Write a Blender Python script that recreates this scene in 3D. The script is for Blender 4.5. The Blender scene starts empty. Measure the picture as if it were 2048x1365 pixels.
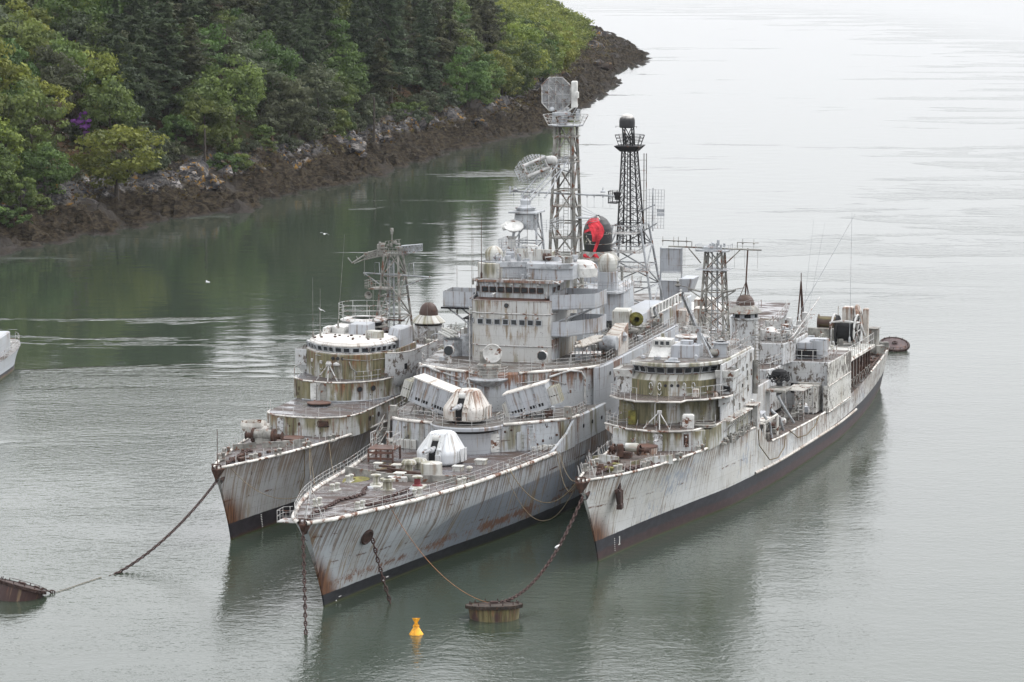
import bpy, bmesh, math, random
import numpy as np
from mathutils import Vector, Matrix, noise as mnoise
R_ = math.radians
scn = bpy.context.scene
col = scn.collection
random.seed(7)

# ------------------------------------------------------------------ camera, sky, sun
cam = bpy.data.cameras.new("camera"); camo = bpy.data.objects.new("camera", cam); col.objects.link(camo)
camo.location = (0, 0, 64); camo.rotation_euler = (R_(90 - 7.5), 0, 0)
cam.sensor_width = 36; cam.lens = 123.05; cam.clip_start = 1; cam.clip_end = 20000
scn.camera = camo

SUN_EL, SUN_AZ = 52, 62            # overcast: a wide soft sun from the right
w = bpy.data.worlds.new("World"); scn.world = w; w.use_nodes = True
nt = w.node_tree; nt.nodes.clear()
sky = nt.nodes.new("ShaderNodeTexSky"); sky.sky_type = 'NISHITA'; sky.sun_disc = False
sky.sun_elevation = R_(SUN_EL); sky.sun_rotation = R_(SUN_AZ)
sky.air_density = 1.0; sky.dust_density = 6.0; sky.ozone_density = 1.0
hs = nt.nodes.new("ShaderNodeHueSaturation"); hs.inputs['Saturation'].default_value = 0.12
mx = nt.nodes.new("ShaderNodeMixRGB"); mx.inputs[0].default_value = 0.72
mx.inputs[2].default_value = (9.0, 9.1, 9.4, 1)           # even cloud deck
bg = nt.nodes.new("ShaderNodeBackground"); bg.inputs[1].default_value = 0.136
out = nt.nodes.new("ShaderNodeOutputWorld")
nt.links.new(sky.outputs[0], hs.inputs['Color']); nt.links.new(hs.outputs[0], mx.inputs[1])
tcw = nt.nodes.new("ShaderNodeTexCoord"); sx = nt.nodes.new("ShaderNodeSeparateXYZ"); nt.links.new(tcw.outputs['Generated'], sx.inputs[0])
mr = nt.nodes.new("ShaderNodeMapRange"); nt.links.new(sx.outputs[2], mr.inputs[0])     # overcast: brighter overhead than at the horizon
for k_, v_ in zip((1, 2, 3, 4), (0.03, 0.38, 0.92, 1.45)): mr.inputs[k_].default_value = v_
mu = nt.nodes.new("ShaderNodeVectorMath"); mu.operation = 'SCALE'
nt.links.new(mx.outputs[0], mu.inputs[0]); nt.links.new(mr.outputs[0], mu.inputs['Scale']); nt.links.new(mu.outputs[0], bg.inputs[0]); nt.links.new(bg.outputs[0], out.inputs[0])

sl = bpy.data.lights.new("sun", 'SUN'); sl.energy = 0.9; sl.angle = R_(18); sl.color = (1.0, 0.97, 0.93)
so = bpy.data.objects.new("sun", sl); col.objects.link(so)
d = Vector((math.sin(R_(SUN_AZ)) * math.cos(R_(SUN_EL)), math.cos(R_(SUN_AZ)) * math.cos(R_(SUN_EL)), math.sin(R_(SUN_EL))))
so.rotation_euler = d.to_track_quat('Z', 'Y').to_euler(); so.location = d * 300
scn.view_settings.view_transform = 'Standard'; scn.view_settings.look = 'None'
scn.view_settings.exposure = 0.45; scn.view_settings.gamma = 1.0
scn.cycles.max_bounces = 6; scn.cycles.diffuse_bounces = 3; scn.cycles.glossy_bounces = 3
scn.cycles.use_adaptive_sampling = True

# ------------------------------------------------------------------ node helpers
class NT:
    def __init__(s, name):
        s.m = bpy.data.materials.new(name); s.m.use_nodes = True
        s.t = s.m.node_tree; s.n = s.t.nodes; s.b = s.n["Principled BSDF"]
    def node(s, typ, **kw):
        n = s.n.new(typ)
        for k, v in kw.items(): setattr(n, k, v)
        return n
    def link(s, a, b): s.t.links.new(a, b)
    def setin(s, n, i, v):
        if hasattr(v, 'is_output') or hasattr(v, 'links') and not isinstance(v, (int, float)): s.link(v, n.inputs[i])
        else: n.inputs[i].default_value = v
    def math(s, op, a, b=0.0, c=None, clamp=False):
        n = s.node("ShaderNodeMath", operation=op, use_clamp=clamp)
        s.setin(n, 0, a); s.setin(n, 1, b)
        if c is not None: s.setin(n, 2, c)
        return n.outputs[0]
    def coord(s, kind='Object'):
        return s.node("ShaderNodeTexCoord").outputs[kind]
    def scale(s, vec, sc, loc=(0, 0, 0), rot=(0, 0, 0)):
        n = s.node("ShaderNodeMapping"); s.link(vec, n.inputs[0])
        n.inputs['Scale'].default_value = sc; n.inputs['Location'].default_value = loc; n.inputs['Rotation'].default_value = rot
        return n.outputs[0]
    def noise(s, vec, scale=1.0, detail=4.0, rough=0.55, dist=0.0):
        n = s.node("ShaderNodeTexNoise"); s.link(vec, n.inputs['Vector'])
        n.inputs['Scale'].default_value = scale; n.inputs['Detail'].default_value = detail
        n.inputs['Roughness'].default_value = rough; n.inputs['Distortion'].default_value = dist
        return n.outputs[0]
    def step(s, v, a, b, lo=0.0, hi=1.0):
        n = s.node("ShaderNodeMapRange", interpolation_type='SMOOTHSTEP'); s.setin(n, 0, v)
        s.setin(n, 1, a); s.setin(n, 2, b); n.inputs[3].default_value = lo; n.inputs[4].default_value = hi
        return n.outputs[0]
    def mix(s, f, a, b):
        n = s.node("ShaderNodeMixRGB"); s.setin(n, 0, f)
        for i, v in ((1, a), (2, b)):
            if isinstance(v, tuple): n.inputs[i].default_value = (*v[:3], 1)
            else: s.link(v, n.inputs[i])
        return n.outputs[0]
    def xyz(s, vec):
        n = s.node("ShaderNodeSeparateXYZ"); s.link(vec, n.inputs[0]); return n.outputs
    def attr(s, name):
        return s.node("ShaderNodeAttribute", attribute_name=name).outputs
    def bump(s, h, strength=0.3, dist=0.05):
        n = s.node("ShaderNodeBump"); s.link(h, n.inputs['Height']); n.inputs['Strength'].default_value = strength
        s.setin(n, 'Distance', dist)
        s.link(n.outputs[0], s.b.inputs['Normal'])
    def fin(s, colr, rough=0.6, metal=0.0, spec=0.4):
        if isinstance(colr, tuple): s.b.inputs['Base Color'].default_value = (*colr[:3], 1)
        else: s.link(colr, s.b.inputs['Base Color'])
        s.setin(s.b, 'Roughness', rough); s.b.inputs['Metallic'].default_value = metal
        s.b.inputs['Specular IOR Level'].default_value = spec
        return s.m

RUST = (0.115, 0.044, 0.020); RUSTD = (0.04, 0.018, 0.012); ALGAE = (0.062, 0.057, 0.014); TAN = (0.19, 0.145, 0.09)

def paint(name, base, rust=0.5, algae=0.3, dirt=0.5, seed=0.0, plates=True, boot=None, chip=None, topw=1.0, band=None, lower=None, seam=None, flake=False, drip=0.0):
    """weathered ship's paint: streaks hang down from the top edge (UV v = metres below it)."""
    t = NT(name); uv = t.node("ShaderNodeUVMap").outputs[0]; ob = t.coord('Object')
    o = seed * 7.3
    u, v, _ = t.xyz(uv)
    top = t.step(v, 0.0, 2.4, 1.0, 0.0)
    patch = t.noise(t.scale(uv, (0.22, 0.3, 1), (o, o, 0)), 1, 4, 0.6)
    c = base
    # broad fading of the paint
    tone = t.noise(t.scale(uv, (0.12, 0.2, 1), (o + 3, 0, 0)), 1, 3, 0.6)
    c = t.mix(t.step(tone, 0.35, 0.7), base, tuple(x * k_ for x, k_ in zip(base, (.90, .88, .84))))
    if lower: # shade under the knuckle, put into the colour as a darker grey
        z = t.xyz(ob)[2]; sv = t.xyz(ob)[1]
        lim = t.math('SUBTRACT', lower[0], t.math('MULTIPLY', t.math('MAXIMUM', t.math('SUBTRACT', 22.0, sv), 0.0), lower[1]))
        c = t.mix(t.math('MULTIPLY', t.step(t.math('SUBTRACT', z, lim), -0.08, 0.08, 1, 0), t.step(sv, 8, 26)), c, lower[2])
    if plates:
        br = t.node("ShaderNodeTexBrick"); t.link(t.scale(uv, (1, 1, 1), (o, 0, 0)), br.inputs['Vector'])
        br.inputs['Color1'].default_value = (1, 1, 1, 1); br.inputs['Color2'].default_value = (.93, .93, .93, 1); br.inputs['Mortar'].default_value = (.62, .6, .58, 1)
        br.inputs['Scale'].default_value = 1; br.inputs['Brick Width'].default_value = 3.1; br.inputs['Row Height'].default_value = 1.25; br.inputs['Mortar Size'].default_value = 0.022
        mm = t.node("ShaderNodeMixRGB", blend_type='MULTIPLY'); mm.inputs[0].default_value = 0.55; t.setin(mm, 1, c) if not isinstance(c, tuple) else None
        t.link(br.outputs[0], mm.inputs[2]); c = mm.outputs[0]
    # pale tan runs
    s1 = t.noise(t.scale(uv, (1.5, 0.13, 1), (o, o, 0)), 1, 7, 0.7, 0.15)
    k = 0.66 - 0.11 * dirt
    sm1 = t.math('ADD', t.math('MULTIPLY', s1, .8), t.math('MULTIPLY', patch, .28))
    c = t.mix(t.math('MULTIPLY', t.step(sm1, k + .01, k + 0.10), min(.9, 0.5 + 0.4 * dirt)), c, t.mix(t.step(tone, .4, .6), TAN, (0.25, 0.205, 0.15)))
    # fine dark runs
    s2 = t.noise(t.scale(uv, (4.2, 0.26, 1), (o, 2 * o, 0)), 1, 6, 0.68, 0.1)
    c = t.mix(t.math('MULTIPLY', t.math('MULTIPLY', t.step(s2, 0.53, 0.70), t.step(patch, .40, .62)), min(.85, 0.85 * dirt)), c, (0.085, 0.07, 0.055))
    # algae in wide soft curtains
    if algae:
        a1 = t.noise(t.scale(uv, (0.8, 0.11, 1), (o + 9, o, 0)), 1, 6, 0.62)
        a2 = t.noise(t.scale(uv, (0.22, 0.2, 1), (o + 5, 1, 0)), 1, 3, 0.55)
        am = t.math('ADD', t.math('MULTIPLY', a1, 0.6), t.math('MULTIPLY', a2, 0.5))
        am = t.math('ADD', am, t.math('MULTIPLY', top, 0.05))
        th = 0.69 - 0.215 * algae
        c = t.mix(t.math('MULTIPLY', t.step(am, th + .015, th + 0.135), min(.92, 0.55 + algae * .4)), c, t.mix(t.step(s2, .38, .62), ALGAE, (0.165, 0.145, 0.066)))
    # brown drips, thickest just under the edge
    s4 = t.noise(t.scale(uv, (2.4, 0.07, 1), (o + 6, o, 0)), 1, 5, 0.62)
    dm_ = t.math('ADD', s4, t.math('MULTIPLY', t.step(v, 0.0, 4.5, 1.0, 0.0), 0.13)); dm_ = t.math('ADD', dm_, t.math('MULTIPLY', t.math('SUBTRACT', patch, .5), .35))
    th = 0.70 - 0.10 * rust - drip
    c = t.mix(t.math('MULTIPLY', t.step(dm_, th, th + 0.11), min(.85, .45 + .5 * rust)), c, t.mix(t.step(s2, .4, .6), (0.075, 0.045, 0.028), (0.17, 0.105, 0.06)))
    # rust runs from the edge + rust patches
    s3 = t.noise(t.scale(uv, (2.6, 0.2, 1), (2 * o, o + 4, 0)), 1, 6, 0.7)
    rm = t.math('ADD', t.math('MULTIPLY', s3, 0.75), t.math('MULTIPLY', patch, 0.35))
    rm = t.math('ADD', rm, t.math('MULTIPLY', top, 0.07 * topw))
    th = 0.765 - 0.20 * rust
    c = t.mix(t.math('MULTIPLY', t.step(rm, th, th + 0.10), 0.85), c, t.mix(t.step(s2, .42, .6), RUST, (0.2, 0.09, 0.04)))
    sp = t.noise(ob, 3.2, 5, 0.75)
    th = 0.69 - 0.09 * rust
    c = t.mix(t.step(sp, th, th + 0.03), c, RUSTD)
    if band: # corroded strip above the boot topping: (z mid, half height)
        z = t.xyz(ob)[2]
        dz = t.math('ABSOLUTE', t.math('SUBTRACT', z, band[0]))
        bn = t.noise(t.scale(uv, (1.9, 1.3, 1), (o, 0, 0)), 1, 8, 0.78)
        bm = t.math('ADD', t.math('SUBTRACT', bn, t.math('MULTIPLY', dz, 0.13 / band[1])), t.math('MULTIPLY', t.math('SUBTRACT', patch, .5), .5))
        c = t.mix(t.math('MULTIPLY', t.step(bm, 0.44, 0.53), .85), c, t.mix(t.step(s2, .45, .6), RUST, (0.2, 0.085, 0.035)))
    if seam: # corroded weld seams, broken dashes at a set depth under the deck edge
        for k_, v0_ in enumerate(seam):
            wv = t.math('ADD', v, t.math('MULTIPLY', t.math('SUBTRACT', t.noise(t.scale(uv, (.3, .01, 1), (k_, o, 0)), 1, 4, .6), .5), .5))
            ln = t.step(t.math('ABSOLUTE', t.math('SUBTRACT', wv, v0_)), .05, .13, 1, 0)
            bk = t.noise(t.scale(uv, (.16, .3, 1), (o + 5 * k_, 3, 0)), 1, 8, .82)
            c = t.mix(t.math('MULTIPLY', ln, t.step(bk, .52, .58)), c, t.mix(t.step(s2, .4, .6), RUSTD, RUST))
    if chip: # paint flaked to the older coat
        f1 = t.noise(t.scale(uv, (1.7, 0.8, 1), (o + 2, 0, 0)), 1, 8, 0.78)
        f2 = t.noise(t.scale(uv, (0.05, 0.2, 1), (o + chip[2], 0, 0)), 1, 2, 0.5)
        th = 0.60 - 0.07 * chip[1]
        c = t.mix(t.step(t.math('ADD', f1, t.math('MULTIPLY', t.math('SUBTRACT', f2, 0.5), 0.5)), th, th + 0.02), c, chip[0])
    if boot:
        ax_ = t.math('ABSOLUTE', t.xyz(ob)[0]); zs = t.math('ADD', t.xyz(ob)[2], t.math('MULTIPLY', s2, 4.0))
        c = t.mix(t.math('MULTIPLY', t.math('MULTIPLY', t.step(ax_, .22, .75, 1, 0), t.step(zs, 5.0, 8.5, 1, 0)), t.step(t.xyz(ob)[1], 6, 4, 0, 1)), c, t.mix(t.step(s2, .4, .6), (0.05, 0.02, 0.012), (0.16, 0.075, 0.035)))
    if flake: # paint coming off in small scabs towards the stern
        c = t.mix(t.math('MULTIPLY', t.step(t.noise(t.scale(ob, (1, 1, .45)), 1.6, 7, .78), .54, .575), t.step(t.xyz(ob)[1], 38, 80)), c, t.mix(t.step(s2, .45, .6), (0.045, 0.035, 0.03), RUST))
    rough = 0.55
    if boot: # (z top of boot, colour, z top of lower, colour lower)
        z = t.xyz(ob)[2]
        bn = t.noise(t.scale(uv, (0.7, 1.5, 1)), 1, 6, 0.7)
        zz = t.math('ADD', z, t.math('MULTIPLY', t.math('SUBTRACT', bn, 0.5), boot[4] if len(boot) > 4 else 0.1))
        c = t.mix(t.step(zz, boot[0] - 0.02, boot[0] + 0.02, 1, 0), c, t.mix(t.step(bn, .45, .6), boot[1], tuple(x * 1.5 + .004 for x in boot[1])))
        zz2 = t.math('ADD', z, t.math('MULTIPLY', t.math('SUBTRACT', bn, 0.5), 1.2))
        c = t.mix(t.step(zz2, boot[2] - 0.12, boot[2] + 0.12, 1, 0), c, t.mix(t.step(bn, .45, .6), boot[3], tuple(x * 1.6 for x in boot[3])))
        c = t.mix(t.step(zz, 0.1, 0.28, 1, 0), c, (0.035, 0.04, 0.012))
    bh = t.noise(t.scale(uv, (0.35, 0.5, 1)), 1, 3, 0.5)
    t.bump(t.math('ADD', bh, t.math('MULTIPLY', sp, 0.12)), 0.35, 0.06)
    return t.fin(c, rough, 0.0, 0.35)

def deckmat(name, dry=(0.10, 0.082, 0.074), wet=(0.17, 0.165, 0.17), shine=0.5, seed=0, moss=0.2):
    t = NT(name); ob = t.coord('Object')
    n1 = t.noise(t.scale(ob, (0.28, 0.5, 1), (seed, 0, 0)), 1, 5, 0.62)
    n2 = t.noise(t.scale(ob, (0.5, 3.2, 1), (0, seed, 0)), 1, 4, 0.6)
    n3 = t.noise(ob, 2.0, 6, 0.7)
    c = t.mix(t.step(n1, 0.40, 0.62), dry, wet)
    c = t.mix(t.math('MULTIPLY', t.step(n2, 0.52, 0.66), 0.6), c, (0.05, 0.035, 0.03))
    c = t.mix(t.step(n3, 0.60, 0.68), c, RUST)
    c = t.mix(t.math('MULTIPLY', t.step(t.noise(t.scale(ob, (.2, .2, .2), (3, seed, 0)), 1, 5), 0.62, 0.72), moss), c, (0.09, 0.09, 0.03))
    r = t.step(n1, 0.42, 0.58, 0.85, 0.42 - 0.30 * shine)
    t.bump(t.math('ADD', n2, n3), 0.25, 0.02)
    return t.fin(c, r, 0.0, 0.33)

def plain(name, c, rough=0.6, metal=0.0, var=0.35, rust=0.0, sc=2.0, spec=.4):
    t = NT(name); ob = t.coord('Object')
    n = t.noise(ob, sc, 5, 0.65)
    cc = t.mix(t.step(n, 0.35, 0.65), tuple(x * (1 - var) for x in c), tuple(min(1, x * (1 + var * .5)) for x in c))
    if rust:
        n2 = t.noise(ob, sc * 1.7, 6, 0.72)
        th = 0.62 - 0.16 * rust
        cc = t.mix(t.step(n2, th, th + 0.06), cc, RUST)
    return t.fin(cc, rough, metal, spec)

def glass(name):
    t = NT(name); n = t.noise(t.coord('Object'), 1.3, 2)
    return t.fin(t.mix(n, (0.006, 0.008, 0.01), (0.03, 0.035, 0.04)), 0.12, 0, 0.5)

M = {}
M['glass'] = glass('dark window glass')
M['steel'] = plain('weathered grey steel', (0.33, 0.345, 0.36), 0.55, 0, 0.4, 0.25, 0.9)
M['steel_old'] = plain('stained grey steel', (0.225, 0.22, 0.20), 0.6, 0, 0.5, 0.42, 0.8)
M['rail'] = plain('pale rail paint', (0.42, 0.42, 0.41), 0.6, 0, 0.3, 0.55, 0.7)
M['white'] = plain('dirty white paint', (0.54, 0.54, 0.52), 0.5, 0, 0.3, 0.42, 0.6)
M['rim'] = plain('rounded deck edge paint', (0.56, 0.54, 0.50), 0.55, 0, 0.4, 0.55, 0.6)
M['rust'] = plain('flaking rust', (0.062, 0.030, 0.020), 0.8, 0, 0.55, 0.0, 1.6)
M['rustd'] = plain('dark rust', (0.04, 0.02, 0.015), 0.75, 0, 0.5, 0.0, 2.0)
M['black'] = plain('black mast paint', (0.016, 0.016, 0.018), 0.6, 0, 0.3, 0.1, 1.0)
M['dark'] = plain('dark opening', (0.008, 0.008, 0.009), 0.9, 0, 0.2)
M['chain'] = plain('rusted chain iron', (0.05, 0.026, 0.022), 0.7, 0.2, 0.4, 0.0, 3.0)
M['rope'] = plain('weathered rope', (0.15, 0.115, 0.065), 0.9, 0, 0.4)
M['rope_new'] = plain('orange brown rope', (0.26, 0.13, 0.06), 0.9, 0, 0.3)
M['capred'] = plain('dull red capstan paint', (0.13, 0.016, 0.022), 0.6, 0, 0.3, 0.3)
M['red'] = plain('faded red cloth', (0.56, 0.035, 0.05), 0.8, 0, 0.5, 0, 0.8)
M['yellow'] = plain('yellow buoy paint', (0.74, 0.34, 0.012), 0.55, 0, 0.35, 0.25, 2.2)
M['algae_white'] = paint('algae streaked white', (0.47, 0.475, 0.455), 0.36, .62, 0.8, 3.1, plates=False)
M['greypaint'] = paint('clean navy grey', (0.36, 0.38, 0.41), 0.34, 0.15, 0.6, 1.7)
M['cowl'] = paint('scorched mossy cowl', (0.06, 0.035, 0.028), .3, .55, .3, 4.4, plates=False)
# ------------------------------------------------------------------ mesh builder
class MB:
    def __init__(s): s.v = []; s.f = []; s.uv = []; s.mi = []; s.sm = []
    def face(s, pts, uv=None, mi=0, sm=False):
        i = len(s.v); s.v += [tuple(p) for p in pts]; s.f.append(tuple(range(i, i + len(pts))))
        s.uv.append(uv if uv else [(p[0] * 0.7 + p[1], 20 - p[2]) for p in pts]); s.mi.append(mi); s.sm.append(sm)
    def grid(s, rows, uvs=None, mi=0, sm=True, close=False):
        n = len(rows[0]); base = len(s.v)
        for r in rows: s.v += [tuple(p) for p in r]
        for a in range(len(rows) - 1):
            for b in range(n if close else n - 1):
                c = (b + 1) % n
                s.f.append((base + a * n + b, base + a * n + c, base + (a + 1) * n + c, base + (a + 1) * n + b))
                if uvs: s.uv.append([uvs[a][b], uvs[a][c], uvs[a + 1][c], uvs[a + 1][b]])
                else: s.uv.append([(p[0] * 0.7 + p[1], 20 - p[2]) for p in (rows[a][b], rows[a][c], rows[a + 1][c], rows[a + 1][b])])
                s.mi.append(mi); s.sm.append(sm)
    def prism(s, poly, z0, z1, cap=1, wall=0, bev=0.1, top=None, bottom=False, soft=False, v0=0.0):
        """upright block; poly = [(x, y)]; z1 number or per-vertex list; top = other outline for the upper edge."""
        n = len(poly); tp = top or poly
        zt = z1 if isinstance(z1, (list, tuple)) else [z1] * n
        zb = z0 if isinstance(z0, (list, tuple)) else [z0] * n
        area = sum(poly[i][0] * poly[(i + 1) % n][1] - poly[(i + 1) % n][0] * poly[i][1] for i in range(n))
        sg = 1 if area > 0 else -1
        ins = []
        for i in range(n):
            a, b, c = tp[i - 1], tp[i], tp[(i + 1) % n]
            e1 = Vector((b[0] - a[0], b[1] - a[1])).normalized(); e2 = Vector((c[0] - b[0], c[1] - b[1])).normalized()
            n1 = Vector((-e1.y, e1.x)) * sg; n2 = Vector((-e2.y, e2.x)) * sg
            m = (n1 + n2); L = m.length
            m = m / L if L > 1e-4 else n1
            k = bev / max(0.35, m.dot(n1))
            ins.append((b[0] + m.x * k, b[1] + m.y * k))
        u = 0
        for i in range(n):
            j = (i + 1) % n; L = math.hypot(poly[j][0] - poly[i][0], poly[j][1] - poly[i][1])
            h1, h2 = zt[i] - zb[i], zt[j] - zb[j]
            s.face([(*poly[i], zb[i]), (*poly[j], zb[j]), (*tp[j], zt[j] - bev), (*tp[i], zt[i] - bev)],
                   [(u, v0 + h1), (u + L, v0 + h2), (u + L, v0 + .05), (u, v0 + .05)], wall, soft)
            if bev: s.face([(*tp[i], zt[i] - bev), (*tp[j], zt[j] - bev), (*ins[j], zt[j]), (*ins[i], zt[i])],
                   [(u, v0 + .05), (u + L, v0 + .05), (u + L, v0), (u, v0)], wall, soft)
            u += L
        t = ins if bev else tp
        if cap is not None:
            s.face([(*t[i], zt[i]) for i in range(n)], None, cap)
        if bottom: s.face([(*poly[i], zb[i]) for i in reversed(range(n))], None, wall)
    def box(s, c, size, rot=0.0, mi=0, bev=0.03, tilt=None):
        x, y, z = size[0] / 2, size[1] / 2, size[2] / 2
        Mx = Matrix.Translation(c) @ Matrix.Rotation(rot, 4, 'Z')
        if tilt: Mx = Mx @ tilt
        b = min(bev, x * .45, y * .45, z * .45)
        P = lambda a, bb, cc: Mx @ Vector((a, bb, cc))
        q = [(-x, -y), (x, -y), (x, y), (-x, y)]; qi = [(-x + b, -y + b), (x - b, -y + b), (x - b, y - b), (-x + b, y - b)]
        for i in range(4):
            j = (i + 1) % 4; L = 2 * (x if i % 2 == 0 else y); u = i * 1.7
            s.face([P(*q[i], -z), P(*q[j], -z), P(*q[j], z - b), P(*q[i], z - b)], [(u, 2 * z), (u + L, 2 * z), (u + L, 0), (u, 0)], mi)
            s.face([P(*q[i], z - b), P(*q[j], z - b), P(*qi[j], z), P(*qi[i], z)], None, mi)
        s.face([P(*p, z) for p in qi], None, mi); s.face([P(*p, -z) for p in reversed(q)], None, mi)
    def tube(s, p, q, r, n=5, r2=None, mi=0, caps=False):
        p, q = Vector(p), Vector(q); d = q - p
        if d.length < 1e-5: return
        d.normalize(); a = d.orthogonal().normalized(); b = d.cross(a); r2 = r if r2 is None else r2
        ra = [p + (a * math.cos(t) + b * math.sin(t)) * r for t in (2 * math.pi * i / n for i in range(n))]
        rb = [q + (a * math.cos(t) + b * math.sin(t)) * r2 for t in (2 * math.pi * i / n for i in range(n))]
        s.grid([ra, rb], None, mi, n > 4, True)
        if caps: s.face(list(reversed(ra)), None, mi); s.face(rb, None, mi)
    def path(s, pts, r, n=5, mi=0):
        pts = [Vector(p) for p in pts]; rows = []
        for i, p in enumerate(pts):
            d = (pts[min(i + 1, len(pts) - 1)] - pts[max(i - 1, 0)]).normalized()
            ref = Vector((0, 0, 1)) if abs(d.z) < 0.95 else Vector((1, 0, 0))
            a = d.cross(ref).normalized(); b = d.cross(a)
            rows.append([p + (a * math.cos(t) + b * math.sin(t)) * r for t in (2 * math.pi * k / n for k in range(n))])
        s.grid(rows, None, mi, True, True)
    def lathe(s, c, prof, n=18, mi=0, Mx=None, sm=True, a0=0, a1=2 * math.pi, uvtop=None, mis=None):
        """prof = [(r, z)] from bottom to top about c; Mx an extra rotation."""
        c = Vector(c); rows = []; uvs = []; full = abs(a1 - a0 - 2 * math.pi) < 1e-4
        zt = max(p[1] for p in prof); m = n if full else n + 1
        for (r, z) in prof:
            row = []; uu = []
            for i in range(m):
                t = a0 + (a1 - a0) * i / n; v = Vector((r * math.cos(t), r * math.sin(t), z))
                row.append(c + (Mx @ v if Mx else v)); uu.append((t * max(p[0] for p in prof), zt - z))
            rows.append(row); uvs.append(uu)
        for k in range(len(rows) - 1):
            s.grid([rows[k], rows[k + 1]], [uvs[k], uvs[k + 1]], mis[k] if mis else mi, sm, full)
    def disc(s, c, r, n=18, mi=0, Mx=None):
        c = Vector(c); s.face([c + (Mx @ Vector((r * math.cos(t), r * math.sin(t), 0)) if Mx else Vector((r * math.cos(t), r * math.sin(t), 0))) for t in (2 * math.pi * i / n for i in range(n))], None, mi)
    def rail(s, pts, h=1.0, rails=3, sp=1.7, r=0.024, lean=0.0, posts=True, rp=None):
        pts = [Vector(p) for p in pts]; acc = 0; r *= .8
        for a, b in zip(pts, pts[1:]):
            L = (b - a).length
            if L < 1e-4: continue
            for k in range(1, rails + 1):
                o = Vector((0, 0, h * k / rails)); s.tube(a + o, b + o, r, 4)
            if posts:
                t = -acc
                while t <= L:
                    if t >= 0:
                        q = a + (b - a) * (t / L); s.tube(q, q + Vector((random.uniform(-lean, lean), random.uniform(-lean, lean), h + .03)), rp or r * 1.25, 4)
                    t += sp
                acc = (L + acc) % sp
    def lattice(s, b, t, bays, rl, rb, x=True, mi=0):
        b = [Vector(p) for p in b]; t = [Vector(p) for p in t]; n = len(b)
        for p, q in zip(b, t): s.tube(p, q, rl, 6, rl * .85, mi)
        L = lambda i, k: b[i].lerp(t[i], k / bays)
        for k in range(bays):
            for i in range(n):
                j = (i + 1) % n
                s.tube(L(i, k + 1), L(j, k + 1), rb, 4, None, mi)
                if (k + i) % 2 or x == 2: s.tube(L(i, k), L(j, k + 1), rb, 4, None, mi)
                if not (k + i) % 2 or x == 2: s.tube(L(j, k), L(i, k + 1), rb, 4, None, mi)
    def ladder(s, p, q, w=0.4, axis=(1, 0, 0), n=None, r=0.025):
        p, q, a = Vector(p), Vector(q), Vector(axis) * w / 2
        s.tube(p - a, q - a, r, 4); s.tube(p + a, q + a, r, 4)
        n = n or max(2, int((q - p).length / 0.35))
        for i in range(1, n):
            m = p.lerp(q, i / n); s.tube(m - a, m + a, r * .8, 4)
    def pieces(s):
        """split into far apart pieces, so that each becomes an object of its own."""
        V = np.array(s.v, float); nv = len(V); par = list(range(nv))
        def find(a):
            while par[a] != a: par[a] = par[par[a]]; a = par[a]
            return a
        for f in s.f:
            r = find(f[0])
            for k in f[1:]: par[find(k)] = r
        roots = np.array([find(k) for k in range(nv)]); ids, isl = np.unique(roots, return_inverse=True); k = len(ids)
        if k > 1500: return None
        lo = np.full((k, 3), np.inf); hi = np.full((k, 3), -np.inf)
        np.minimum.at(lo, isl, V); np.maximum.at(hi, isl, V); size = (hi - lo).max(1)
        gap = np.maximum(0, np.maximum(lo[:, None] - hi[None], lo[None] - hi[:, None]))
        near = np.sqrt((gap ** 2).sum(2)) <= np.maximum(.02, .48 * np.maximum(size[:, None], size[None]))
        lab = -np.ones(k, int); n = 0
        for a in range(k):
            if lab[a] >= 0: continue
            st = [a]; lab[a] = n
            while st:
                for q in np.nonzero(near[st.pop()] & (lab < 0))[0]: lab[q] = n; st.append(q)
            n += 1
        return lab[isl], n
    def build(s, name, mats, parent=None, auto=True):
        if parent and auto and len(s.f) > 3:
            got = s.pieces()
            if got and 1 < got[1] <= 70:
                lab, n = got; objs = []
                for k in range(n):
                    sub = MB(); idx = np.nonzero(lab == k)[0]; mp = {int(a): i for i, a in enumerate(idx)}; sub.v = [s.v[a] for a in idx]
                    for f, u, m_, sm in zip(s.f, s.uv, s.mi, s.sm):
                        if f[0] in mp: sub.f.append(tuple(mp[a] for a in f)); sub.uv.append(u); sub.mi.append(m_); sub.sm.append(sm)
                    objs.append((len(idx), sub))
                objs.sort(key=lambda a: -a[0])
                made = [q.build(name, mats, parent, False) for _, q in objs]
                return made[0]
        me = bpy.data.meshes.new(name); me.from_pydata(s.v, [], s.f)
        uvl = me.uv_layers.new(name="UVMap")
        flat = np.array([c for f in s.uv for p in f for c in p], dtype=np.float32)
        if len(flat): uvl.data.foreach_set("uv", flat)
        me.polygons.foreach_set("material_index", np.array(s.mi, dtype=np.int32))
        me.polygons.foreach_set("use_smooth", np.array(s.sm, dtype=bool))
        for m in (mats if isinstance(mats, (list, tuple)) else [mats]): me.materials.append(M[m] if isinstance(m, str) else m)
        me.update()
        o = bpy.data.objects.new(name, me); col.objects.link(o)
        if parent: o.parent = parent
        return o

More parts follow.
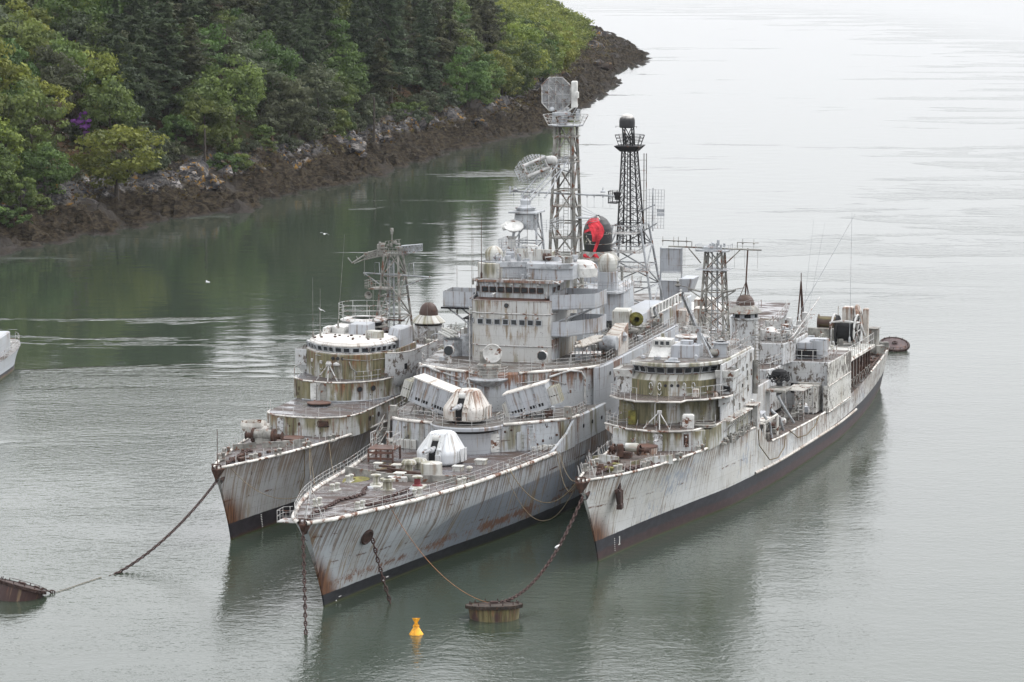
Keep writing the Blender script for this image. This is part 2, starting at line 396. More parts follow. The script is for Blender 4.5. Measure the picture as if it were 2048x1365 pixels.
def tag(o, label=None, cat=None, group=None, kind=None):
    for k, v in (('label', label), ('category', cat), ('group', group), ('kind', kind)):
        if v: o[k] = v
    return o
def empty(name, loc=(0, 0, 0), rz=0.0):
    o = bpy.data.objects.new(name, None); col.objects.link(o); o.location = loc; o.rotation_euler = (0, 0, rz); return o
def copy_tree(o, parent=None):
    c = o.copy(); col.objects.link(c); c.parent = parent
    for ch in list(o.children): copy_tree(ch, c)
    return c
def interp(tab, x):
    return float(np.interp(x, [t[0] for t in tab], [t[1] for t in tab]))
def smooth_tab(tab, x):
    xs = [t[0] for t in tab]; ys = [t[1] for t in tab]
    if x <= xs[0]: return ys[0]
    if x >= xs[-1]: return ys[-1]
    i = max(k for k in range(len(xs)) if xs[k] <= x); i = min(i, len(xs) - 2)
    h = xs[i + 1] - xs[i]; f = (x - xs[i]) / h
    def slope(k):
        if k == 0: return (ys[1] - ys[0]) / (xs[1] - xs[0])
        if k == len(xs) - 1: return (ys[-1] - ys[-2]) / (xs[-1] - xs[-2])
        a, b = (ys[k] - ys[k - 1]) / (xs[k] - xs[k - 1]), (ys[k + 1] - ys[k]) / (xs[k + 1] - xs[k])
        return 0 if a * b <= 0 else 2 * a * b / (a + b)
    m0, m1 = slope(i) * h, slope(i + 1) * h
    return (2*f**3 - 3*f**2 + 1) * ys[i] + (f**3 - 2*f**2 + f) * m0 + (-2*f**3 + 3*f**2) * ys[i + 1] + (f**3 - f**2) * m1
# ------------------------------------------------------------------ shore, water, woodland
SHORE = [(-420, 330), (-260, 440), (-150, 535), (-110, 578), (-88, 598), (-83, 612), (-72, 635), (-64, 660), (-57, 672), (-49.5, 677), (-49, 702), (-41, 718), (-30, 752),
         (-20, 800), (-9, 842), (-1.5, 868), (7, 895), (14, 922), (23, 1010), (33, 1100), (35, 1130), (33.5, 1165), (44, 1215), (50, 1262), (50, 1300), (46, 1400), (38, 1540), (10, 1640), (-60, 1760), (-200, 1900)]
def resample(P, step):
    P = np.array(P, float); d = np.r_[0, np.cumsum(np.hypot(*np.diff(P, axis=0).T))]
    t = np.arange(0, d[-1], step)
    q = np.stack([np.interp(t, d, P[:, 0]), np.interp(t, d, P[:, 1])], 1)
    k = np.array([1, 2, 3, 2, 1]) / 9
    for c in (0, 1): q[2:-2, c] = np.convolve(q[:, c], k, 'valid')
    return q, t
SQ, ST = resample(SHORE, 1.3)
TG = np.gradient(SQ, axis=0)
ks = np.ones(61) / 61
TG = np.stack([np.convolve(np.pad(TG[:, c], 30, 'edge'), ks, 'valid') for c in (0, 1)], 1)
TG /= np.linalg.norm(TG, axis=1)[:, None]
SN = np.stack([-TG[:, 1], TG[:, 0]], 1)          # inland side
def fb(x, y, z=0.0, o=4): return mnoise.fractal((x, y, z), 1.0, 2.0, o)
SLOPE_TAB = [(-14, -4), (-3, -0.9), (0, 0.0), (4, 0.9), (9, 2.4), (14, 3.9), (17, 5.6), (22, 8.6), (30, 13.0), (60, 33), (85, 45), (120, 50), (260, 52)]
def shore_point(i, v):
    """world position of the bank v metres inland of shoreline sample i."""
    x = SQ[i, 0] + SN[i, 0] * v; y = SQ[i, 1] + SN[i, 1] * v
    s = ST[i]
    far = min(1.0, max(0.0, (SQ[i, 1] - 1050) / 250.0))
    vv = v * (1.0 + 0.25 * fb(s * .02, 3.3)) if v > 0 else v
    z = interp(SLOPE_TAB, vv * (1 - 0.45 * far)) * (1 - 0.15 * far)
    a = min(1.0, max(0.0, (v + 3) / 6))
    if v > -4:
        rocky = 1.0 if v < 22 else 0.5
        q = Vector((x * .22 + z * .3, y * .09, z * .55))                      # beds dip along the shore
        dv = mnoise.voronoi(q + Vector((fb(x * .1, y * .1), 0, 0)))[0]; blk = (dv[1] - dv[0])
        d2 = mnoise.voronoi(Vector((x * .6, y * .28, z * 1.0)))[0]; blk2 = d2[1] - d2[0]
        lump = fb(x * .12, y * .12, 1.0, 4)
        z += a * rocky * (lump * 1.8 + min(.55, blk) * 3.4 + min(.45, blk2) * 1.5 - 1.3)
        ledge = max(0.0, fb(s * .035, 11.0, 0, 3) + .1) * max(0, 1 - abs(v - 15) / 7)
        z += ledge * 3.4 * min(1, v / 9)
        sw = (ST[i] * .16 + v * .11 + fb(x * .05, y * .05, 5) * 1.5) % 1.0                # tilted beds
        z += a * rocky * (sw ** 2 * 1.5 - .5) * max(0, 1 - abs(v - 10) / 14)
    return Vector((x, y, z))

t = NT('rocky bank and woodland floor'); wp = t.node("ShaderNodeNewGeometry").outputs['Position']; z = t.xyz(wp)[2]
n1 = t.noise(wp, .22, 6, .65); n2 = t.noise(t.scale(wp, (1, .5, 2.4), (0, 0, 0), (0.3, 0.7, 0.4)), .9, 6, .7); n3 = t.noise(wp, .06, 4, .6)
zz = t.math('ADD', z, t.math('MULTIPLY', t.math('SUBTRACT', n1, .5), 6.0))
weed = t.mix(t.step(n2, .38, .62), (0.011, 0.009, 0.007), (0.050, 0.039, 0.025))
weed = t.mix(t.step(n3, .55, .68), weed, (0.045, 0.04, 0.036))
rock = t.mix(t.step(n2, .36, .58), (0.022, 0.023, 0.028), (0.10, 0.095, 0.092))
rock = t.mix(t.math('MULTIPLY', t.step(n1, .55, .64), t.step(n2, .47, .53)), rock, (0.33, 0.31, 0.30))
rock = t.mix(t.step(t.noise(t.scale(wp, (.35, .35, .6), (4, 9, 1)), 1, 5, .7), .58, .65), rock, (0.24, 0.13, 0.02))
soil = t.mix(t.step(n2, .4, .62), (0.024, 0.020, 0.012), (0.075, 0.042, 0.023))
soil = t.mix(t.step(n1, .44, .58), soil, (0.026, 0.034, 0.012))
c = t.mix(t.math('MULTIPLY', t.step(zz, 4.3, 5.6), t.step(t.noise(wp, .04, 3, .6), .40, .50)), weed, rock); c = t.mix(t.step(zz, 7.4, 9.0), c, soil)
c = t.mix(t.step(z, .1, .5, 1, 0), c, (0.035, 0.03, 0.027))
t.bump(t.math('ADD', n2, t.math('MULTIPLY', n1, 1.5)), 1.0, 0.7)
M['bank'] = t.fin(c, .95, 0, .06)
VS = list(np.r_[-14, -8, -5, np.arange(-3, 26, 0.75), np.arange(26, 50, 2), np.arange(50, 120, 6), 150, 200, 260])
b = MB()
rows = [[shore_point(i, v) for v in VS] for i in range(0, len(SQ))]
b.grid(rows, None, 0, False)
hill = b.build('hillside', ['bank']); tag(hill, 'rocky wooded bank rising from the brown weed covered shore', kind='structure')

# water sheet, with a wind roughness that dies away in the lee of the bank
xs = np.r_[-6000, -2500, -900, -500, np.arange(-300, 330, 6), 500, 900, 2500, 6000]
ys = np.r_[-500, 60, 180, np.arange(230, 1000, 6), np.arange(1000, 1600, 25), 2000, 3000, 6000, 9000]
X, Y = np.meshgrid(xs, ys)
pts = np.stack([X.ravel(), Y.ravel()], 1)
dist = np.full(len(pts), 1e9)
for q in SQ[::3]: dist = np.minimum(dist, np.hypot(pts[:, 0] - q[0], pts[:, 1] - q[1]))
b = MB(); b.grid([[(x, y, 0.0) for x in xs] for y in ys], None, 0, True)
t = NT('estuary water'); wp = t.node("ShaderNodeNewGeometry").outputs['Position']
lee = t.attr('wind')[2]
warp = t.noise(t.scale(wp, (.010, .016, 1)), 1, 5, .6)
warp2 = t.noise(t.scale(wp, (.014, .040, 1), (3, 1, 0), (0, 0, .12)), 1, 6, .68, .4)
g = t.math('ADD', t.math('MULTIPLY_ADD', lee, .62, .13), t.math('MULTIPLY', t.math('SUBTRACT', warp, .5), 0.7))
g = t.math('ADD', g, t.math('MULTIPLY', t.math('SUBTRACT', warp2, .5), 2.3))
g = t.step(g, .41, .53)
slick = t.noise(t.scale(wp, (.03, .075, 1), (7, 2, 0), (0, 0, .35)), 1, 5, .62)
g2 = t.math('MULTIPLY', g, t.step(slick, .30, .62, .45, 1.0))
w1 = t.noise(t.scale(wp, (0.75, 0.95, 1), (0, 0, 0), (0, 0, .3)), 1, 3, .6)
w2 = t.noise(t.scale(wp, (2.6, 2.2, 1), (0, 0, 0), (0, 0, -.4)), 1, 2, .6)
w3 = t.noise(t.scale(wp, (.16, .2, 1)), 1, 2, .5)
h = t.math('ADD', t.math('MULTIPLY', w1, .6), t.math('MULTIPLY', w2, .22))
amp = t.math('ADD', t.math('MULTIPLY', g2, t.step(lee, .5, 1.15, .40, .105)), 0.012)
h = t.math('ADD', t.math('MULTIPLY', h, amp), t.math('MULTIPLY', w3, 0.05))
t.bump(h, 1.0, 1.0)
cc = t.mix(t.noise(t.scale(wp, (.02, .03, 1)), 1, 4), (0.022, 0.033, 0.024), (0.038, 0.049, 0.034))
t.b.inputs['IOR'].default_value = 1.333
M['water'] = t.fin(cc, 0.06, 0, .5)
water = b.build('water', ['water']); tag(water, 'grey green estuary water with wind ripples', kind='structure')
at = water.data.attributes.new('wind', 'FLOAT', 'POINT')
at.data.foreach_set('value', np.clip((dist - 72) / 115, 0, 1.4).astype(np.float32))

# leaves
def leafmat(name, dark, light, hue=0.06):
    t = NT(name); tint = t.attr('tint')[2]
    rnd = t.node("ShaderNodeObjectInfo").outputs['Random']
    c = t.mix(tint, dark, light)
    h = t.node("ShaderNodeHueSaturation"); t.link(c, h.inputs['Color'])
    t.link(t.math('ADD', t.math('MULTIPLY', rnd, hue), .5 - hue / 2), h.inputs['Hue'])
    t.link(t.math('ADD', t.math('MULTIPLY', t.math('FRACT', t.math('MULTIPLY', rnd, 7.31)), .5), .75), h.inputs['Value'])
    tr = t.node("ShaderNodeBsdfTranslucent"); t.link(h.outputs[0], tr.inputs[0])
    ms = t.node("ShaderNodeMixShader"); ms.inputs[0].default_value = .36
    o = t.n["Material Output"]; t.fin(h.outputs[0], .6, 0, .25)
    t.link(t.b.outputs[0], ms.inputs[1]); t.link(tr.outputs[0], ms.inputs[2]); t.link(ms.outputs[0], o.inputs[0])
    return t.m
M['leaf_green'] = leafmat('fresh oak leaves', (0.045, 0.072, 0.022), (0.14, 0.195, 0.050))
M['leaf_yellow'] = leafmat('yellow green leaves', (0.075, 0.098, 0.020), (0.235, 0.255, 0.048))
M['leaf_grey'] = leafmat('grey evergreen leaves', (0.045, 0.056, 0.032), (0.110, 0.130, 0.070))
M['leaf_brown'] = leafmat('brown budding twigs', (0.035, 0.025, 0.018), (0.095, 0.068, 0.042))
M['needle'] = leafmat('dark pine needles', (0.032, 0.048, 0.024), (0.082, 0.110, 0.052), .03)
M['needle_warm'] = leafmat('olive pine needles', (0.036, 0.042, 0.020), (0.095, 0.102, 0.045), .03)
M['blossom'] = leafmat('purple rhododendron blossom', (0.10, 0.03, 0.16), (0.30, 0.10, 0.42), .02)
M['bark'] = plain('tree bark', (0.055, 0.045, 0.036), .9, 0, .4)

class Leaves(MB):
    def __init__(s): super().__init__(); s.tint = []
    def leaf(s, c, nrm, size, tint, asp=1.0):
        nrm = nrm.normalized() if nrm.length > 1e-6 else Vector((0, 0, 1))
        a = nrm.orthogonal().normalized(); a.rotate(Matrix.Rotation(random.uniform(0, 6.28), 3, nrm)); bq = nrm.cross(a)
        i = len(s.v); k = random.uniform(.7, 1.15)
        for (p, q) in ((-1, -.25), (-.1, -.8), (1, .1), (.15, .85)): s.v.append(tuple(c + a * p * size * asp * k + bq * q * size * k))
        s.f.append((i, i + 1, i + 2, i + 3)); s.uv.append([(0, 0)] * 4); s.mi.append(0); s.sm.append(False); s.tint += [tint] * 4
    def build(s, name, mats, parent=None):
        o = super().build(name, mats, parent, False)
        a = o.data.attributes.new('tint', 'FLOAT', 'POINT'); a.data.foreach_set('value', np.array(s.tint, np.float32)); return o
def rv():
    while True:
        v = Vector((random.uniform(-1, 1), random.uniform(-1, 1), random.uniform(-1, 1)))
        if 0.05 < v.length < 1: return v
def broad_crown(R=5.0, H=9.5, z0=0.3, nb=70, nl=62, ls=.25):
    L = Leaves(); ax = random.uniform(.8, 1.15)
    for k in range(nb):
        d = rv().normalized()
        rr = random.uniform(.45, 1.0) ** .5 * (1 + .28 * fb(d.x * 1.6 + k * .01, d.y * 1.6 + nb, d.z * 1.6))
        wide = 1.0 if d.z > -.3 else .86
        c = Vector((d.x * R * rr * .84 * wide * ax, d.y * R * rr * .84 * wide / ax, z0 + H * .5 + d.z * H * .46 * rr))
        br = R * random.uniform(.15, .32); bt = random.uniform(.12, .82)
        for j in range(int(nl * (br / R / .24) ** 1.3)):
            n = rv().normalized(); n.z = n.z * .8 + .22
            p = c + Vector((n.x, n.y, n.z * .62)) * br * random.uniform(.55, 1.12)
            L.leaf(p, n + rv() * .9, ls * random.uniform(.65, 1.35), min(1, max(0, bt + random.uniform(-.2, .2))))
    return L
def pine_crown(H=15.0, R=4.2, base=.22, layers=22, warm=False):
    L = Leaves(); bend = random.uniform(0, 6.28)
    for k in range(layers):
        f = k / (layers - 1); z = H * (base + (1 - base) * f)
        rad = R * ((1 - f) ** .7 * .9 + .1) * random.uniform(.62, 1.15) + .2
        if base > .1 and random.random() < .12: rad *= .5
        for j in range(max(4, int(8 - 3 * f))):
            a = random.uniform(0, 6.28); rl = rad * random.uniform(.45, 1.12); bt = random.uniform(.1, .85); rise = random.uniform(-.25, .12)
            nq = max(3, int(rl * 4.6))
            for q in range(nq):
                tq = (q + .6) / nq; rr = rl * tq
                for w_ in range(8):
                    off = random.uniform(-1, 1) * (.24 + .26 * rad * .4) * (1.05 - .6 * tq)
                    c = Vector((math.cos(a) * rr - math.sin(a) * off, math.sin(a) * rr + math.cos(a) * off, z + rise * rr + random.uniform(-.3, .22)))
                    L.leaf(c, Vector((math.cos(a) * .3, math.sin(a) * .3, 1)) + rv() * .9, random.uniform(.10, .20), min(1, max(0, bt + random.uniform(-.25, .25))), 1.8)
    return L
def trunk(H, r0, lean=.4, limbs=5, lo=.35):
    b = MB(); p = Vector((0, 0, -1.2)); pts = [p]
    for k in range(5): pts.append(Vector((random.uniform(-lean, lean) * .4 * (k + 1) / 3, random.uniform(-lean, lean) * .4 * (k + 1) / 3, H * (k + 1) / 5)))
    for k in range(5): b.tube(pts[k], pts[k + 1], r0 * (1 - k * .17), 6, r0 * (1 - (k + 1) * .17))
    for j in range(limbs):
        f = random.uniform(lo, .9); q = pts[0].lerp(pts[-1], f); a = random.uniform(0, 6.28); l = H * .28 * random.uniform(.6, 1.1)
        b.tube(q, q + Vector((math.cos(a) * l, math.sin(a) * l, l * .55)), r0 * .36, 4, r0 * .1)
    return b
PROTO = {}
def proto(kind, n, crown, trk, mat, nm):
    PROTO[kind] = []
    for k in range(n):
        random.seed(hash((kind, k)) % 1 + sum(map(ord, kind)) * 13 + k)
        e = empty(nm); crown().build('crown', [mat], e); trk().build('trunk', ['bark'], e)
        PROTO[kind].append(e)
B_ = lambda: broad_crown(random.uniform(4.4, 5.6), random.uniform(8.5, 11.0))
T_ = lambda: trunk(6.5, .32)
proto('green', 5, B_, T_, 'leaf_green', 'oak_tree')
proto('yellow', 4, B_, T_, 'leaf_yellow', 'oak_tree')
proto('grey', 3, B_, T_, 'leaf_grey', 'evergreen_oak')
proto('brown', 2, lambda: broad_crown(3.8, 7, .6, 44, 46, .2), T_, 'leaf_brown', 'bare_tree')
proto('pine', 4, lambda: pine_crown(random.uniform(15, 19), random.uniform(4.2, 5.2), random.uniform(.1, .22)), lambda: trunk(14, .34, .25, 4, .2), 'needle', 'pine_tree')
proto('warm', 3, lambda: pine_crown(random.uniform(12, 15), random.uniform(4.4, 5.4), random.uniform(.12, .24), 17), lambda: trunk(11.5, .32, .3, 4, .2), 'needle_warm', 'pine_tree')
proto('shrub', 3, lambda: broad_crown(2.8, 3.8, -.2, 34, 50, .2), lambda: trunk(1.8, .14), 'leaf_green', 'shrub')
proto('dshrub', 2, lambda: broad_crown(2.8, 3.4, -.2, 34, 50, .2), lambda: trunk(1.8, .14), 'leaf_grey', 'shrub')
proto('bloom', 1, lambda: broad_crown(1.5, 3.8, .2, 20, 40, .17), lambda: trunk(1.8, .1), 'blossom', 'flowering_shrub')
LBL = {
 'green': ('fresh green broadleaf tree', 'tree', 'green broadleaf trees'),
 'yellow': ('yellow green spring tree', 'tree', 'yellow green trees'),
 'grey': ('dull grey green evergreen tree', 'tree', 'grey evergreen trees'),
 'brown': ('brown leafless looking tree', 'tree', 'brown trees'),
 'pine': ('tall dark green pine', 'pine tree', 'dark pines'),
 'warm': ('olive coloured layered pine', 'pine tree', 'olive pines'),
 'shrub': ('bushy green shrub', 'shrub', 'green shrubs'),
 'dshrub': ('dull grey green shrub', 'shrub', 'dull green shrubs'),
 'bloom': ('shrub covered in purple blossom near the left edge', 'shrub', None)}
used = {}
def plant(kind, loc, sc, rz, label=None):
    k = random.randrange(len(PROTO[kind])); p = PROTO[kind][k]
    if (kind, k) not in used: used[(kind, k)] = 1; o = p
    else: o = copy_tree(p)
    o.location = loc; o.rotation_euler = (0, 0, rz)
    o.scale = (sc * random.uniform(.9, 1.12), sc * random.uniform(.9, 1.12), sc * random.uniform(.88, 1.15))
    l, c_, g_ = LBL[kind]; tag(o, label or l, c_, None if label else g_); return o
CF = Vector((0, math.cos(R_(7.5)), -math.sin(R_(7.5)))); CU = Vector((0, math.sin(R_(7.5)), math.cos(R_(7.5))))
def seen(p):
    q = p - Vector((0, 0, 64)); d_ = q.dot(CF); return q.x / d_ * 3.418, q.dot(CU) / d_ * 3.418, d_   # +-0.5 across
random.seed(21)
cands = []
for _ in range(40000):
    i = random.randrange(60, len(SQ) - 40); v = random.uniform(9.5, 80)
    cands.append((i, v))
cands.sort(key=lambda c: c[1] + random.uniform(0, 10))
grid_ = {}
ZONES = [(560, 'near the left edge'), (672, 'left of the tall pole'), (760, 'between the two poles'), (880, 'above the far rocks'), (1080, 'behind the big mast'), (9999, 'on the far point')]
TREES = []
for i, v in cands:
    p = shore_point(i, v)
    fx, fy, dd = seen(p + Vector((0, 0, 5)))
    if fx < -.55 or fx > .12 or fy > .355 or dd > 1560: continue
    px, py = 1024 + fx * 2048, 682 - fy * 2048
    near = SQ[i, 1] < 740
    if SQ[i, 1] > 1150 and v < 24: continue
    vmin = (10.5 if SQ[i, 1] < 662 else 22.0 if SQ[i, 1] < 712 else 15.5 if near else 17.0) + 3.0 * fb(ST[i] * .05, 40.0)
    if v < vmin: continue
    if dd < 705 and abs(px - 157) < 62 and 230 < py < 420: continue      # leaves the purple shrub in view
    r = random.random(); low = v < vmin + 5
    if px < 235: kind = 'green' if r < .55 else 'yellow' if r < .75 else 'grey' if r < .92 else 'brown'
    elif px < 395: kind = ('pine' if r < .75 else 'warm') if py < 300 else ('grey' if r < .45 else 'green')
    elif px < 540: kind = 'grey' if r < .36 else 'green' if r < .72 else 'brown' if r < .8 else 'warm'
    elif px < 640: kind = 'pine' if r < .9 else 'grey'
    elif px < 705: kind = 'green' if py > 90 and r < .8 else 'pine'
    elif px < 885: kind = 'pine' if r < .66 else 'warm'
    elif px < 985: kind = ('warm' if r < .55 else 'green') if py > 90 else ('green' if r < .6 else 'pine')
    else: kind = 'yellow' if r < .55 else 'green'
    if low and kind in ('green', 'grey', 'brown', 'pine', 'warm') and (r < .5 or kind in ('pine', 'warm')) and px < 985: kind = 'shrub' if kind == 'green' or r < .25 else 'dshrub'
    if px < 130 and py < 60: kind = 'dshrub' if r < .7 else 'shrub'
    sp = {'pine': 6.6, 'warm': 7.0, 'shrub': 4.4, 'dshrub': 4.4}.get(kind, 6.9) * (1 + max(0, dd - 780) / 1500)
    cell = (int(p.x // 12), int(p.y // 12))
    if any((q.x - p.x) ** 2 + (q.y - p.y) ** 2 < ((sp + s2) / 2) ** 2 for a in (-1, 0, 1) for b_ in (-1, 0, 1) for (q, s2) in grid_.get((cell[0] + a, cell[1] + b_), ())): continue
    grid_.setdefault(cell, []).append((p, sp))
    TREES.append((dd, kind, p, v - vmin, i))
TREES.sort(key=lambda a: a[0] + a[3] * 3)
print('trees', len(TREES))
for k, (dd, kind, p, up, i) in enumerate(TREES[:296]):
    zone = next(n for y, n in ZONES if SQ[i, 1] < y); tier = 'low down by the rocks' if up < 9 else 'half way up the slope' if up < 28 else 'high on the slope'
    l, c_, g_ = LBL[kind]
    o = plant(kind, p, random.uniform(.85, 1.25) * {'pine': 1.36, 'warm': 1.34, 'shrub': 1.15, 'dshrub': 1.15}.get(kind, 1.18) * (1 + max(0, dd - 850) / 2600), random.uniform(0, 6.28), f'{l} {zone}, {tier}')
    o['group'] = f'{g_} {zone}, {tier}'
# what lies beyond the three hundred nearest reads as one mass
mass = [x for x in TREES[296:]]
if mass:
    L = Leaves(); random.seed(9)
    for dd, kind, p, up, i in mass:
        sc = random.uniform(1.0, 1.4); R, H = (4.2, 17) if kind in ('pine', 'warm') else (5.6, 10.5)
        tn = random.random() * .5
        for q in range(20):
            d = rv().normalized(); f = random.uniform(.5, 1.0); w_ = (1 - max(0, d.z) * (.75 if H > 12 else .1))
            cc = p + Vector((d.x * R * f * w_, d.y * R * f * w_, H * .48 + d.z * H * .46)); br = R * random.uniform(.22, .42); bt = tn + random.uniform(-.25, .6)
            for j in range(34):
                n = rv().normalized(); n.z = n.z * .8 + .2; L.leaf(cc + Vector((n.x, n.y, n.z * .7)) * br * random.uniform(.6, 1.1), n + rv() * .9, random.uniform(.26, .5), min(1, max(0, bt + random.uniform(-.2, .2))))
    o = L.build('far_woodland', ['leaf_yellow']); tag(o, 'far off treetops of the wood beyond the nearer trees', 'woodland', kind='stuff')
bp = Vector((-84, 668, 0))
def ground_z(x, y):
    i = int(np.argmin(np.hypot(SQ[:, 0] - x, SQ[:, 1] - y))); v = float((np.array([x, y]) - SQ[i]) @ SN[i])
    return shore_point(i, max(-3, v)).z
plant('bloom', Vector((-84.4, 686, ground_z(-84.4, 686) + .2)), 1.75, .4)
for q_ in ((-86.5, 684), (-82.6, 685)): plant('dshrub', Vector((*q_, ground_z(*q_))), .95, q_[0], 'dull shrub pressed against the purple blossom near the left edge')['group'] = 'shrubs beside the purple blossom'
for kind in list(PROTO):
    for k, p in enumerate(PROTO[kind]):
        if (kind, k) not in used:
            for ch in list(p.children): bpy.data.objects.remove(ch)
            bpy.data.objects.remove(p)

# undergrowth between the trees: nobody could count it
L = Leaves()
random.seed(5)
for _ in range(9000):
    i = random.randrange(60, len(SQ) - 40); v = 12 + 70 * random.random() ** 1.6
    p = shore_point(i, v); f = seen(p)
    if f[0] < -.55 or f[0] > .13 or f[1] > .36: continue
    tn = random.random()
    for k in range(6):
        L.leaf(p + Vector((random.uniform(-1.1, 1.1), random.uniform(-1.1, 1.1), random.uniform(.1, 1.0))), rv() + Vector((0, 0, .7)), random.uniform(.22, .5), min(1, tn + random.uniform(-.2, .2)))
M['bracken'] = leafmat('bracken and heather', (0.040, 0.022, 0.012), (0.085, 0.072, 0.025), 0)
o = L.build('undergrowth', ['bracken']); tag(o, 'red brown bracken and brambles between the trees', 'undergrowth', kind='stuff')

# separate rocks along the bank
t = NT('lichen covered shore rock'); ob = t.coord('Object'); wp = t.node("ShaderNodeNewGeometry").outputs['Position']
n1 = t.noise(t.scale(ob, (1, 1, 3.5), (0, 0, 0), (.5, .3, 0)), .9, 7, .72); n2 = t.noise(wp, .5, 5, .65); n3 = t.noise(wp, .9, 4, .6)
c = t.mix(t.step(n1, .40, .62), (0.022, 0.022, 0.025), (0.11, 0.102, 0.096)); c = t.mix(t.math('MULTIPLY', t.step(n2, .50, .58), t.step(n1, .46, .56)), c, (0.23, 0.215, 0.20))
c = t.mix(t.math('MULTIPLY', t.step(n3, .56, .63), .85), c, (0.23, 0.125, 0.02)); c = t.mix(t.step(t.xyz(wp)[2], 2.2, 3.6, 1, 0), c, (0.03, 0.022, 0.017))
t.bump(n1, 1.0, .35); M['shorerock'] = t.fin(c, .95, 0, .08)
def rock_mesh(seed):
    rd = random.Random(seed); bm = bmesh.new(); bmesh.ops.create_icosphere(bm, subdivisions=3, radius=1)
    planes = [(Vector((rd.uniform(-1, 1), rd.uniform(-1, 1), rd.uniform(-.6, 1))).normalized(), rd.uniform(.45, .8)) for _ in range(11)]
    for vtx in bm.verts:
        p = vtx.co.copy()
        for n, dd in planes:
            e = p.dot(n) - dd
            if e > 0: p -= n * e * .94
        p *= 1 + .12 * fb(p.x * 2 + seed, p.y * 2, p.z * 5); vtx.co = p
    b = MB(); 
    for f in bm.faces: b.face([v_.co for v_ in f.verts])
    bm.free(); return b
ROCKS = [rock_mesh(k).build('boulder', ['shorerock']) for k in range(5)]; rused = set()
def rock(k, loc, sc, rot, label, group=None, name='boulder', cat='rock'):
    o = ROCKS[k] if k not in rused else ROCKS[k].copy()
    if k in rused: col.objects.link(o)
    rused.add(k); o.location = loc; o.scale = sc; o.rotation_euler = rot; o.name = name; tag(o, label, cat, group)
random.seed(77)
rock(0, (-63.8, 706.5, 5.8), (3.2, 2.6, 3.6), (.3, .75, .2), 'pale grey slab of rock leaning beside the tall wooden pole')
for (x, y, z, n, s_, zone) in ((-66.5, 699, 4.6, 9, 2.9, 'just left of the tall wooden pole'), (-59.5, 699, 2.4, 6, 2.4, 'on the low point below the tall wooden pole'), (-48, 741, 5.4, 5, 1.9, 'in the ledge right of the tall wooden pole'), (-37, 779.5, 5.0, 6, 2.5, 'below the short pole on the far shore'), (-30, 812, 4.8, 5, 2.5, 'in the yellow ledge right of the short pole'), (-23, 848, 5.0, 5, 2.2, 'above the far shore left of the big radar mast'), (-8, 878, 4.2, 5, 2.0, 'on the weedy shore close to the big radar mast'), (32.5, 1400, 2.5, 6, 4.2, 'at the wooded tip of the far point'), (31, 1290, 2.6, 6, 3.4, 'on the broad spit of the far point'), (-71.5, 683, 5.0, 6, 2.2, 'under the trees left of the pale slab'), (30, 1180, 2.0, 6, 2.6, 'along the near edge of the far spit')):
    for k in range(n):
        q = Vector((x + random.uniform(-1, 1) * s_ * 1.3, y + random.uniform(-1, 1) * s_ * 2.6, 0)); i = int(np.argmin(np.hypot(SQ[:, 0] - q.x, SQ[:, 1] - q.y))); v = float((np.array([q.x, q.y]) - SQ[i]) @ SN[i])
        q.z = shore_point(i, max(.5, v)).z + s_ * .12
        rock(random.randrange(5), q, (s_ * random.uniform(.5, 1.15), s_ * random.uniform(.6, 1.2), s_ * random.uniform(.4, .85)), (random.uniform(-.3, .3), random.uniform(.2, .7), random.uniform(0, 6.28)), 'angular lichen spotted rock ' + zone, 'rocks ' + zone)
for k, (dx, dz) in enumerate(((-3.2, .6), (-.4, -.2), (2.6, -1.0))):
    rock(k + 1, (-92.2 + dx, 731 - abs(dx) * .4, 29.0 + dz), (3.4, 3.0, 3.6), (.15, .12, .3 * k), 'tall grey cliff block on the slope near the top left corner', 'cliff blocks near the top left corner', 'cliff_block', 'rock')
for k in range(5):
    if k not in rused: bpy.data.objects.remove(ROCKS[k])

# two posts on the rocks
for (x, y, h, lb) in ((-62.2, 708, 10.4, 'tall bare wooden pole standing on the rock point beside pale boulders'), (-31.5, 800, 10.3, 'short bare wooden pole half hidden by a green tree above the far rocks')):
    b = MB(); zg = ground_z(x, y); b.tube((0, 0, -1.5), (0, 0, h), .26, 8, .2, 0, True); b.box((0.1, 0, h * .82), (.7, .12, .12))
    o = b.build('wooden_pole', ['bark']); o.location = (x, y, zg); tag(o, lb, 'pole')
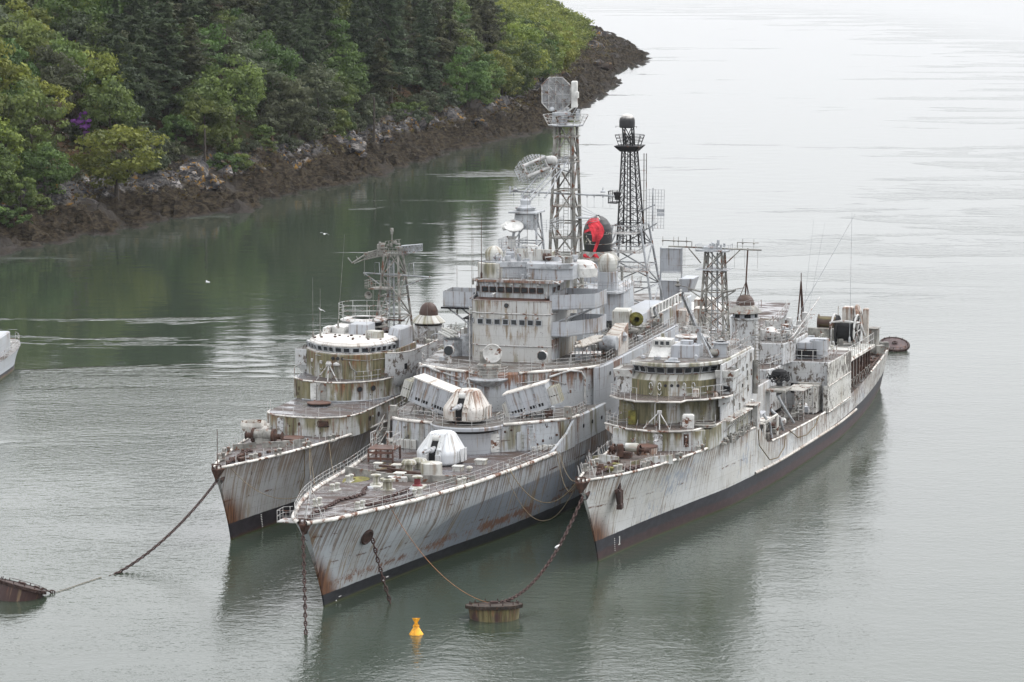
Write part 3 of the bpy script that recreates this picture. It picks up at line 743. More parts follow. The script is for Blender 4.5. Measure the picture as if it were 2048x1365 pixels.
# ------------------------------------------------------------------ ships: frame x = to port, y = aft of the stem, z = above water
class Hull:
    def __init__(s, length, wl, dk, zd, rake, knuckle=None, stern=1.2):
        s.L, s.wl, s.dk, s.zd, s.rake, s.kn, s.st = length, wl, dk, zd, rake, knuckle, stern
    def zdk(s, y): return smooth_tab(s.zd, y)
    def half(s, y): return smooth_tab(s.dk, y)
    def section(s, q, side):
        """points from keel to deck edge of station q metres behind the stem."""
        zd = s.zdk(q); hw = max(.05, smooth_tab(s.wl, q)); hd = s.half(q); pts = []
        zs = [-3, -1, 0, .3, .7, 1.2, 1.8, 2.5] + [2.5 + (zd - 2.5) * k / 7 for k in range(1, 8)]
        fl = smooth_tab([(-8, 1.9), (10, 1.7), (40, 1.25), (70, 1.0), (200, 1.0)], q)
        for z in zs:
            f = max(0, z / zd)
            if s.kn and 2 < q < 90:
                zk = s.kn[0] + s.kn[1] * q; fk = zk / zd
                if 0 < fk < .97:
                    k = min(1, (q - 2) / 12) * max(0, min(1, (90 - q) / 25)); xk = hw + (hd - hw) * (.78 * k + (1 - k) * fk ** fl)
                    x = hw + (xk - hw) * (f / fk) ** (fl * .8) if f < fk else xk + (hd - xk) * (f - fk) / (1 - fk)
                else: x = hw + (hd - hw) * f ** fl
            else: x = hw + (hd - hw) * f ** fl
            if z < 0: x = hw * (1 + z * .06)
            pts.append((side * x, q + s.shift(z, q), z))
        return pts
    def shift(s, z, q):
        zt = s.zd[0][1]
        a = s.rake * (max(0, z) / zt) ** 1.25 * -1 * math.exp(-max(0, q) / 9) if z > 0 else 0
        if q > s.L - 12: a += s.st * max(0, z) / 6 * (q - s.L + 12) / 12
        return a
    def edge(s, q, side, up=0.0, inn=0.0):
        zd = s.zdk(q); return Vector((side * (s.half(q) - inn), q + s.shift(zd, q), zd + up))
    def q_at(s, y):
        lo, hi = 0, s.L
        for _ in range(40):
            m = (lo + hi) / 2
            if m + s.shift(s.zdk(m), m) < y: lo = m
            else: hi = m
        return lo
    def side_x(s, q, z):
        P = s.section(q, 1); return float(np.interp(z, [p[2] for p in P], [p[0] for p in P]))
    def stations(s): return [0, .25, .6, 1.1, 1.8, 2.6, 3.6, 5] + list(np.arange(6.5, s.L - .4, 1.5)) + [s.L]
    def mesh(s, cut=None):
        b = MB(); qs = s.stations()
        for side in (-1, 1):
            rows = [s.section(q, side) for q in qs]
            uv = [[(p[1] + side * 300 + q * .15, r[-1][2] - p[2]) for p in r] for q, r in zip(qs, rows)]
            b.grid(rows, uv, 0, True)
        A, B2 = s.section(s.L, -1), s.section(s.L, 1)
        b.grid([A, B2], [[(p[0], A[-1][2] - p[2]) for p in A], [(p[0], A[-1][2] - p[2]) for p in B2]], 0, False)
        b.grid([s.section(0, -1), s.section(0, 1)], None, 0, False)
        return b
    def deck(s, q0, q1, drop=0.06, camber=.12):
        b = MB(); qs = [q for q in s.stations() if q0 <= q <= q1]
        rows = []
        for q in qs:
            e = s.edge(q, 1); rows.append([Vector((e.x * k, e.y, e.z - drop + camber * (1 - k * k) * min(1, e.x / 4))) for k in (-1, -.66, -.33, 0, .33, .66, 1)])
        b.grid(rows, None, 0, False); return b
    def rim(s, q0, q1, r=.13, sides=(-1, 1)):
        b = MB(); qs = [q for q in s.stations() if q0 <= q <= q1]
        for side in sides: b.path([s.edge(q, side, .03, .03) for q in qs], r, 7)
        return b
    def edges(s, q0, q1, side, step=1.6, up=0, inn=.2):
        return [s.edge(q, side, up, inn) for q in np.arange(q0, q1 + .01, step)]

def fairlead(parent, y, z, s=1.0):
    """rusty roller fairlead plated round the stem head."""
    b = MB(); lo = [(-.1 * s, y + .5), (-.08 * s, y - .15 * s), (.08 * s, y - .15 * s), (.1 * s, y + .5)]; hi = [(-.72 * s, y + .55), (-.3 * s, y - .55 * s), (.3 * s, y - .55 * s), (.72 * s, y + .55)]
    b.prism(lo, z - 1.05 * s, z, 0, 0, .06, hi)
    for x, yy in ((-.42, .1), (.42, .1), (-.22, -.4), (.22, -.4)): b.lathe((x * s, y + yy * s, z), [(.11, 0), (.08, .12), (.08, .3), (.14, .36), (0, .38)], 8)
    b.tube((-.45 * s, y - .05, z + .4), (.45 * s, y - .05, z + .4), .06, 5)
    return b.build('stem_fairlead', ['rust'], parent)
def soften(o, wd=.1):
    """weld the plates and round their edges."""
    bm = bmesh.new(); bm.from_mesh(o.data); bmesh.ops.remove_doubles(bm, verts=bm.verts, dist=.002); bmesh.ops.recalc_face_normals(bm, faces=bm.faces); bm.to_mesh(o.data); bm.free()
    m = o.modifiers.new('rounded', 'BEVEL'); m.width = wd; m.segments = 3; m.limit_method = 'ANGLE'; m.angle_limit = R_(12)
    for p in o.data.polygons: p.use_smooth = True
    m2 = o.modifiers.new('wn', 'WEIGHTED_NORMAL'); m2.keep_sharp = False
def windows(parent, pts, w, h, nrm, tilt=0.0, frame='steel', name='window', depth=.05):
    """separate panes, each with its own frame; nrm = outward direction in plan for every point."""
    for i, p in enumerate(pts):
        nn = nrm[i] if isinstance(nrm, list) else nrm; n = Vector((nn[0], nn[1], 0)).normalized(); ww = w[i] if isinstance(w, (list, tuple)) else w
        a = Vector((-n.y, n.x, 0)); up = Vector((0, 0, 1)) * math.cos(tilt) + n * math.sin(tilt); o = up.cross(a) if up.cross(a).dot(n) > 0 else a.cross(up)
        p = Vector(p) + o * .03
        b = MB(); q = [p + a * sx * ww / 2 + up * sz * h / 2 for sx, sz in ((-1, -1), (1, -1), (1, 1), (-1, 1))]
        b.face(q)
        g = b.build(name, ['glass'], parent)
        f = MB()
        for k in range(4): f.tube(q[k] + o * .015, q[(k + 1) % 4] + o * .015, depth, 4)
        f.build('frame', [frame], g)
def door(parent, p, nrm, w=.75, h=1.75, mat='greypaint', name='door'):
    n = Vector((nrm[0], nrm[1], 0)).normalized(); a = Vector((-n.y, n.x, 0)); p = Vector(p)
    b = MB(); P = lambda x, z, d: p + a * x + Vector((0, 0, z)) + n * d
    out = []
    for k in range(16):
        t = 2 * math.pi * k / 16; cx = math.copysign(w / 2 - .22, math.cos(t)); cz = math.copysign(h / 2 - .22, math.sin(t))
        out.append((cx + .22 * math.cos(t), cz + h / 2 + .22 * math.sin(t)))
    b.face([P(x, z, .09) for x, z in out])
    for k in range(16): b.face([P(*out[k], 0), P(*out[(k + 1) % 16], 0), P(*out[(k + 1) % 16], .09), P(*out[k], .09)])
    o = b.build(name, [mat], parent)
    c = MB()
    for z in (.3, .75, 1.2, 1.5): c.tube(P(w * .2, z, .12), P(w * .5, z, .12), .035, 4)
    c.build('door_clip', ['steel_old'], o)
def porthole(parent, p, nrm, r=.2, mat='rustd'):
    n = Vector(nrm).normalized(); q = Vector((0, 0, 1)).rotation_difference(n).to_matrix()
    b = MB(); b.lathe(p, [(r * 1.25, 0), (r * 1.25, .06), (r, .07)], 14, 0, q); b.disc(Vector(p) + n * .05, r, 14, 1, q)
    b.build('porthole', [mat, 'glass'], parent)
def bollards(parent, p, rot=0.0, mat='steel_old', h=.55, name='bollard'):
    b = MB(); c = Vector(p); d = Vector((math.cos(rot), math.sin(rot), 0)) * .42
    b.box(c + Vector((0, 0, .06)), (1.35, .55, .12), rot)
    for s_ in (-1, 1): b.lathe(c + d * s_, [(.2, .1), (.2, h), (.27, h), (.27, h + .12), (.16, h + .17), (0, h + .18)], 10)
    return b.build(name, [mat], parent)
def hatch(parent, p, sx=.8, sy=.8, h=.45, mat='white', rot=0):
    b = MB(); b.box(Vector(p) + Vector((0, 0, h / 2)), (sx, sy, h), rot); b.box(Vector(p) + Vector((0, 0, h + .05)), (sx + .14, sy + .14, .1), rot)
    for a in (-1, 1): b.box(Vector(p) + Vector((a * sx * .3, -sy * .55, h * .7)), (.1, .08, .2), rot)
    return b.build('hatch', [mat], parent)
def mushroom(parent, p, r=.45, h=.7, mat='algae_white'):
    b = MB(); b.lathe(p, [(r * .55, 0), (r * .55, h * .6), (r, h * .62), (r, h * .8), (r * .8, h), (r * .3, h + .06), (0, h + .07)], 14)
    return b.build('ventilator', [mat], parent)
def whip(parent, p, h, lean=(0, 0), r=.03, mat='steel_old'):
    b = MB(); p = Vector(p); b.lathe(p, [(.12, 0), (.12, .5), (.05, .7)], 8); b.tube(p + Vector((0, 0, .5)), p + Vector((lean[0], lean[1], h)), r, 4, r * .5)
    return b.build('whip_antenna', [mat], parent)
def clutter(parent, name, boxes, mat): # pipes, lockers and fittings fixed to a wall or deck
    b = MB()
    for c, sz in boxes: b.box(c, sz)
    return b.build(name, [mat], parent)
def wall_fittings(parent, a, c, z0, z1, n, seed, mat='steel_old', out=(0, -1)):
    """conduits, cleats and lamp brackets along a wall that runs from a to c in plan."""
    rd = random.Random(seed); b = MB(); a, c = Vector((*a, 0)), Vector((*c, 0)); d = (c - a).normalized(); o = Vector((*out, 0)).normalized()
    for k in range(n):
        p = a.lerp(c, rd.random()) + o * .04; z = rd.uniform(z0 + .15, z1 - .3); r = rd.random()
        if r < .22: b.tube(p + Vector((0, 0, z0)), p + Vector((0, 0, z1 - .1)), .028, 4)
        elif r < .40:
            q = p + d * rd.uniform(.6, 1.8); b.tube(p + Vector((0, 0, z)), q + Vector((0, 0, z)), .03, 4)
        elif r < .62: b.box(p + o * .08 + Vector((0, 0, z)), (.2, .16, rd.uniform(.16, .36)), math.atan2(d.y, d.x))
        elif r < .8: b.lathe(p + Vector((0, 0, z)), [(.1, 0), (.13, .08), (.1, .2), (0, .22)], 8)
        else:
            q = o * .12
            for s_ in (-.1, .1): b.tube(p + d * s_ + Vector((0, 0, z)), p + d * s_ + q + Vector((0, 0, z)), .025, 4); b.tube(p + d * s_ + q + Vector((0, 0, z)), p + d * s_ + q + Vector((0, 0, z + .25)), .025, 4)
    return b.build('pipe_fittings', [mat], parent)
def greeble(parent, box, n, seed, h=1.6):
    """vents, lockers, posts, pipes and short rails crowded on a deck; box = (x0, x1, y0, y1, z)."""
    rd = random.Random(seed); x0, x1, y0, y1, z = box
    for k in range(n):
        p = Vector((rd.uniform(x0, x1), rd.uniform(y0, y1), z)); r = rd.random(); b = MB()
        if r < .22: s_ = rd.uniform(.3, .95); b.box(p + Vector((0, 0, s_ * .4)), (s_, s_ * rd.uniform(.5, 1.3), s_ * .8), rd.choice((0, 0, .1, .8))); nm, m_ = 'locker', rd.choice(('steel', 'steel_old', 'white', 'greypaint'))
        elif r < .36: q = rd.uniform(.18, .42); hh = rd.uniform(.6, h); b.lathe(p, [(q * .7, 0), (q * .7, hh * .7), (q, hh * .75), (q * .9, hh), (0, hh * 1.05)], 10); nm, m_ = 'ventilator', rd.choice(('steel', 'white', 'steel_old', 'algae_white'))
        elif r < .52: b.tube(p, p + Vector((rd.uniform(-.3, .3), rd.uniform(-.3, .3), rd.uniform(.8, h * 1.5))), rd.uniform(.04, .1), 5); nm, m_ = 'post', rd.choice(('rail', 'steel_old', 'rust'))
        elif r < .70:
            d = Vector((rd.uniform(-.4, .4), 1, 0)).normalized() * rd.uniform(1.2, 3.2); b.rail([p, p + d], 1.05, 3, .9, .03); nm, m_ = 'railing', 'rail'
        elif r < .82: b.ladder(p, p + Vector((rd.uniform(-.3, .3), .2, h * 1.1)), .45); nm, m_ = 'ladder', 'steel_old'
        elif r < .93:
            d = Vector((rd.uniform(-1, 1), rd.uniform(-1, 1), 0)).normalized() * rd.uniform(.8, 2.2); b.path([p, p + Vector((0, 0, h * .7)), p + d * .3 + Vector((0, 0, h * .85)), p + d + Vector((0, 0, h * .8)), p + d], .07, 5); nm, m_ = 'pipe', rd.choice(('steel', 'steel_old', 'rail'))
        else: b.lathe(p + Vector((0, 0, .5)), [(0, -.45), (.38, -.4), (.4, .3), (.25, .45), (0, .5)], 12, 0, Matrix.Rotation(1.57, 3, 'Y')); nm, m_ = 'drum', rd.choice(('white', 'steel_old', 'rust'))
        b.build(nm, [m_], parent, False)
def arc(cx, cy, r, a0, a1, n): return [(cx + r * math.cos(R_(a0 + (a1 - a0) * k / n)), cy + r * math.sin(R_(a0 + (a1 - a0) * k / n))) for k in range(n + 1)]
def chain_links(P, name, link=.62, wire=.075, mat='chain'):
    """one run of stud link chain along the points P."""
    P = [Vector(p) for p in P]; seg = [0]
    for a, b_ in zip(P, P[1:]): seg.append(seg[-1] + (b_ - a).length)
    def at(s_):
        k = min(len(P) - 2, max(0, int(np.searchsorted(seg, s_)) - 1)); f = (s_ - seg[k]) / max(1e-6, seg[k + 1] - seg[k]); return P[k].lerp(P[k + 1], min(1, max(0, f)))
    b = MB(); s_ = 0; k = 0; pitch = link * .74
    while s_ + link < seg[-1]:
        p, q = at(s_), at(s_ + link); d = (q - p).normalized(); ref = Vector((0, 0, 1)) if abs(d.z) < .9 else Vector((1, 0, 0))
        a = d.cross(ref).normalized(); u = d.cross(a); a = a if k % 2 else u; n = d.cross(a); c = (p + q) / 2; hl, hw = link * .33, link * .21; rows = []
        for j in range(10):
            t_ = 2 * math.pi * j / 10; ex = math.cos(t_); ey = math.sin(t_)
            m = c + d * (math.copysign(hl - hw, ex) * (1 if abs(ex) > .01 else 0) + hw * ex * 1.5) + a * hw * ey
            rad = (d * ex + a * ey).normalized()
            rows.append([m + (rad * math.cos(x) + n * math.sin(x)) * wire for x in (0, 1.57, 3.14, 4.71)])
        rows.append(rows[0]); b.grid(rows, None, 0, True, True); b.tube(c - a * hw, c + a * hw, wire * .7, 4)
        s_ += pitch; k += 1
    return b.build(name, [mat])
def sag(p, q, dip, n=24): # hanging line
    p, q = Vector(p), Vector(q); return [p.lerp(q, k / n) - Vector((0, 0, dip * 4 * (k / n) * (1 - k / n))) for k in range(n + 1)]

def ship_root(name, xy, deg): return empty(name, (xy[0], xy[1], 0), R_(-deg))
C_O, C_DEG = (-16.692, 305.016), 15.7
R_O, R_DEG = (8.146, 325.941), 17.5
L_O, L_DEG = (-27.482, 336.833), 15.5
def world(o, deg, p):
    a = R_(deg); return Vector((o[0] + math.cos(a) * p[0] + math.sin(a) * p[1], o[1] - math.sin(a) * p[0] + math.cos(a) * p[1], p[2]))
cw = lambda p: world(C_O, C_DEG, p)
rw = lambda p: world(R_O, R_DEG, p)
lw = lambda p: world(L_O, L_DEG, p)

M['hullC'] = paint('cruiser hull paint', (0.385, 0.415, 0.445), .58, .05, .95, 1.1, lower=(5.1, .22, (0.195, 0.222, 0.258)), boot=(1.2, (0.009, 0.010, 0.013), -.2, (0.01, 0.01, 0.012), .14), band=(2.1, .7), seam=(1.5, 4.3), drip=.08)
M['hullR'] = paint('destroyer hull white grey', (0.53, 0.54, 0.54), .6, .22, .8, 2.3, boot=(2.15, (0.012, 0.013, 0.018), 1.05, (0.027, 0.013, 0.014), .12), seam=(2.9,), flake=True, drip=.06, chip=((0.30, 0.33, 0.38), -.2, 3.0))
M['hullL'] = paint('destroyer hull stained grey', (0.34, 0.345, 0.35), .5, .1, .95, 5.2, boot=(1.75, (0.013, 0.010, 0.013), .3, (0.04, 0.012, 0.012), .12), seam=(3.6,), drip=.10)
M['wallC'] = paint('cruiser upperworks paint', (0.42, 0.45, 0.485), .55, .5, .7, 4.4)
M['wallC_tan'] = paint('cruiser bridge front paint', (0.42, 0.425, 0.42), .55, .45, 1.05, 6.1)
M['wallC_rust'] = paint('cruiser rust run wall', (0.42, 0.445, 0.475), .78, .45, .75, 8.7, topw=2.0)
M['wallR'] = paint('algae stained destroyer front', (0.50, 0.52, 0.53), .56, .92, .75, 3.7)
M['wallR_green'] = paint('very green destroyer front', (0.47, 0.485, 0.49), .35, 1.22, .8, 9.2)
M['wallR_side'] = paint('pale destroyer side', (0.48, 0.495, 0.51), .42, .2, .7, 7.7, chip=((0.12, 0.10, 0.085), 0.0, 1.0))
M['wallR_aft'] = paint('flaking destroyer quarter', (0.52, 0.52, 0.50), .42, .3, .7, 1.9, chip=((0.085, 0.072, 0.062), .85, 4.0))
M['wallL'] = paint('green and rust stained front', (0.46, 0.475, 0.48), .66, .98, .8, 2.9)
M['wallL_side'] = paint('mossy destroyer side', (0.30, 0.295, 0.26), .42, .95, 1.0, 6.6)
M['turret'] = paint('chalky turret white', (0.52, 0.54, 0.56), .35, .3, .5, 5.9, plates=False)
M['turret_rust'] = paint('rust stained turret white', (0.50, 0.48, 0.45), 1.0, .3, .8, 8.1, plates=False)
M['deckC'] = deckmat('wet rusty foredeck', (0.052, 0.036, 0.030), (0.10, 0.094, 0.10), 1.0, 1.0)
M['deckC2'] = deckmat('dirty upper deck', (0.085, 0.074, 0.065), (0.16, 0.156, 0.15), .5, 4.0)
M['deckR'] = deckmat('dry brown deck', (0.075, 0.058, 0.050), (0.11, 0.096, 0.088), .5, 7.0)
M['deckL'] = deckmat('wet grey deck', (0.07, 0.056, 0.050), (0.135, 0.138, 0.15), 1.0, 9.0)
M['roof_white'] = paint('peeling white roof', (0.60, 0.585, 0.56), .4, .1, .6, 3.3)
M['lid'] = plain('rusty brown cover plate', (0.088, 0.044, 0.032), .5, 0, .4, .3, .8)
M['moss'] = plain('green and brown moss', (0.14, 0.13, 0.03), .95, 0, .6, .2, 1.4)
# ------------------------------------------------------------------ the cruiser in the middle
random.seed(31)
C = ship_root('warship', C_O, C_DEG)
tag(C, 'large grey rust streaked cruiser with two domed gun turrets, in the middle of the three', 'warship', 'decommissioned warships moored side by side')
HC = Hull(178, [(0, .06), (10, 1.5), (22.7, 3.6), (37.6, 6.6), (55, 9.0), (72, 10), (130, 9.9), (160, 8), (178, 4)],
          [(0, .35), (.6, 1.0), (1.8, 1.9), (4.3, 2.9), (8, 4.2), (12, 5.2), (20, 6.5), (30, 7.5), (40, 8.6), (50, 9.5), (62, 10), (140, 9.8), (165, 8.6), (178, 6.5)],
          [(0, 8.55), (6, 8.3), (15, 7.9), (30, 7.3), (46, 7.05), (80, 6.9), (178, 6.6)], 5.6, knuckle=(5.1, 0.0))
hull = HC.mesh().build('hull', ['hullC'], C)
HC.deck(0, 178).build('foredeck', ['deckC'], C)
HC.rim(0, 46, .2).build('deck_edge', ['rim'], C)
# hawse pipes and anchor recess on the bow
for sd in (1,):
    y = 4.2; z = 5.75; x = HC.side_x(6.5, z); b = MB(); q = Vector((0, 0, 1)).rotation_difference(Vector((.86, -.36, -.36)).normalized()).to_matrix()
    b.lathe((x - .12, y, z), [(.72, 0), (.78, .12), (.62, .2), (.5, .05), (.45, -.3)], 20, 0, q); b.disc((x - .02, y - .05, z - .02), .6, 20, 0, q)
    b.build('hawse_pipe', ['rustd'], C)
fairlead(C, -5.3, 8.5, .95)
b = MB() # rust drip under the fairlead
for side, q0, q1, nm in ((1, 1.2, 45, 'railing'), (-1, 1.2, 45, 'railing')):
    b = MB(); b.rail(HC.edges(q0, q1, side, 1.5, .05, .12), 1.05, 3, 1.5, .026, .03); b.build(nm, ['rail'], C)
b = MB(); b.rail([HC.edge(1.2, -1, .05, .1), HC.edge(.3, -1, .05, .05), HC.edge(.3, 1, .05, .05), HC.edge(1.2, 1, .05, .1)], 1.05, 3, .8, .026)
b.build('bow_railing', ['rail'], C)
b = MB() # jackstaff sheer legs
for e in ((-.9, -2.6), (.9, -2.6), (0, -5.0)): b.tube((e[0], e[1], 8.4), (0, -3.3, 11.4), .05, 5)
b.tube((0, -3.3, 8.4), (0, -3.3, 12.4), .045, 5); b.build('jackstaff', ['rail'], C)
b = MB(); b.rail([(-2.6, -.2, 7.6), (-4.2, -.4, 7.6), (-4.2, 1.4, 7.6), (-3.5, 1.9, 7.6)], 1.0, 2, .8, .03); b.box((-3.4, .6, 7.55), (1.7, 1.9, .1)); b.build('side_platform', ['rail'], C)
# breakwater
b = MB(); bw = [(-6.5, 25.6), (-4, 24.3), (-1.4, 22.9), (0, 22.6), (2.4, 22.9), (5, 23.4), (7.0, 23.9)]
b.prism(bw + [(x, y + .16) for x, y in reversed(bw)], 7.35, 8.25, 0, 0, .03); b.build('breakwater', ['steel_old'], C)
b = MB()
for x, y in bw[1:-1]: b.tube((x, y + .2, 8.15), (x, y + .9, 7.5), .05, 4)
b.build('breakwater_stay', ['steel_old'], C)
# capstans with red and white heads
for (x, y, m_) in ((-1.25, 19.0, 'algae_white'), (2.75, 19.2, 'capred')):
    b = MB(); b.box((x + .1, y - .3, 7.72), (1.3, 2.4, .28), .1); b.build('capstan_bed', ['algae_white'], C)
    b = MB(); b.lathe((x, y, 7.8), [(.5, 0), (.5, .12), (.3, .25), (.3, .75), (.5, .85), (.5, .97), (0, 1.02)], 14, 0, None, True, 0, 6.2832, None, [0, 0, 0, 1, 1, 1]); b.build('capstan', [m_, 'algae_white'], C)
    b = MB(); q = Matrix.Rotation(R_(62), 3, 'X'); b.lathe((x + .15, y - 2.1, 7.55), [(.34, -.5), (.4, 0), (.38, .45), (.25, .75), (0, .85)], 12, 0, q); b.build('chain_pipe_cowl', ['greypaint'], C)
b = MB(); b.lathe((.7, 16.5, 7.75), [(.75, 0), (.75, .15), (.45, .2), (.45, .85), (.72, .95), (.72, 1.15), (.4, 1.2)], 18); b.build('warping_head', ['algae_white'], C)
for x, y, r in ((-1.9, 3.9, .2), (2.3, 3.4, .1), (-3.7, 14.2, .1), (4.5, 13.4, .1), (-4.4, 20.6, .3), (6.2, 22.2, .1)): bollards(C, (x, y, HC.zdk(y) - .02), r + 1.2, 'algae_white')
b = MB(); b.lathe((2.15, 25.6, 7.4), [(1.05, 0), (1.05, 1.55), (1.0, 1.6), (.0, 1.62)], 24, uvtop=1); b.build('vent_trunk', ['algae_white'], C)
mushroom(C, (-1.5, 30.1, 7.3), .75, 1.05); mushroom(C, (-.9, 31.6, 7.3), .8, 1.0); mushroom(C, (-1.6, 36.3, 7.1), .8, .8); mushroom(C, (4.2, 31.5, 7.3), .35, .45)
for p in ((-2.8, 30.6, 7.3, .95), (-.9, 25.5, 7.4, 1.1), (3.1, 31.4, 7.3, .9), (4.0, 36.2, 7.2, 1.0), (-4.9, 31, 7.3, .7)): hatch(C, p[:3], p[3], p[3] * .9, .42, 'algae_white')
b = MB(); b.box((-.2, 22.25, 7.75), (1.9, .55, .75), .12, 0, .12); b.build('hose_locker', ['white'], C)
b = MB()
for k in range(14): b.box((random.uniform(-3.8, 3.6), random.uniform(1, 27), 7.75 + random.uniform(-.1, .1)), (random.uniform(.15, 1.1), random.uniform(.12, .35), random.uniform(.1, .22)), random.uniform(0, 3))
b.build('deck_fitting', ['rustd'], C)
for (x, y) in ((-2.6, 27.2), (1.1, 24.6)): # rusty chain stoppers and derrick beams behind the breakwater
    b = MB()
    for k in range(4): b.box((x + random.uniform(-1, 1), y + random.uniform(-.5, .5), 7.7 + k * .12), (random.uniform(1.2, 2.6), .22, .2), random.uniform(-.6, .6), 0, .02)
    b.path(arc(x + .4, y, .8, 0, 200, 12) and [(px, py, 7.7 + .3 * math.sin(i)) for i, (px, py) in enumerate(arc(x + .4, y, .8, 0, 200, 12))], .035, 4); b.build('chain_stopper', ['rust'], C)
# rusty accommodation platform on the starboard side
b = MB(); x0, y0 = -5.75, 35.6
b.box((x0, y0, 8.55), (2.7, 2.6, .12), .1)
for dx in (-1.25, 0, 1.25):
    for dy in (-1.2, 1.2): b.box((x0 + dx, y0 + dy, 7.9), (.16, .16, 1.3), .1)
for z in (7.6, 8.2): b.box((x0, y0 - 1.25, z), (2.6, .1, .22), .1)
pl = b.build('rusty_platform', ['lid'], C)
b = MB(); b.rail([(x0 - 1.3, y0 + 1.2, 8.6), (x0 - 1.3, y0 - .3, 8.6)], 1.4, 2, .5, .05); b.rail([(x0 + 1.3, y0 - 1.2, 8.6), (x0 + 1.3, y0 + 1.2, 8.6), (x0 - .2, y0 + 1.2, 8.6)], 1.35, 2, .6, .05); b.build('platform_railing', ['rail'], pl)
b = MB(); b.ladder((-6.9, 36.2, 8.6), (-7.4, 41.5, 9.7), .7, (1, 0, 0), 12, .04); b.rail([(-7.0, 36.2, 8.6), (-7.6, 41.5, 9.8)], 1.1, 2, 1.5, .04); b.tube((-6.3, 38, 7.2), (-6.3, 39, 11.2), .14, 6); b.tube((-6.0, 38, 7.2), (-5.5, 39.5, 10.6), .1, 6); b.build('gangway', ['steel_old'], C)

# gun turrets: faceted dome with a twin cheeked slot and one barrel
def turret(loc, rot, mat, seed):
    random.seed(seed)
    b = MB(); n = 12
    def ring(fx, fb_, w, z, chx): # octagonal plan: front, back, half width, corner cut
        return [(-w, -fx + chx), (-w + chx * .9, -fx), (w - chx * .9, -fx), (w, -fx + chx), (w, fb_ - chx * 1.3), (w - chx * 1.2, fb_), (-w + chx * 1.2, fb_), (-w, fb_ - chx * 1.3)], z
    rings = [ring(2.25, 2.5, 2.16, .35, .8), ring(2.42, 2.6, 2.30, .5, .85), ring(2.42, 2.62, 2.42, 1.45, .9), ring(2.30, 2.6, 2.38, 1.72, .9), ring(.92, 1.95, 1.42, 3.32, .72), ring(.70, 1.7, 1.2, 3.50, .62)]
    rows = [[Vector((x, y, z)) for x, y in r] for r, z in rings]; zt = 3.52
    for k in range(len(rows) - 1):
        for i in range(8):
            j = (i + 1) % 8; u = i * 2.1
            b.face([rows[k][i], rows[k][j], rows[k + 1][j], rows[k + 1][i]], [(u, zt - rows[k][i].z), (u + 2, zt - rows[k][j].z), (u + 2, zt - rows[k + 1][j].z), (u, zt - rows[k + 1][i].z)], 0, False)
    b.face(rows[-1])
    t = b.build('gun_turret', [mat], C); soften(t, .2); t.location = loc; t.rotation_euler = (0, 0, rot); t.scale = (.87, .87, .95)
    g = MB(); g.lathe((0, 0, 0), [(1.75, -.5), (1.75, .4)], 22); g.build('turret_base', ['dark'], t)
    g = MB() # gun slot between the cheeks
    g.prism([(-.42, -2.50), (.42, -2.50), (.42, -2.1), (-.42, -2.1)], .45, 2.0, 0, 0, 0); 
    g.face([(-.40, -2.46, 1.6), (.40, -2.46, 1.6), (.40, -1.08, 3.26), (-.40, -1.08, 3.26)]); g.build('gun_slot', ['dark'], t)
    for sx in (-1, 1): # raised cheek plates
        g = MB(); pr = [(-2.60, .5), (-2.62, 1.45), (-2.48, 1.78), (-1.78, 2.6), (-1.06, 3.42), (-.5, 3.60)]
        o = [(-x * 1.0 + 0, z) for x, z in pr]
        for (a, c_) in zip(pr, pr[1:]):
            g.face([(sx * .42, a[0], a[1]), (sx * 1.0, a[0], a[1]), (sx * 1.0, c_[0], c_[1]), (sx * .42, c_[0], c_[1])], [(0, 3.5 - a[1]), (.6, 3.5 - a[1]), (.6, 3.5 - c_[1]), (0, 3.5 - c_[1])])
            for xx in (.42, 1.0): g.face([(sx * xx, a[0], a[1]), (sx * xx, c_[0], c_[1]), (sx * xx, c_[0] + .3, c_[1] - .14), (sx * xx, a[0] + .3, a[1] - .14)])
        g.build('cheek_plate', [mat], t)
        g = MB(); g.box((sx * .78, -2.72, 1.02), (.62, .18, .95), 0, 0, .05); g.box((sx * .8, -2.3, 1.98), (.5, .42, .3), 0, 0, .08, Matrix.Rotation(R_(42), 4, 'X')); g.build('sight_cover', [mat], t)
    g = MB(); q = Matrix.Rotation(R_(90), 3, 'X'); g.lathe((-.0, -1.9, 1.95), [(.32, 0), (.32, .9), (.26, 1.3), (.17, 1.4), (.14, 2.7), (.19, 2.75), (.19, 3.05), (.08, 3.05), (.08, 2.6)], 12, 0, q)
    g.build('gun_barrel', ['steel'], t)
    g = MB(); q = Matrix.Rotation(R_(90), 3, 'Y'); g.lathe((-.42, -1.25, 2.95), [(0, 0), (.34, 0), (.34, .84), (0, .84)], 14, 0, q); g.build('elevation_drum', ['white'], t)
    g = MB()
    for (x, y, w_, h_) in ((2.42, .35, .75, 1.35), (2.42, 1.3, .55, 1.35)): g.box((x, y, 1.15), (.07, w_, h_))
    g.build('access_door', [mat], t)
    g = MB()
    for k in range(3): g.tube((2.43, -.9 + k * .5, 1.7), (2.43, -.9 + k * .5, .6), .025, 4)
    for k in range(4): g.box((.72, -2.55 + .42 * k, 1.75 + .44 * k), (.1, .14, .06), 0)
    g.build('grab_rail', ['steel_old'], t)
    return t
turret((.15, 35.5, 7.05), R_(-7), 'turret', 1)
t2 = turret((.1, 44.6, 9.95), R_(-5), 'turret_rust', 2)
b = MB()
for e in ((-.7, -.3), (.7, -.3), (0, .9)): b.tube((e[0], e[1], 3.4), (0, .2, 4.75), .035, 4)
b.build('lifting_tripod', ['rail'], t2)

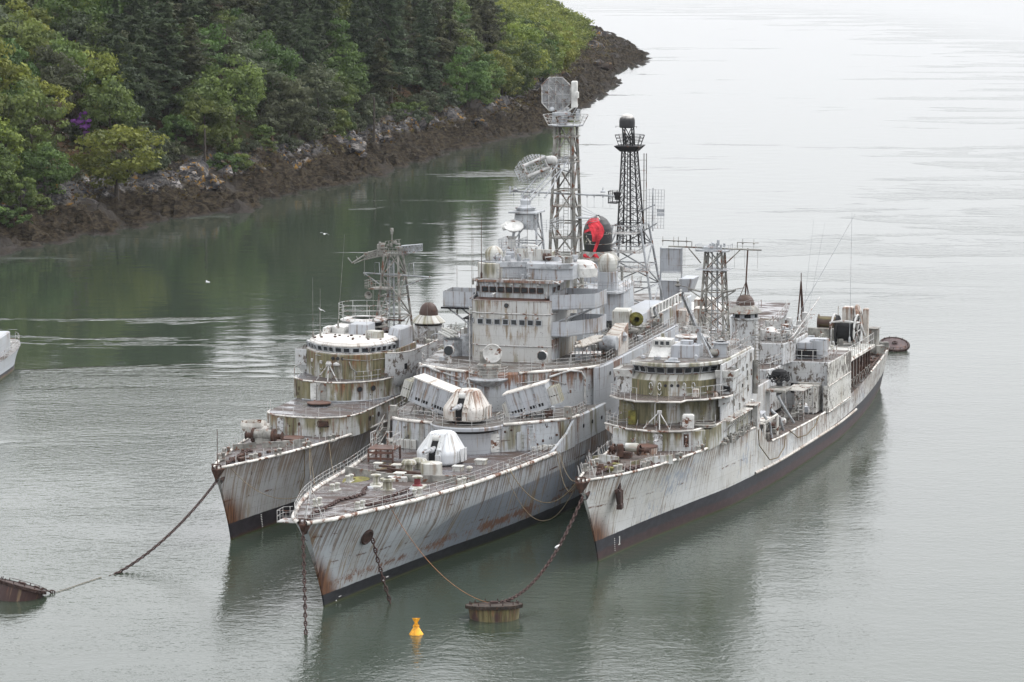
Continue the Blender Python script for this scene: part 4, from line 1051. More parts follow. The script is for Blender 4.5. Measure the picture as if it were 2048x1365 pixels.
# first superstructure level with the barbette of the upper turret
def fore(q): return HC.half(q)
sideR = [(HC.half(y) + .03, y) for y in (52.5, 56, 60, 66, 74, 90, 96)]; sideL = [(-x, y) for x, y in sideR]
tierA = [(-8.55, 47.2), (-8.2, 46.0), (-7.1, 44.9), (-3.2, 43.6), (.6, 42.9), (3.4, 44.0), (6.6, 47.0), (8.9, 49.6), (9.5, 51)] + sideR + list(reversed(sideL))
b = MB(); b.prism(tierA, 7.0, 9.9, 1, 0, .16); A = b.build('forward_deckhouse', ['wallC', 'deckC2'], C)
b = MB(); b.prism([(8.7, 44.6), (9.12, 45.2), (9.5, 48.6), (9.62, 51.2), (9.4, 51.2), (9.2, 48.8), (8.8, 45.3)], 6.9, [7.35, 7.5, 8.6, 9.85, 9.85, 8.6, 7.5], 0, 0, .0); b.build('swept_side_plate', ['wallC'], C)
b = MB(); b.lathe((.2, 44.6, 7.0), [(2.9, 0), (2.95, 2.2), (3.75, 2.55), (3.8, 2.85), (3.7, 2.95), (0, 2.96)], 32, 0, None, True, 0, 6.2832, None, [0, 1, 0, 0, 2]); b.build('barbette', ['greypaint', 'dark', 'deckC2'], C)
b = MB(); b.rail([(x, y, 9.95) for x, y in arc(.2, 44.6, 3.6, 165, 400, 22)], 1.0, 3, 1.6, .026); b.build('barbette_railing', ['rail'], C)
b = MB(); b.path([(x, y, 9.88) for x, y in tierA[:2] + tierA[2:4]], .17, 7); b.path([(3.9, 44.4, 9.88)] + [(x, y, 9.88) for x, y in tierA[6:9]] + [(9.62, 52.5, 9.88)], .17, 7); b.build('deck_edge', ['rim'], A)
b = MB(); b.rail([(4.4, 45, 9.9), (6.5, 47.1, 9.9), (8.8, 49.7, 9.9), (9.4, 51.5, 9.9), (9.6, 55.5, 9.9)], 1.05, 3, 1.3, .03); b.rail([(-3.0, 43.8, 9.9), (-7, 45.1, 9.9), (-8.3, 47, 9.9), (-8.7, 52, 9.9)], 1.05, 3, 1.3, .03); b.build('upper_railing', ['rail'], A)
b = MB()
for k in range(5): b.tube((9.35 + .03 * k, 51 + k * 1.1, 9.9), (9.35 + .03 * k, 52.1 + k * 1.1, 10.9), .035, 4); b.tube((9.35 + .03 * k, 52.1 + k * 1.1, 9.9), (9.35 + .03 * k, 51 + k * 1.1, 10.9), .035, 4)
b.box((9.1, 50.2, 10.5), (.75, .75, 1.2)); b.box((-8.2, 46.2, 10.5), (.75, .7, 1.2)); b.build('folded_gangway', ['steel_old'], A)
door(A, (3.2, 43.85, 7.15), (.67, -.74), .95, 1.9, 'white'); door(A, (5.3, 45.8, 7.15), (.75, -.66), .85, 1.9, 'wallC')
wall_fittings(A, (-7, 44.85), (-3.4, 43.65), 7.1, 9.7, 9, 1, 'steel_old', (-.3, -1)); wall_fittings(A, (3.6, 44.2), (8.8, 49.5), 7.1, 9.7, 14, 2, 'rust', (.7, -.7))
b = MB(); b.ladder((6.9, 45.4, 7.15), (6.1, 46.6, 9.9), .7, (.7, .7, 0), 9, .05); b.build('stairway', ['steel'], A)
b = MB()
for k in range(6): b.box((6.6 + .45 * k, 46.2 + .5 * k, 7.25 + .05 * (k % 3)), (.5, .35, .45), .8)
b.build('deck_locker', ['algae_white'], A)
b = MB()
for k in range(3): b.box((-6.8 + .7 * k, 44.3 - .1 * k, 7.55), (.6, .6, .9), .2)
b.lathe((-7.8, 44.8, 7.6), [(.1, 0), (.45, .1), (.45, .4), (.1, .5)], 12, 0, Matrix.Rotation(1.57, 3, 'X')); b.build('life_raft_rack', ['algae_white'], A)

# missile launchers, port and starboard
def launcher(c, yaw, pitch):
    root = MB(); L, W, H = 4.4, 2.4, 2.4
    Mx = Matrix.Translation(c) @ Matrix.Rotation(yaw, 4, 'Z') @ Matrix.Rotation(pitch, 4, 'Y')
    P = lambda x, y, z: Mx @ Vector((x, y, z))
    def block(bb, a, e, mi=0):
        (x0, y0, z0), (x1, y1, z1) = a, e
        V = [P(x, y, z) for z in (z0, z1) for x, y in ((x0, y0), (x1, y0), (x1, y1), (x0, y1))]
        for f in ((0, 1, 5, 4), (1, 2, 6, 5), (2, 3, 7, 6), (3, 0, 4, 7), (4, 5, 6, 7), (3, 2, 1, 0)):
            l = (V[f[1]] - V[f[0]]).length; h = (V[f[3]] - V[f[0]]).length; bb.face([V[k] for k in f], [(f[0] * 3, h), (f[0] * 3 + l, h), (f[0] * 3 + l, 0), (f[0] * 3, 0)], mi)
    block(root, (-L / 2, -W / 2, 0), (L / 2, W / 2, H)); o = root.build('missile_launcher', ['greypaint'], C)
    r = MB(); block(r, (-L / 2 - .1, -W / 2 - .08, H - .02), (L / 2 + .15, W / 2 + .08, H + .12)); r.build('launcher_roof', ['roof_white'], o)
    k = MB()
    for x in (-2.1, -.75, .75, 1.95):
        for y in (-W / 2 - .09, W / 2): block(k, (x, y, .05), (x + .16, y + .09, H))
    for y in (-W / 2 - .07, W / 2):
        block(k, (-L / 2, y, -.1), (L / 2, y + .07, .1))
    k.build('launcher_rib', ['steel'], o)
    v = MB()
    for x in (-1.9, .05): 
        for q in range(5):
            for y in (-W / 2 - .025, W / 2 + .025): v.face([P(x + q * .31, y, .28), P(x + q * .31 + .22, y, .28), P(x + q * .31 + .22, y, .58), P(x + q * .31, y, .58)])
    v.build('launcher_slot', ['dark'], o)
    e = MB()
    for iy in (-1, 1):
        for iz in (0, 1):
            block(e, (L / 2, iy * .55 - .48, .1 + iz * .9), (L / 2 + 1.1, iy * .55 + .48, .9 + iz * .9))
            for q in range(4): block(e, (L / 2 + .15 + q * .27, iy * .55 - .52, .06 + iz * .9), (L / 2 + .23 + q * .27, iy * .55 + .52, .95 + iz * .9))
    e.build('missile_container', ['algae_white'], o)
    s_ = MB()
    for x in (-1.9, -.3, 1.5):
        for y in (-.95, .95): p = P(x, y, 0); s_.tube(p, (p.x, p.y, 9.9), .13, 6); s_.tube(p, (p.x + .6 * math.cos(yaw), p.y + .6 * math.sin(yaw), 9.9), .06, 5)
    s_.build('launcher_support', ['steel_old'], o)
    f = MB()
    block(f, (-L / 2 - .5, -W / 2 + .1, .1), (-L / 2, W / 2 - .1, 1.5)); f.build('blast_deflector', ['algae_white'], o)
launcher((5.3, 50.6, 10.5), R_(6), R_(-17))
launcher((-5.0, 49.3, 10.75), R_(171), R_(-17))

# second level: the full width block with the rusty front
sideRB = [(x + .02, y) for x, y in sideR if y > 61]; sideLB = [(-x, y) for x, y in sideRB]
tierB = [(-9.75, 66), (-9.2, 60), (-8.9, 57.8), (-8.4, 56.7), (-4.6, 54.2), (-1.6, 52.95), (.6, 52.6), (3, 53.6), (7.6, 58.2), (8.9, 59.8), (9.6, 61.2), (9.98, 63)] + sideRB + list(reversed(sideLB))
b = MB(); n = len(tierB)
b.prism(tierB, 9.85, 13.9, 1, 0, .22); B = b.build('main_deckhouse', ['wallC_rust', 'deckC2'], C)
b = MB(); b.prism([(9.3, 59.9), (9.75, 60.9), (10.03, 62.8), (10.05, 70), (10.05, 96), (9.9, 96), (9.7, 70), (9.6, 61.8)], 6.9, 13.95, 0, 0, .25, None, False, True); b.build('curved_corner_plate', ['greypaint'], C)
b = MB(); b.path([(x, y - .05, 13.82) for x, y in tierB[2:6]], .16, 7); b.path([(x, y - .05, 13.82) for x, y in tierB[7:11]], .16, 7); b.build('deck_edge', ['rim'], B)
b = MB(); b.rail([(x * .985, y + .2, 13.9) for x, y in tierB[1:6]], 1.05, 3, 1.5, .028); b.rail([(x * .985, y + .25, 13.9) for x, y in tierB[7:12]] + [(9.7, 66, 13.9), (9.7, 74, 13.9)], 1.05, 3, 1.5, .028); b.build('upper_railing', ['rail'], B)
wall_fittings(B, (-8.3, 56.6), (-1.7, 53), 10, 13.7, 16, 5, 'steel_old', (-.45, -1)); wall_fittings(B, (3, 53.6), (8.8, 59.7), 10, 13.7, 16, 6, 'steel_old', (.7, -.7))
b = MB() # big swan neck pipes at the corners
for pts in ([(-8.75, 56.4, 9.9), (-8.75, 56.4, 13.2), (-8.45, 56.2, 13.75), (-7.6, 55.8, 13.9), (-6.4, 55.1, 13.6), (-3.2, 53.4, 13.1)], [(8.6, 59.0, 10.5), (8.6, 59.0, 12.9), (8.3, 58.7, 13.5), (7.4, 57.6, 13.75), (5.6, 55.9, 13.2)]): b.path(pts, .12, 6)
b.path([(-5.4, 54.5, 12.9), (-1.6, 52.8, 12.6)], .05, 4); b.path([(2.9, 53.3, 12.8), (5.6, 56.0, 12.9), (7.0, 57.5, 12.3)], .05, 4); b.build('ring_main_pipe', ['rail'], B)
# director on its round balcony
b = MB(); b.lathe((-.1, 53.1, 13.15), [(1.2, -.6), (2.05, 0), (2.1, .12), (1.95, .2), (0, .2)], 26); b.build('balcony', ['steel'], B)
b = MB(); b.rail([(x, y, 13.35) for x, y in arc(-.1, 53.1, 2.0, 170, 370, 16)], 1.15, 4, 1.0, .026); b.build('balcony_railing', ['rail'], B)
b = MB(); b.lathe((-.1, 53.3, 13.35), [(1.25, 0), (1.15, .9), (1.25, .95), (1.25, 1.3), (1.0, 1.45), (0, 1.5)], 22, 0); dr = b.build('fire_control_director', ['steel_old'], B)
b = MB(); q = Matrix.Rotation(R_(18), 3, 'Z') @ Matrix.Rotation(R_(86), 3, 'X'); b.lathe((.15, 53.15, 15.85), [(0, -.15), (.35, -.1), (.7, .05), (.95, .28), (1.0, .3), (.95, .34), (.7, .15), (0, 0)], 20, 0, q); o = b.build('radar_dish', ['white'], dr); o.data.transform(Matrix.Translation((0.15, 0, 0)) @ Matrix.Translation((0, 0, 0)))
b = MB(); b.box((-.75, 53.5, 15.5), (.7, .9, 1.3), .2, 0, .15); b.box((.9, 53.6, 15.4), (.4, .7, 1.2), .2); b.tube((-.9, 53.4, 15.0), (.9, 53.6, 16.0), .12, 6); b.build('director_mount', ['steel_old'], dr)
def searchlight(p, par):
    b = MB(); p = Vector(p); b.lathe(p, [(.28, 0), (.18, .5), (.18, .8)], 10); o = b.build('searchlight', ['rail'], par)
    b = MB(); q = Matrix.Rotation(R_(90), 3, 'X'); b.lathe(p + Vector((0, .35, 1.35)), [(0, 0), (.42, .05), (.55, .3), (.55, .75), (.5, .8)], 16, 0, q); b.disc(p + Vector((0, -.42, 1.35)), .5, 16, 1, q); b.build('lamp_drum', ['rail', 'glass'], o)
searchlight((-5.9, 58.6, 13.9), B); searchlight((4.6, 57.2, 13.9), B)

# bridge tower
def rounded(x0, x1, y0, y1, r, n=4): return [*arc(x0 + r, y0 + r, r, 180, 270, n), *arc(x1 - r, y0 + r, r, 270, 360, n), (x1, y1), (x0, y1)]
tw = rounded(-4.45, 4.2, 61.0, 72.5, 1.1)
b = MB(); b.prism(tw, 13.85, 20.35, 0, 0, .05, None, False, True); T = b.build('bridge_tower', ['wallC_tan'], C)
b = MB(); lg = rounded(-4.5, 4.25, 60.95, 72.4, 1.1); b.prism(lg, 20.3, 20.62, 0, 0, .12, rounded(-4.1, 3.9, 61.9, 72.4, 1.0)); b.build('rusty_ledge', ['lid'], T)
b = MB(); ub = rounded(-4.0, 3.95, 61.9, 71.5, .9); b.prism(ub, 20.55, 22.25, 0, 0, .02, rounded(-4.1, 4.05, 61.65, 71.5, .9)); UB = b.build('upper_bridge', ['wallC'], C)
rf = rounded(-4.35, 5.1, 61.3, 72, .9); b = MB(); b.prism(rf, 22.22, 22.46, 1, 0, .06, None, True); b.build('bridge_roof', ['wallC_rust', 'deckC2'], UB)
windows(T, [(x, 60.98, 18.1) for x in (-3.25, -2.33, -1.42, -.5, .4, 1.3, 2.2, 3.1)] , .62, .56, (0, -1))
windows(T, [(-4.16, 61.33, 18.15)], .4, .5, (-.8, -.6))
windows(UB, [(x, 61.76, 21.42) for x in (-2.95, -2.1, -1.22, -.35, .5, 1.35, 2.2, 3.05)], .66, .55, (0, -1), .13, 'rust')
windows(UB, [(-3.85, 61.98, 21.45), (4.12, 63.4, 21.4), (4.12, 65.2, 21.4)], .5, .5, [(-.8, -.6), (1, 0), (1, 0)], .1, 'rust')
porthole(T, (-.4, 60.96, 19.85), (0, -1, 0), .2)
b = MB()
for zz in (19.0, 15.6): b.path([(x, y - .06, zz + .05 * math.sin(x)) for x, y in [(-4.55, 66)] + tw[:10] + [(4.35, 64)]], .07, 5)
b.path([(-4.55, 61.4, 13.9), (-4.55, 61.4, 19.6)], .09, 5); b.path([(-4.5, 61.3, 20.4), (-3.9, 61.4, 20.9), (-3.7, 61.3, 22.4), (-3, 61.2, 22.55), (4.6, 61.2, 22.55), (5.2, 61.6, 22.2)], .06, 5); b.build('tower_pipe', ['rail'], T)
b = MB()
for x in (-3, -.7, 1.8, 2.9): b.box((x, 60.85, 18.62), (.3, .25, .16))
for x in (-2.6, -1.7, -.0, .9, 2.9): b.box((x, 61.5, 22.05), (.26, .25, .16))
b.build('window_wiper_box', ['rail'], T)
b = MB(); b.box((4.25, 62.6, 15.2), (.12, 1.0, 2.2)); b.box((4.25, 64.2, 15.1), (.12, 1.1, 2.2)); b.build('side_door', ['wallC_rust'], T)
# bridge wings
def wing(nm, poly, zb, zt, th=.1, mat='greypaint'):
    b = MB(); b.prism(poly, zb, zb + .12, 0, 0, 0, None, True)
    ctr = Vector((sum(p[0] for p in poly) / len(poly), sum(p[1] for p in poly) / len(poly)))
    for i in range(len(poly)):
        p, q = Vector(poly[i]), Vector(poly[(i + 1) % len(poly)]); pi, qi = p.lerp(ctr, .035), q.lerp(ctr, .035); L = (q - p).length
        b.face([(*p, zb), (*q, zb), (*q, zt), (*p, zt)], [(i * 3, zt - zb), (i * 3 + L, zt - zb), (i * 3 + L, 0), (i * 3, 0)]); b.face([(*pi, zb + .12), (*qi, zb + .12), (*qi, zt), (*pi, zt)]); b.face([(*p, zt), (*q, zt), (*qi, zt), (*pi, zt)], None, 1)
    return b.build(nm, [mat, 'steel'], C)
wing('bridge_wing', [(-4.3, 61.9), (-7.75, 62.3), (-7.9, 66), (-4.3, 66)], 19.35, 21.0)
wing('bridge_wing', [(4.0, 62.0), (8.2, 64.6), (8.4, 66), (8.4, 69), (4.0, 69)], 19.35, 20.95)
W2 = wing('lower_bridge_wing', [(4.1, 62.0), (5.6, 62.4), (8.1, 66.5), (8.1, 70), (4.1, 70)], 16.55, 18.15)
b = MB(); b.box((8.3, 67.6, 19.95), (.14, .8, .9)); b.box((-6.3, 62.1, 19.25), (3.2, .2, .2)); b.build('wing_opening', ['dark'], W2)
b = MB()
for a, c_ in (((-7.4, 62.5, 19.3), (-4.4, 62.5, 17.2)), ((-7.4, 65.6, 19.3), (-4.4, 65.6, 17.2)), ((7.9, 65, 19.3), (4.2, 63, 17.9)), ((7.9, 68.6, 19.3), (4.2, 68.6, 17.5))): b.tube(a, c_, .09, 5)
b.build('wing_bracket', ['steel'], T)
b = MB(); b.prism([(-6.3, 66.5), (-4.5, 66.5), (-4.5, 71), (-6.3, 71)], 13.9, 17.6, 0, 0, .1); b.build('side_house', ['greypaint'], C)
b = MB(); b.prism([(-6.9, 66), (-4.4, 65.4), (-4.4, 71.5), (-6.9, 71)], 17.6, 18.3, 0, 0, .1, [(-5.8, 67.5), (-4.4, 66.5), (-4.4, 71), (-5.8, 70.6)]); b.build('side_house_roof', ['dark'], C)
# bridge top works
b = MB(); b.prism([(-4.3, 64.3), (-2.2, 63.4), (-.9, 63.9), (1.0, 64.5), (1.2, 63.2), (4.6, 63.0), (5.9, 64.2), (6.0, 70), (-4.3, 70)], 22.4, 23.95, 0, 0, .12); TB = b.build('open_bridge_screen', ['greypaint'], C)
b = MB(); b.prism([(-4.4, 64.1), (-2.2, 63.15), (-.9, 63.7), (1.0, 64.3), (1.2, 63.0), (4.7, 62.8), (6.1, 64.1), (6.0, 64.4), (4.6, 63.25), (1.4, 63.4), (1.1, 64.7), (-1, 64.1), (-2.2, 63.6), (-4.3, 64.5)], 23.6, 24.15, 0, 0, .04); b.build('wind_deflector', ['steel'], TB)
b = MB(); b.lathe((-2.9, 64.4, 22.45), [(1.55, 0), (1.55, 1.5), (1.35, 1.6)], 24); b.build('radome_drum', ['algae_white'], C)
def radome(p, r, mat='algae_white', par=None):
    b = MB(); b.lathe(p, [(r * .8, -r * .85), (r * .95, -r * .4), (r, 0), (r * .95, r * .35), (r * .8, r * .62), (r * .55, r * .85), (r * .25, r * .97), (0, r)], 24, 0); return b.build('radome', [mat], par or C)
radome((-3.3, 66.4, 24.55), .98)
b = MB()
for k in range(4): b.box((-.65 + k * .98, 67.5 + (k % 2) * .06, 24.55), (.94, .12, 1.25))
b.box((.8, 68.4, 24.4), (3.6, 1.6, .9)); b.build('antenna_screen', ['algae_white'], C)
b = MB(); b.lathe((.9, 65.6, 23.95), [(.12, 0), (.12, 1.0), (.32, 1.1), (.2, 1.5), (.1, 1.6)], 12); b.box((.9, 65.6, 25.7), (1.9, .22, .2), -.25, 0, .05); b.build('navigation_radar', ['white'], C)
b = MB(); q = Matrix.Rotation(R_(90), 3, 'Y'); b.lathe((6.0, 68.0, 22.4), [(1.6, 0), (1.6, .9), (1.4, 1.3), (.9, 1.6), (0, 1.75)], 18); b.build('signal_dome', ['white'], C)
b = MB()
for k in range(22): b.box((random.uniform(-4, 5.5), random.uniform(62.2, 70), 22.7 + random.uniform(0, .5) + (1.2 if k > 10 else 0)), (random.uniform(.2, .6), random.uniform(.2, .5), random.uniform(.3, .8)), random.random())
b.rail([(-1.8, 62.3, 22.45), (.9, 62.3, 22.45)], 1.0, 3, .6, .03); b.ladder((1.3, 62.4, 22.4), (1.3, 62.6, 24), .5); b.build('bridge_fitting', ['steel'], C)
whip(C, (-3.6, 62.6, 22.45), 6.6, (0, 0), .05, 'rust'); whip(C, (3.6, 62.0, 20.6), 3.6, (0, 0), .03, 'rail'); whip(C, (4.5, 63.1, 22.5), 2.5, (.0, 0), .03, 'rail'); whip(C, (-6.4, 69, 21), 8.5); whip(C, (-7.3, 66, 18), 10); whip(C, (-8.6, 76, 14), 14.5); whip(C, (-.9, 71, 24), 9)
# deck gear either side of the tower
b = MB()
for k in range(5): b.tube((-7.3 + .3 * (k % 3), 63.5 + .4 * k, 15.9 + .25 * (k // 3)), (-8.9 + .3 * (k % 3), 64.6 + .4 * k, 16.3 + .25 * (k // 3)), .13, 7, None, 0, True)
b.build('decoy_tube', ['algae_white'], C)
b = MB(); b.lathe((-7.2, 64.6, 13.9), [(1.1, 0), (1.1, 1.7), (1.25, 1.8)], 18); b.lathe((-5.7, 64.8, 13.9), [(.9, 0), (.9, 2.2), (0, 2.3)], 16); b.build('ammunition_drum', ['steel'], C)
b = MB(); b.ladder((-7.0, 61.2, 13.9), (-7.0, 62.4, 15.8), .8, (1, 0, 0), 7, .05); b.build('short_stair', ['rail'], C)
b = MB()
for k in range(6): b.tube((6.3 + .33 * (k % 3), 63.6 + .15 * k, 15.4 + .33 * (k // 3)), (8.1 + .33 * (k % 3), 65.2 + .15 * k, 16.0 + .33 * (k // 3)), .16, 8, None, 0, True)
b.build('decoy_tube', ['turret_rust'], C)
b = MB(); b.box((6.7, 65.4, 14.6), (1.6, 1.8, 1.5), .3); b.lathe((9.0, 67.5, 15.4), [(0, -.9), (.75, -.9), (.8, 0), (.75, .9), (0, .95)], 16, 0, Matrix.Rotation(1.57, 3, 'Y')); b.lathe((9.6, 70.5, 15.6), [(.6, -.3), (.7, .3), (.5, .6), (0, .75)], 14); b.build('launcher_mount', ['steel'], C)
b = MB(); b.prism([(8.0, 68.6), (9.9, 68.2), (9.95, 72.4), (8.4, 72.6)], 13.9, [15.6, 15.9, 17.0, 16.9], 0, 0, .06); b.build('blast_shield', ['turret_rust'], C)
b = MB()
for k in range(8): b.box((6.4 + .38 * k, 62.6 + .12 * k, 14.9), (.3, 2.0, .06), .25)
for k in (0, 7): b.tube((6.4 + .38 * k, 61.7, 13.9), (6.4 + .38 * k, 61.7, 14.9), .05, 4)
b.build('grating', ['rail'], C)

# small lattice tower with director and the big air search reflector
b = MB(); b.lattice([(-3.5, 72.6, 22), (-.2, 72.6, 22), (-.2, 76, 22), (-3.5, 76, 22)], [(-2.9, 73.6, 28.4), (-.7, 73.6, 28.4), (-.7, 75.6, 28.4), (-2.9, 75.6, 28.4)], 2, .13, .08); LT = b.build('lattice_tower', ['steel'], C)
b = MB(); b.prism([(-4.2, 71), (-2.0, 71), (-2.0, 75), (-4.2, 75)], 24.4, 24.6, 0, 0, .03); b.rail([(-4.2, 75, 24.6), (-4.2, 71, 24.6), (-2, 71, 24.6), (-2, 75, 24.6)], 1.1, 4, .55, .028); b.build('director_platform', ['steel'], LT)
b = MB(); b.lathe((-3.1, 72.6, 24.6), [(.5, 0), (.4, 1.0), (.6, 1.3)], 14); q = Matrix.Rotation(R_(28), 3, 'X') @ Matrix.Rotation(R_(10), 3, 'Y'); b.lathe((-2.9, 72.6, 26.9), [(0, -.3), (.7, -.2), (1.1, .2), (1.05, .28), (.6, .35), (0, .55)], 18, 0, q); b.lathe((-3.7, 72.4, 27.0), [(0, -.5), (.35, -.4), (.4, .2), (0, .4)], 12, 0, Matrix.Rotation(1.2, 3, 'Y')); b.build('tracking_radar', ['white'], LT)
b = MB(); b.prism([(-3.6, 73.0), (-.5, 73.0), (-.3, 76), (-3.2, 76)], 28.35, 28.55, 0, 0, .03, None, True); b.prism([(-3.0, 73.4), (-.9, 73.4), (-.9, 75.6), (-3.0, 75.6)], 26.6, 28.3, 0, 0, .1); b.rail([(-2.2, 73.6, 26.4), (.9, 73.4, 26.4), (1.1, 79, 26.4)], 1.3, 5, .55, .028); b.build('tower_platform', ['steel'], LT)
b = MB(); b.lathe((-2.1, 74.6, 28.6), [(1.0, 0), (1.15, .3), (.7, .4), (.55, .6), (.6, 1.1), (.35, 1.3), (.35, 1.6)], 18); b.build('radar_pedestal', ['steel'], LT)
b = MB()
for a, c_ in (((-2.6, 74.6, 30.1), (-.4, 78, 33.6)), ((-1.7, 75, 29.6), (.3, 80.5, 32.6)), ((-1.6, 74.6, 30.1), (.3, 79, 33.2)), ((-.2, 75.5, 29.9), (.8, 81.5, 33.5)), ((-.3, 79.2, 33.2), (1.0, 82, 33.2)), ((-.3, 79.2, 33.0), (.9, 82, 32.2)), ((-1.2, 78, 33.2), (.6, 82, 33.8)), ((.5, 79, 33.8), (-1, 77, 32.4))): b.tube(a, c_, .085, 5)
b.rail([(-1.0, 78.6, 33.3), (.8, 78.6, 33.3), (.9, 81.5, 33.3)], .8, 2, .5, .03); b.build('radar_arm', ['steel'], C)
# reflector: curved slatted bowl with two feed tubes
b = MB(); Q = Matrix.Translation((-1.75, 76.6, 33.0)) @ Matrix.Rotation(R_(-24), 4, 'Y') @ Matrix.Rotation(R_(26), 4, 'Z'); nx, nz = 13, 12
def refl(u, v): return Q @ Vector((u * 1.9, .55 * (u * u + v * v) - .1, v * 1.55 * (1 - .12 * abs(u))))
for i in range(nx):
    u = -1 + 2 * i / (nx - 1); m = math.sqrt(max(0, 1 - u * u * .72)); pts = [refl(u, m * (-1 + 2 * k / 10)) for k in range(11)]; b.path(pts, .045, 4)
for k in range(nz):
    v = -1 + 2 * k / (nz - 1); m = min(1, math.sqrt(max(0, (1 - v * v) / .72))); b.path([refl(m * (-1 + 2 * i / 12), v) for i in range(13)], .03, 4)
rr = b.build('search_radar', ['steel'], C)
b = MB()
for i in range(24):
    for k in range(24):
        u, v = -1 + i / 12, -1 + k / 12
        if (u + .04) ** 2 * .72 + (v + .04) ** 2 < .98 and (i % 2): b.face([refl(u, v), refl(u + 1 / 24, v), refl(u + 1 / 24, v + 1 / 12), refl(u, v + 1 / 12)])
b.build('reflector_slat', ['rail'], rr)
b = MB()
for zz in (-.62, .62): b.tube(Q @ Vector((-1.1, -.5, zz)), Q @ Vector((1.6, -.5, zz)), .2, 10, None, 0, True)
for xx in (-1, 1.4):
    b.tube(Q @ Vector((xx, -.5, -.62)), Q @ Vector((xx, -.5, .62)), .1, 6); b.tube(Q @ Vector((xx, -.5, 0)), Q @ Vector((xx, .4, 0)), .06, 5)
b.tube(Q @ Vector((-1, -.5, -.6)), Q @ Vector((1.4, -.5, .6)), .04, 4); b.tube(Q @ Vector((-1, -.5, .6)), Q @ Vector((1.4, -.5, -.6)), .04, 4)
b.lathe(Q @ Vector((2.1, -.2, 0)), [(0, -.6), (.5, -.5), (.55, .3), (.3, .6), (0, .65)], 14, 0, Matrix.Rotation(1.57, 3, 'Y')); b.build('feed_horn', ['rail'], rr)

# main lattice mast
b = MB(); b.lattice([(-1.55, 81.6, 16), (1.75, 81.6, 16), (1.75, 84.9, 16), (-1.55, 84.9, 16)], [(-.85, 82.2, 37.2), (1.1, 82.2, 37.2), (1.1, 84.2, 37.2), (-.85, 84.2, 37.2)], 6, .21, .1); MM = b.build('main_mast', ['steel_old'], C)
b = MB(); b.ladder((.3, 82.4, 17), (.3, 82.8, 37), .5, (1, 0, 0), 55, .03); b.ladder((1.6, 84, 17), (1.2, 84, 37), .45, (0, 1, 0), 55, .03)
for k in range(4): b.tube((.9 + .12 * k, 83 + .2 * k, 17), (.6 + .1 * k, 83.2 + .1 * k, 37), .06, 4)
b.build('mast_ladder', ['steel_old'], MM)
b = MB()
for z, e in ((33.2, 1.3), (36.0, 1.25), (28.3, 1.45), (24.8, 1.6)):
    b.prism([(.15 - e, 81.9), (.15 + e, 81.9), (.15 + e, 84.6), (.15 - e, 84.6)], z, z + .12, 0, 0, .02, None, True); b.rail([(.15 - e, 81.9, z + .1), (.15 + e, 81.9, z + .1)], .8, 2, .7, .025)
b.build('mast_platform', ['steel_old'], MM)
b = MB(); b.lathe((.1, 83.2, 37.2), [(1.9, 0), (2.0, .12), (0, .14)], 20); tp = b.build('mast_top_platform', ['steel'], MM)
b = MB()
P0 = [(x, y, 37.3) for x, y in arc(.1, 83.2, 1.95, 0, 360, 14)]; P1 = [(x, y, 38.4) for x, y in arc(.1, 83.2, 2.55, 0, 360, 14)]
for p, q in zip(P0, P1): b.tube(p, q, .035, 4)
for f in (.35, .7, 1.0): b.path([Vector(p).lerp(Vector(q), f) for p, q in zip(P0, P1)], .03, 4)
b.build('flared_railing', ['rail'], MM)
b = MB(); b.lathe((-.2, 83, 37.4), [(.5, 0), (.45, .9), (.9, 1.0), (.9, 1.3), (.3, 1.4), (.25, 1.9)], 16); b.tube((-1.2, 82.4, 38.5), (.7, 82.4, 38.5), .22, 10, None, 0, True); b.lathe((-1.15, 82, 38.9), [(.3, 0), (.32, .2), (.2, .4), (0, .45)], 10)
for k in range(9): b.box((random.uniform(-1.4, 1.7), random.uniform(82, 84.4), random.uniform(37.7, 38.9)), (.35, .35, random.uniform(.3, .8)), random.random())
b.tube((.6, 83, 38), (1.6, 83, 39.6), .05, 4); b.tube((.3, 83, 38.3), (1.1, 83, 39.7), .07, 4); b.build('mast_head_gear', ['steel'], MM)
# octagonal mesh antenna
b = MB(); cx, cz, W_, H_ = -.78, 40.72, 1.62, 1.83; yy = 82.2
oc = [(-W_, -.98), (-.75, -H_), (.75, -H_), (W_, -.98), (W_, .98), (.75, H_), (-.75, H_), (-W_, .98)]
PT = lambda x, z: Vector((cx + x, yy + .2 * (x * x) * .3, cz + z))
for i in range(8): b.tube(PT(*oc[i]), PT(*oc[(i + 1) % 8]), .06, 5)
for x in (-.8, 0, .8): b.tube(PT(x, -H_ + (.1 if abs(x) > .5 else 0)), PT(x, H_ - (.1 if abs(x) > .5 else 0)), .05, 4)
for z in (-.95, 0, .95): b.tube(PT(-W_, z), PT(W_, z), .05, 4)
for a, c_ in (((-.8, .95), (0, 0)), ((0, .95), (.8, 0)), ((0, 0), (.8, -.95)), ((-.8, 0), (0, -.95)), ((-.8, 1.6), (.1, .95)), ((0, 1.7), (.8, .95))): b.tube(PT(*a), PT(*c_), .03, 4)
oa = b.build('octagonal_radar', ['rail'], MM)
b = MB()
for k in range(64):
    x = -W_ + 2 * W_ * (k + .5) / 64; h = H_ if abs(x) < .75 else H_ - (abs(x) - .75) * .98
    b.tube(PT(x, -h), PT(x, h), .017, 3)
for k in range(26):
    z = -H_ + 2 * H_ * (k + .5) / 26; h = W_ if abs(z) < .98 else W_ - (abs(z) - .98) * 1.02
    b.tube(PT(-h, z), PT(h, z), .009, 3)
b.build('wire_mesh', ['steel'], oa)
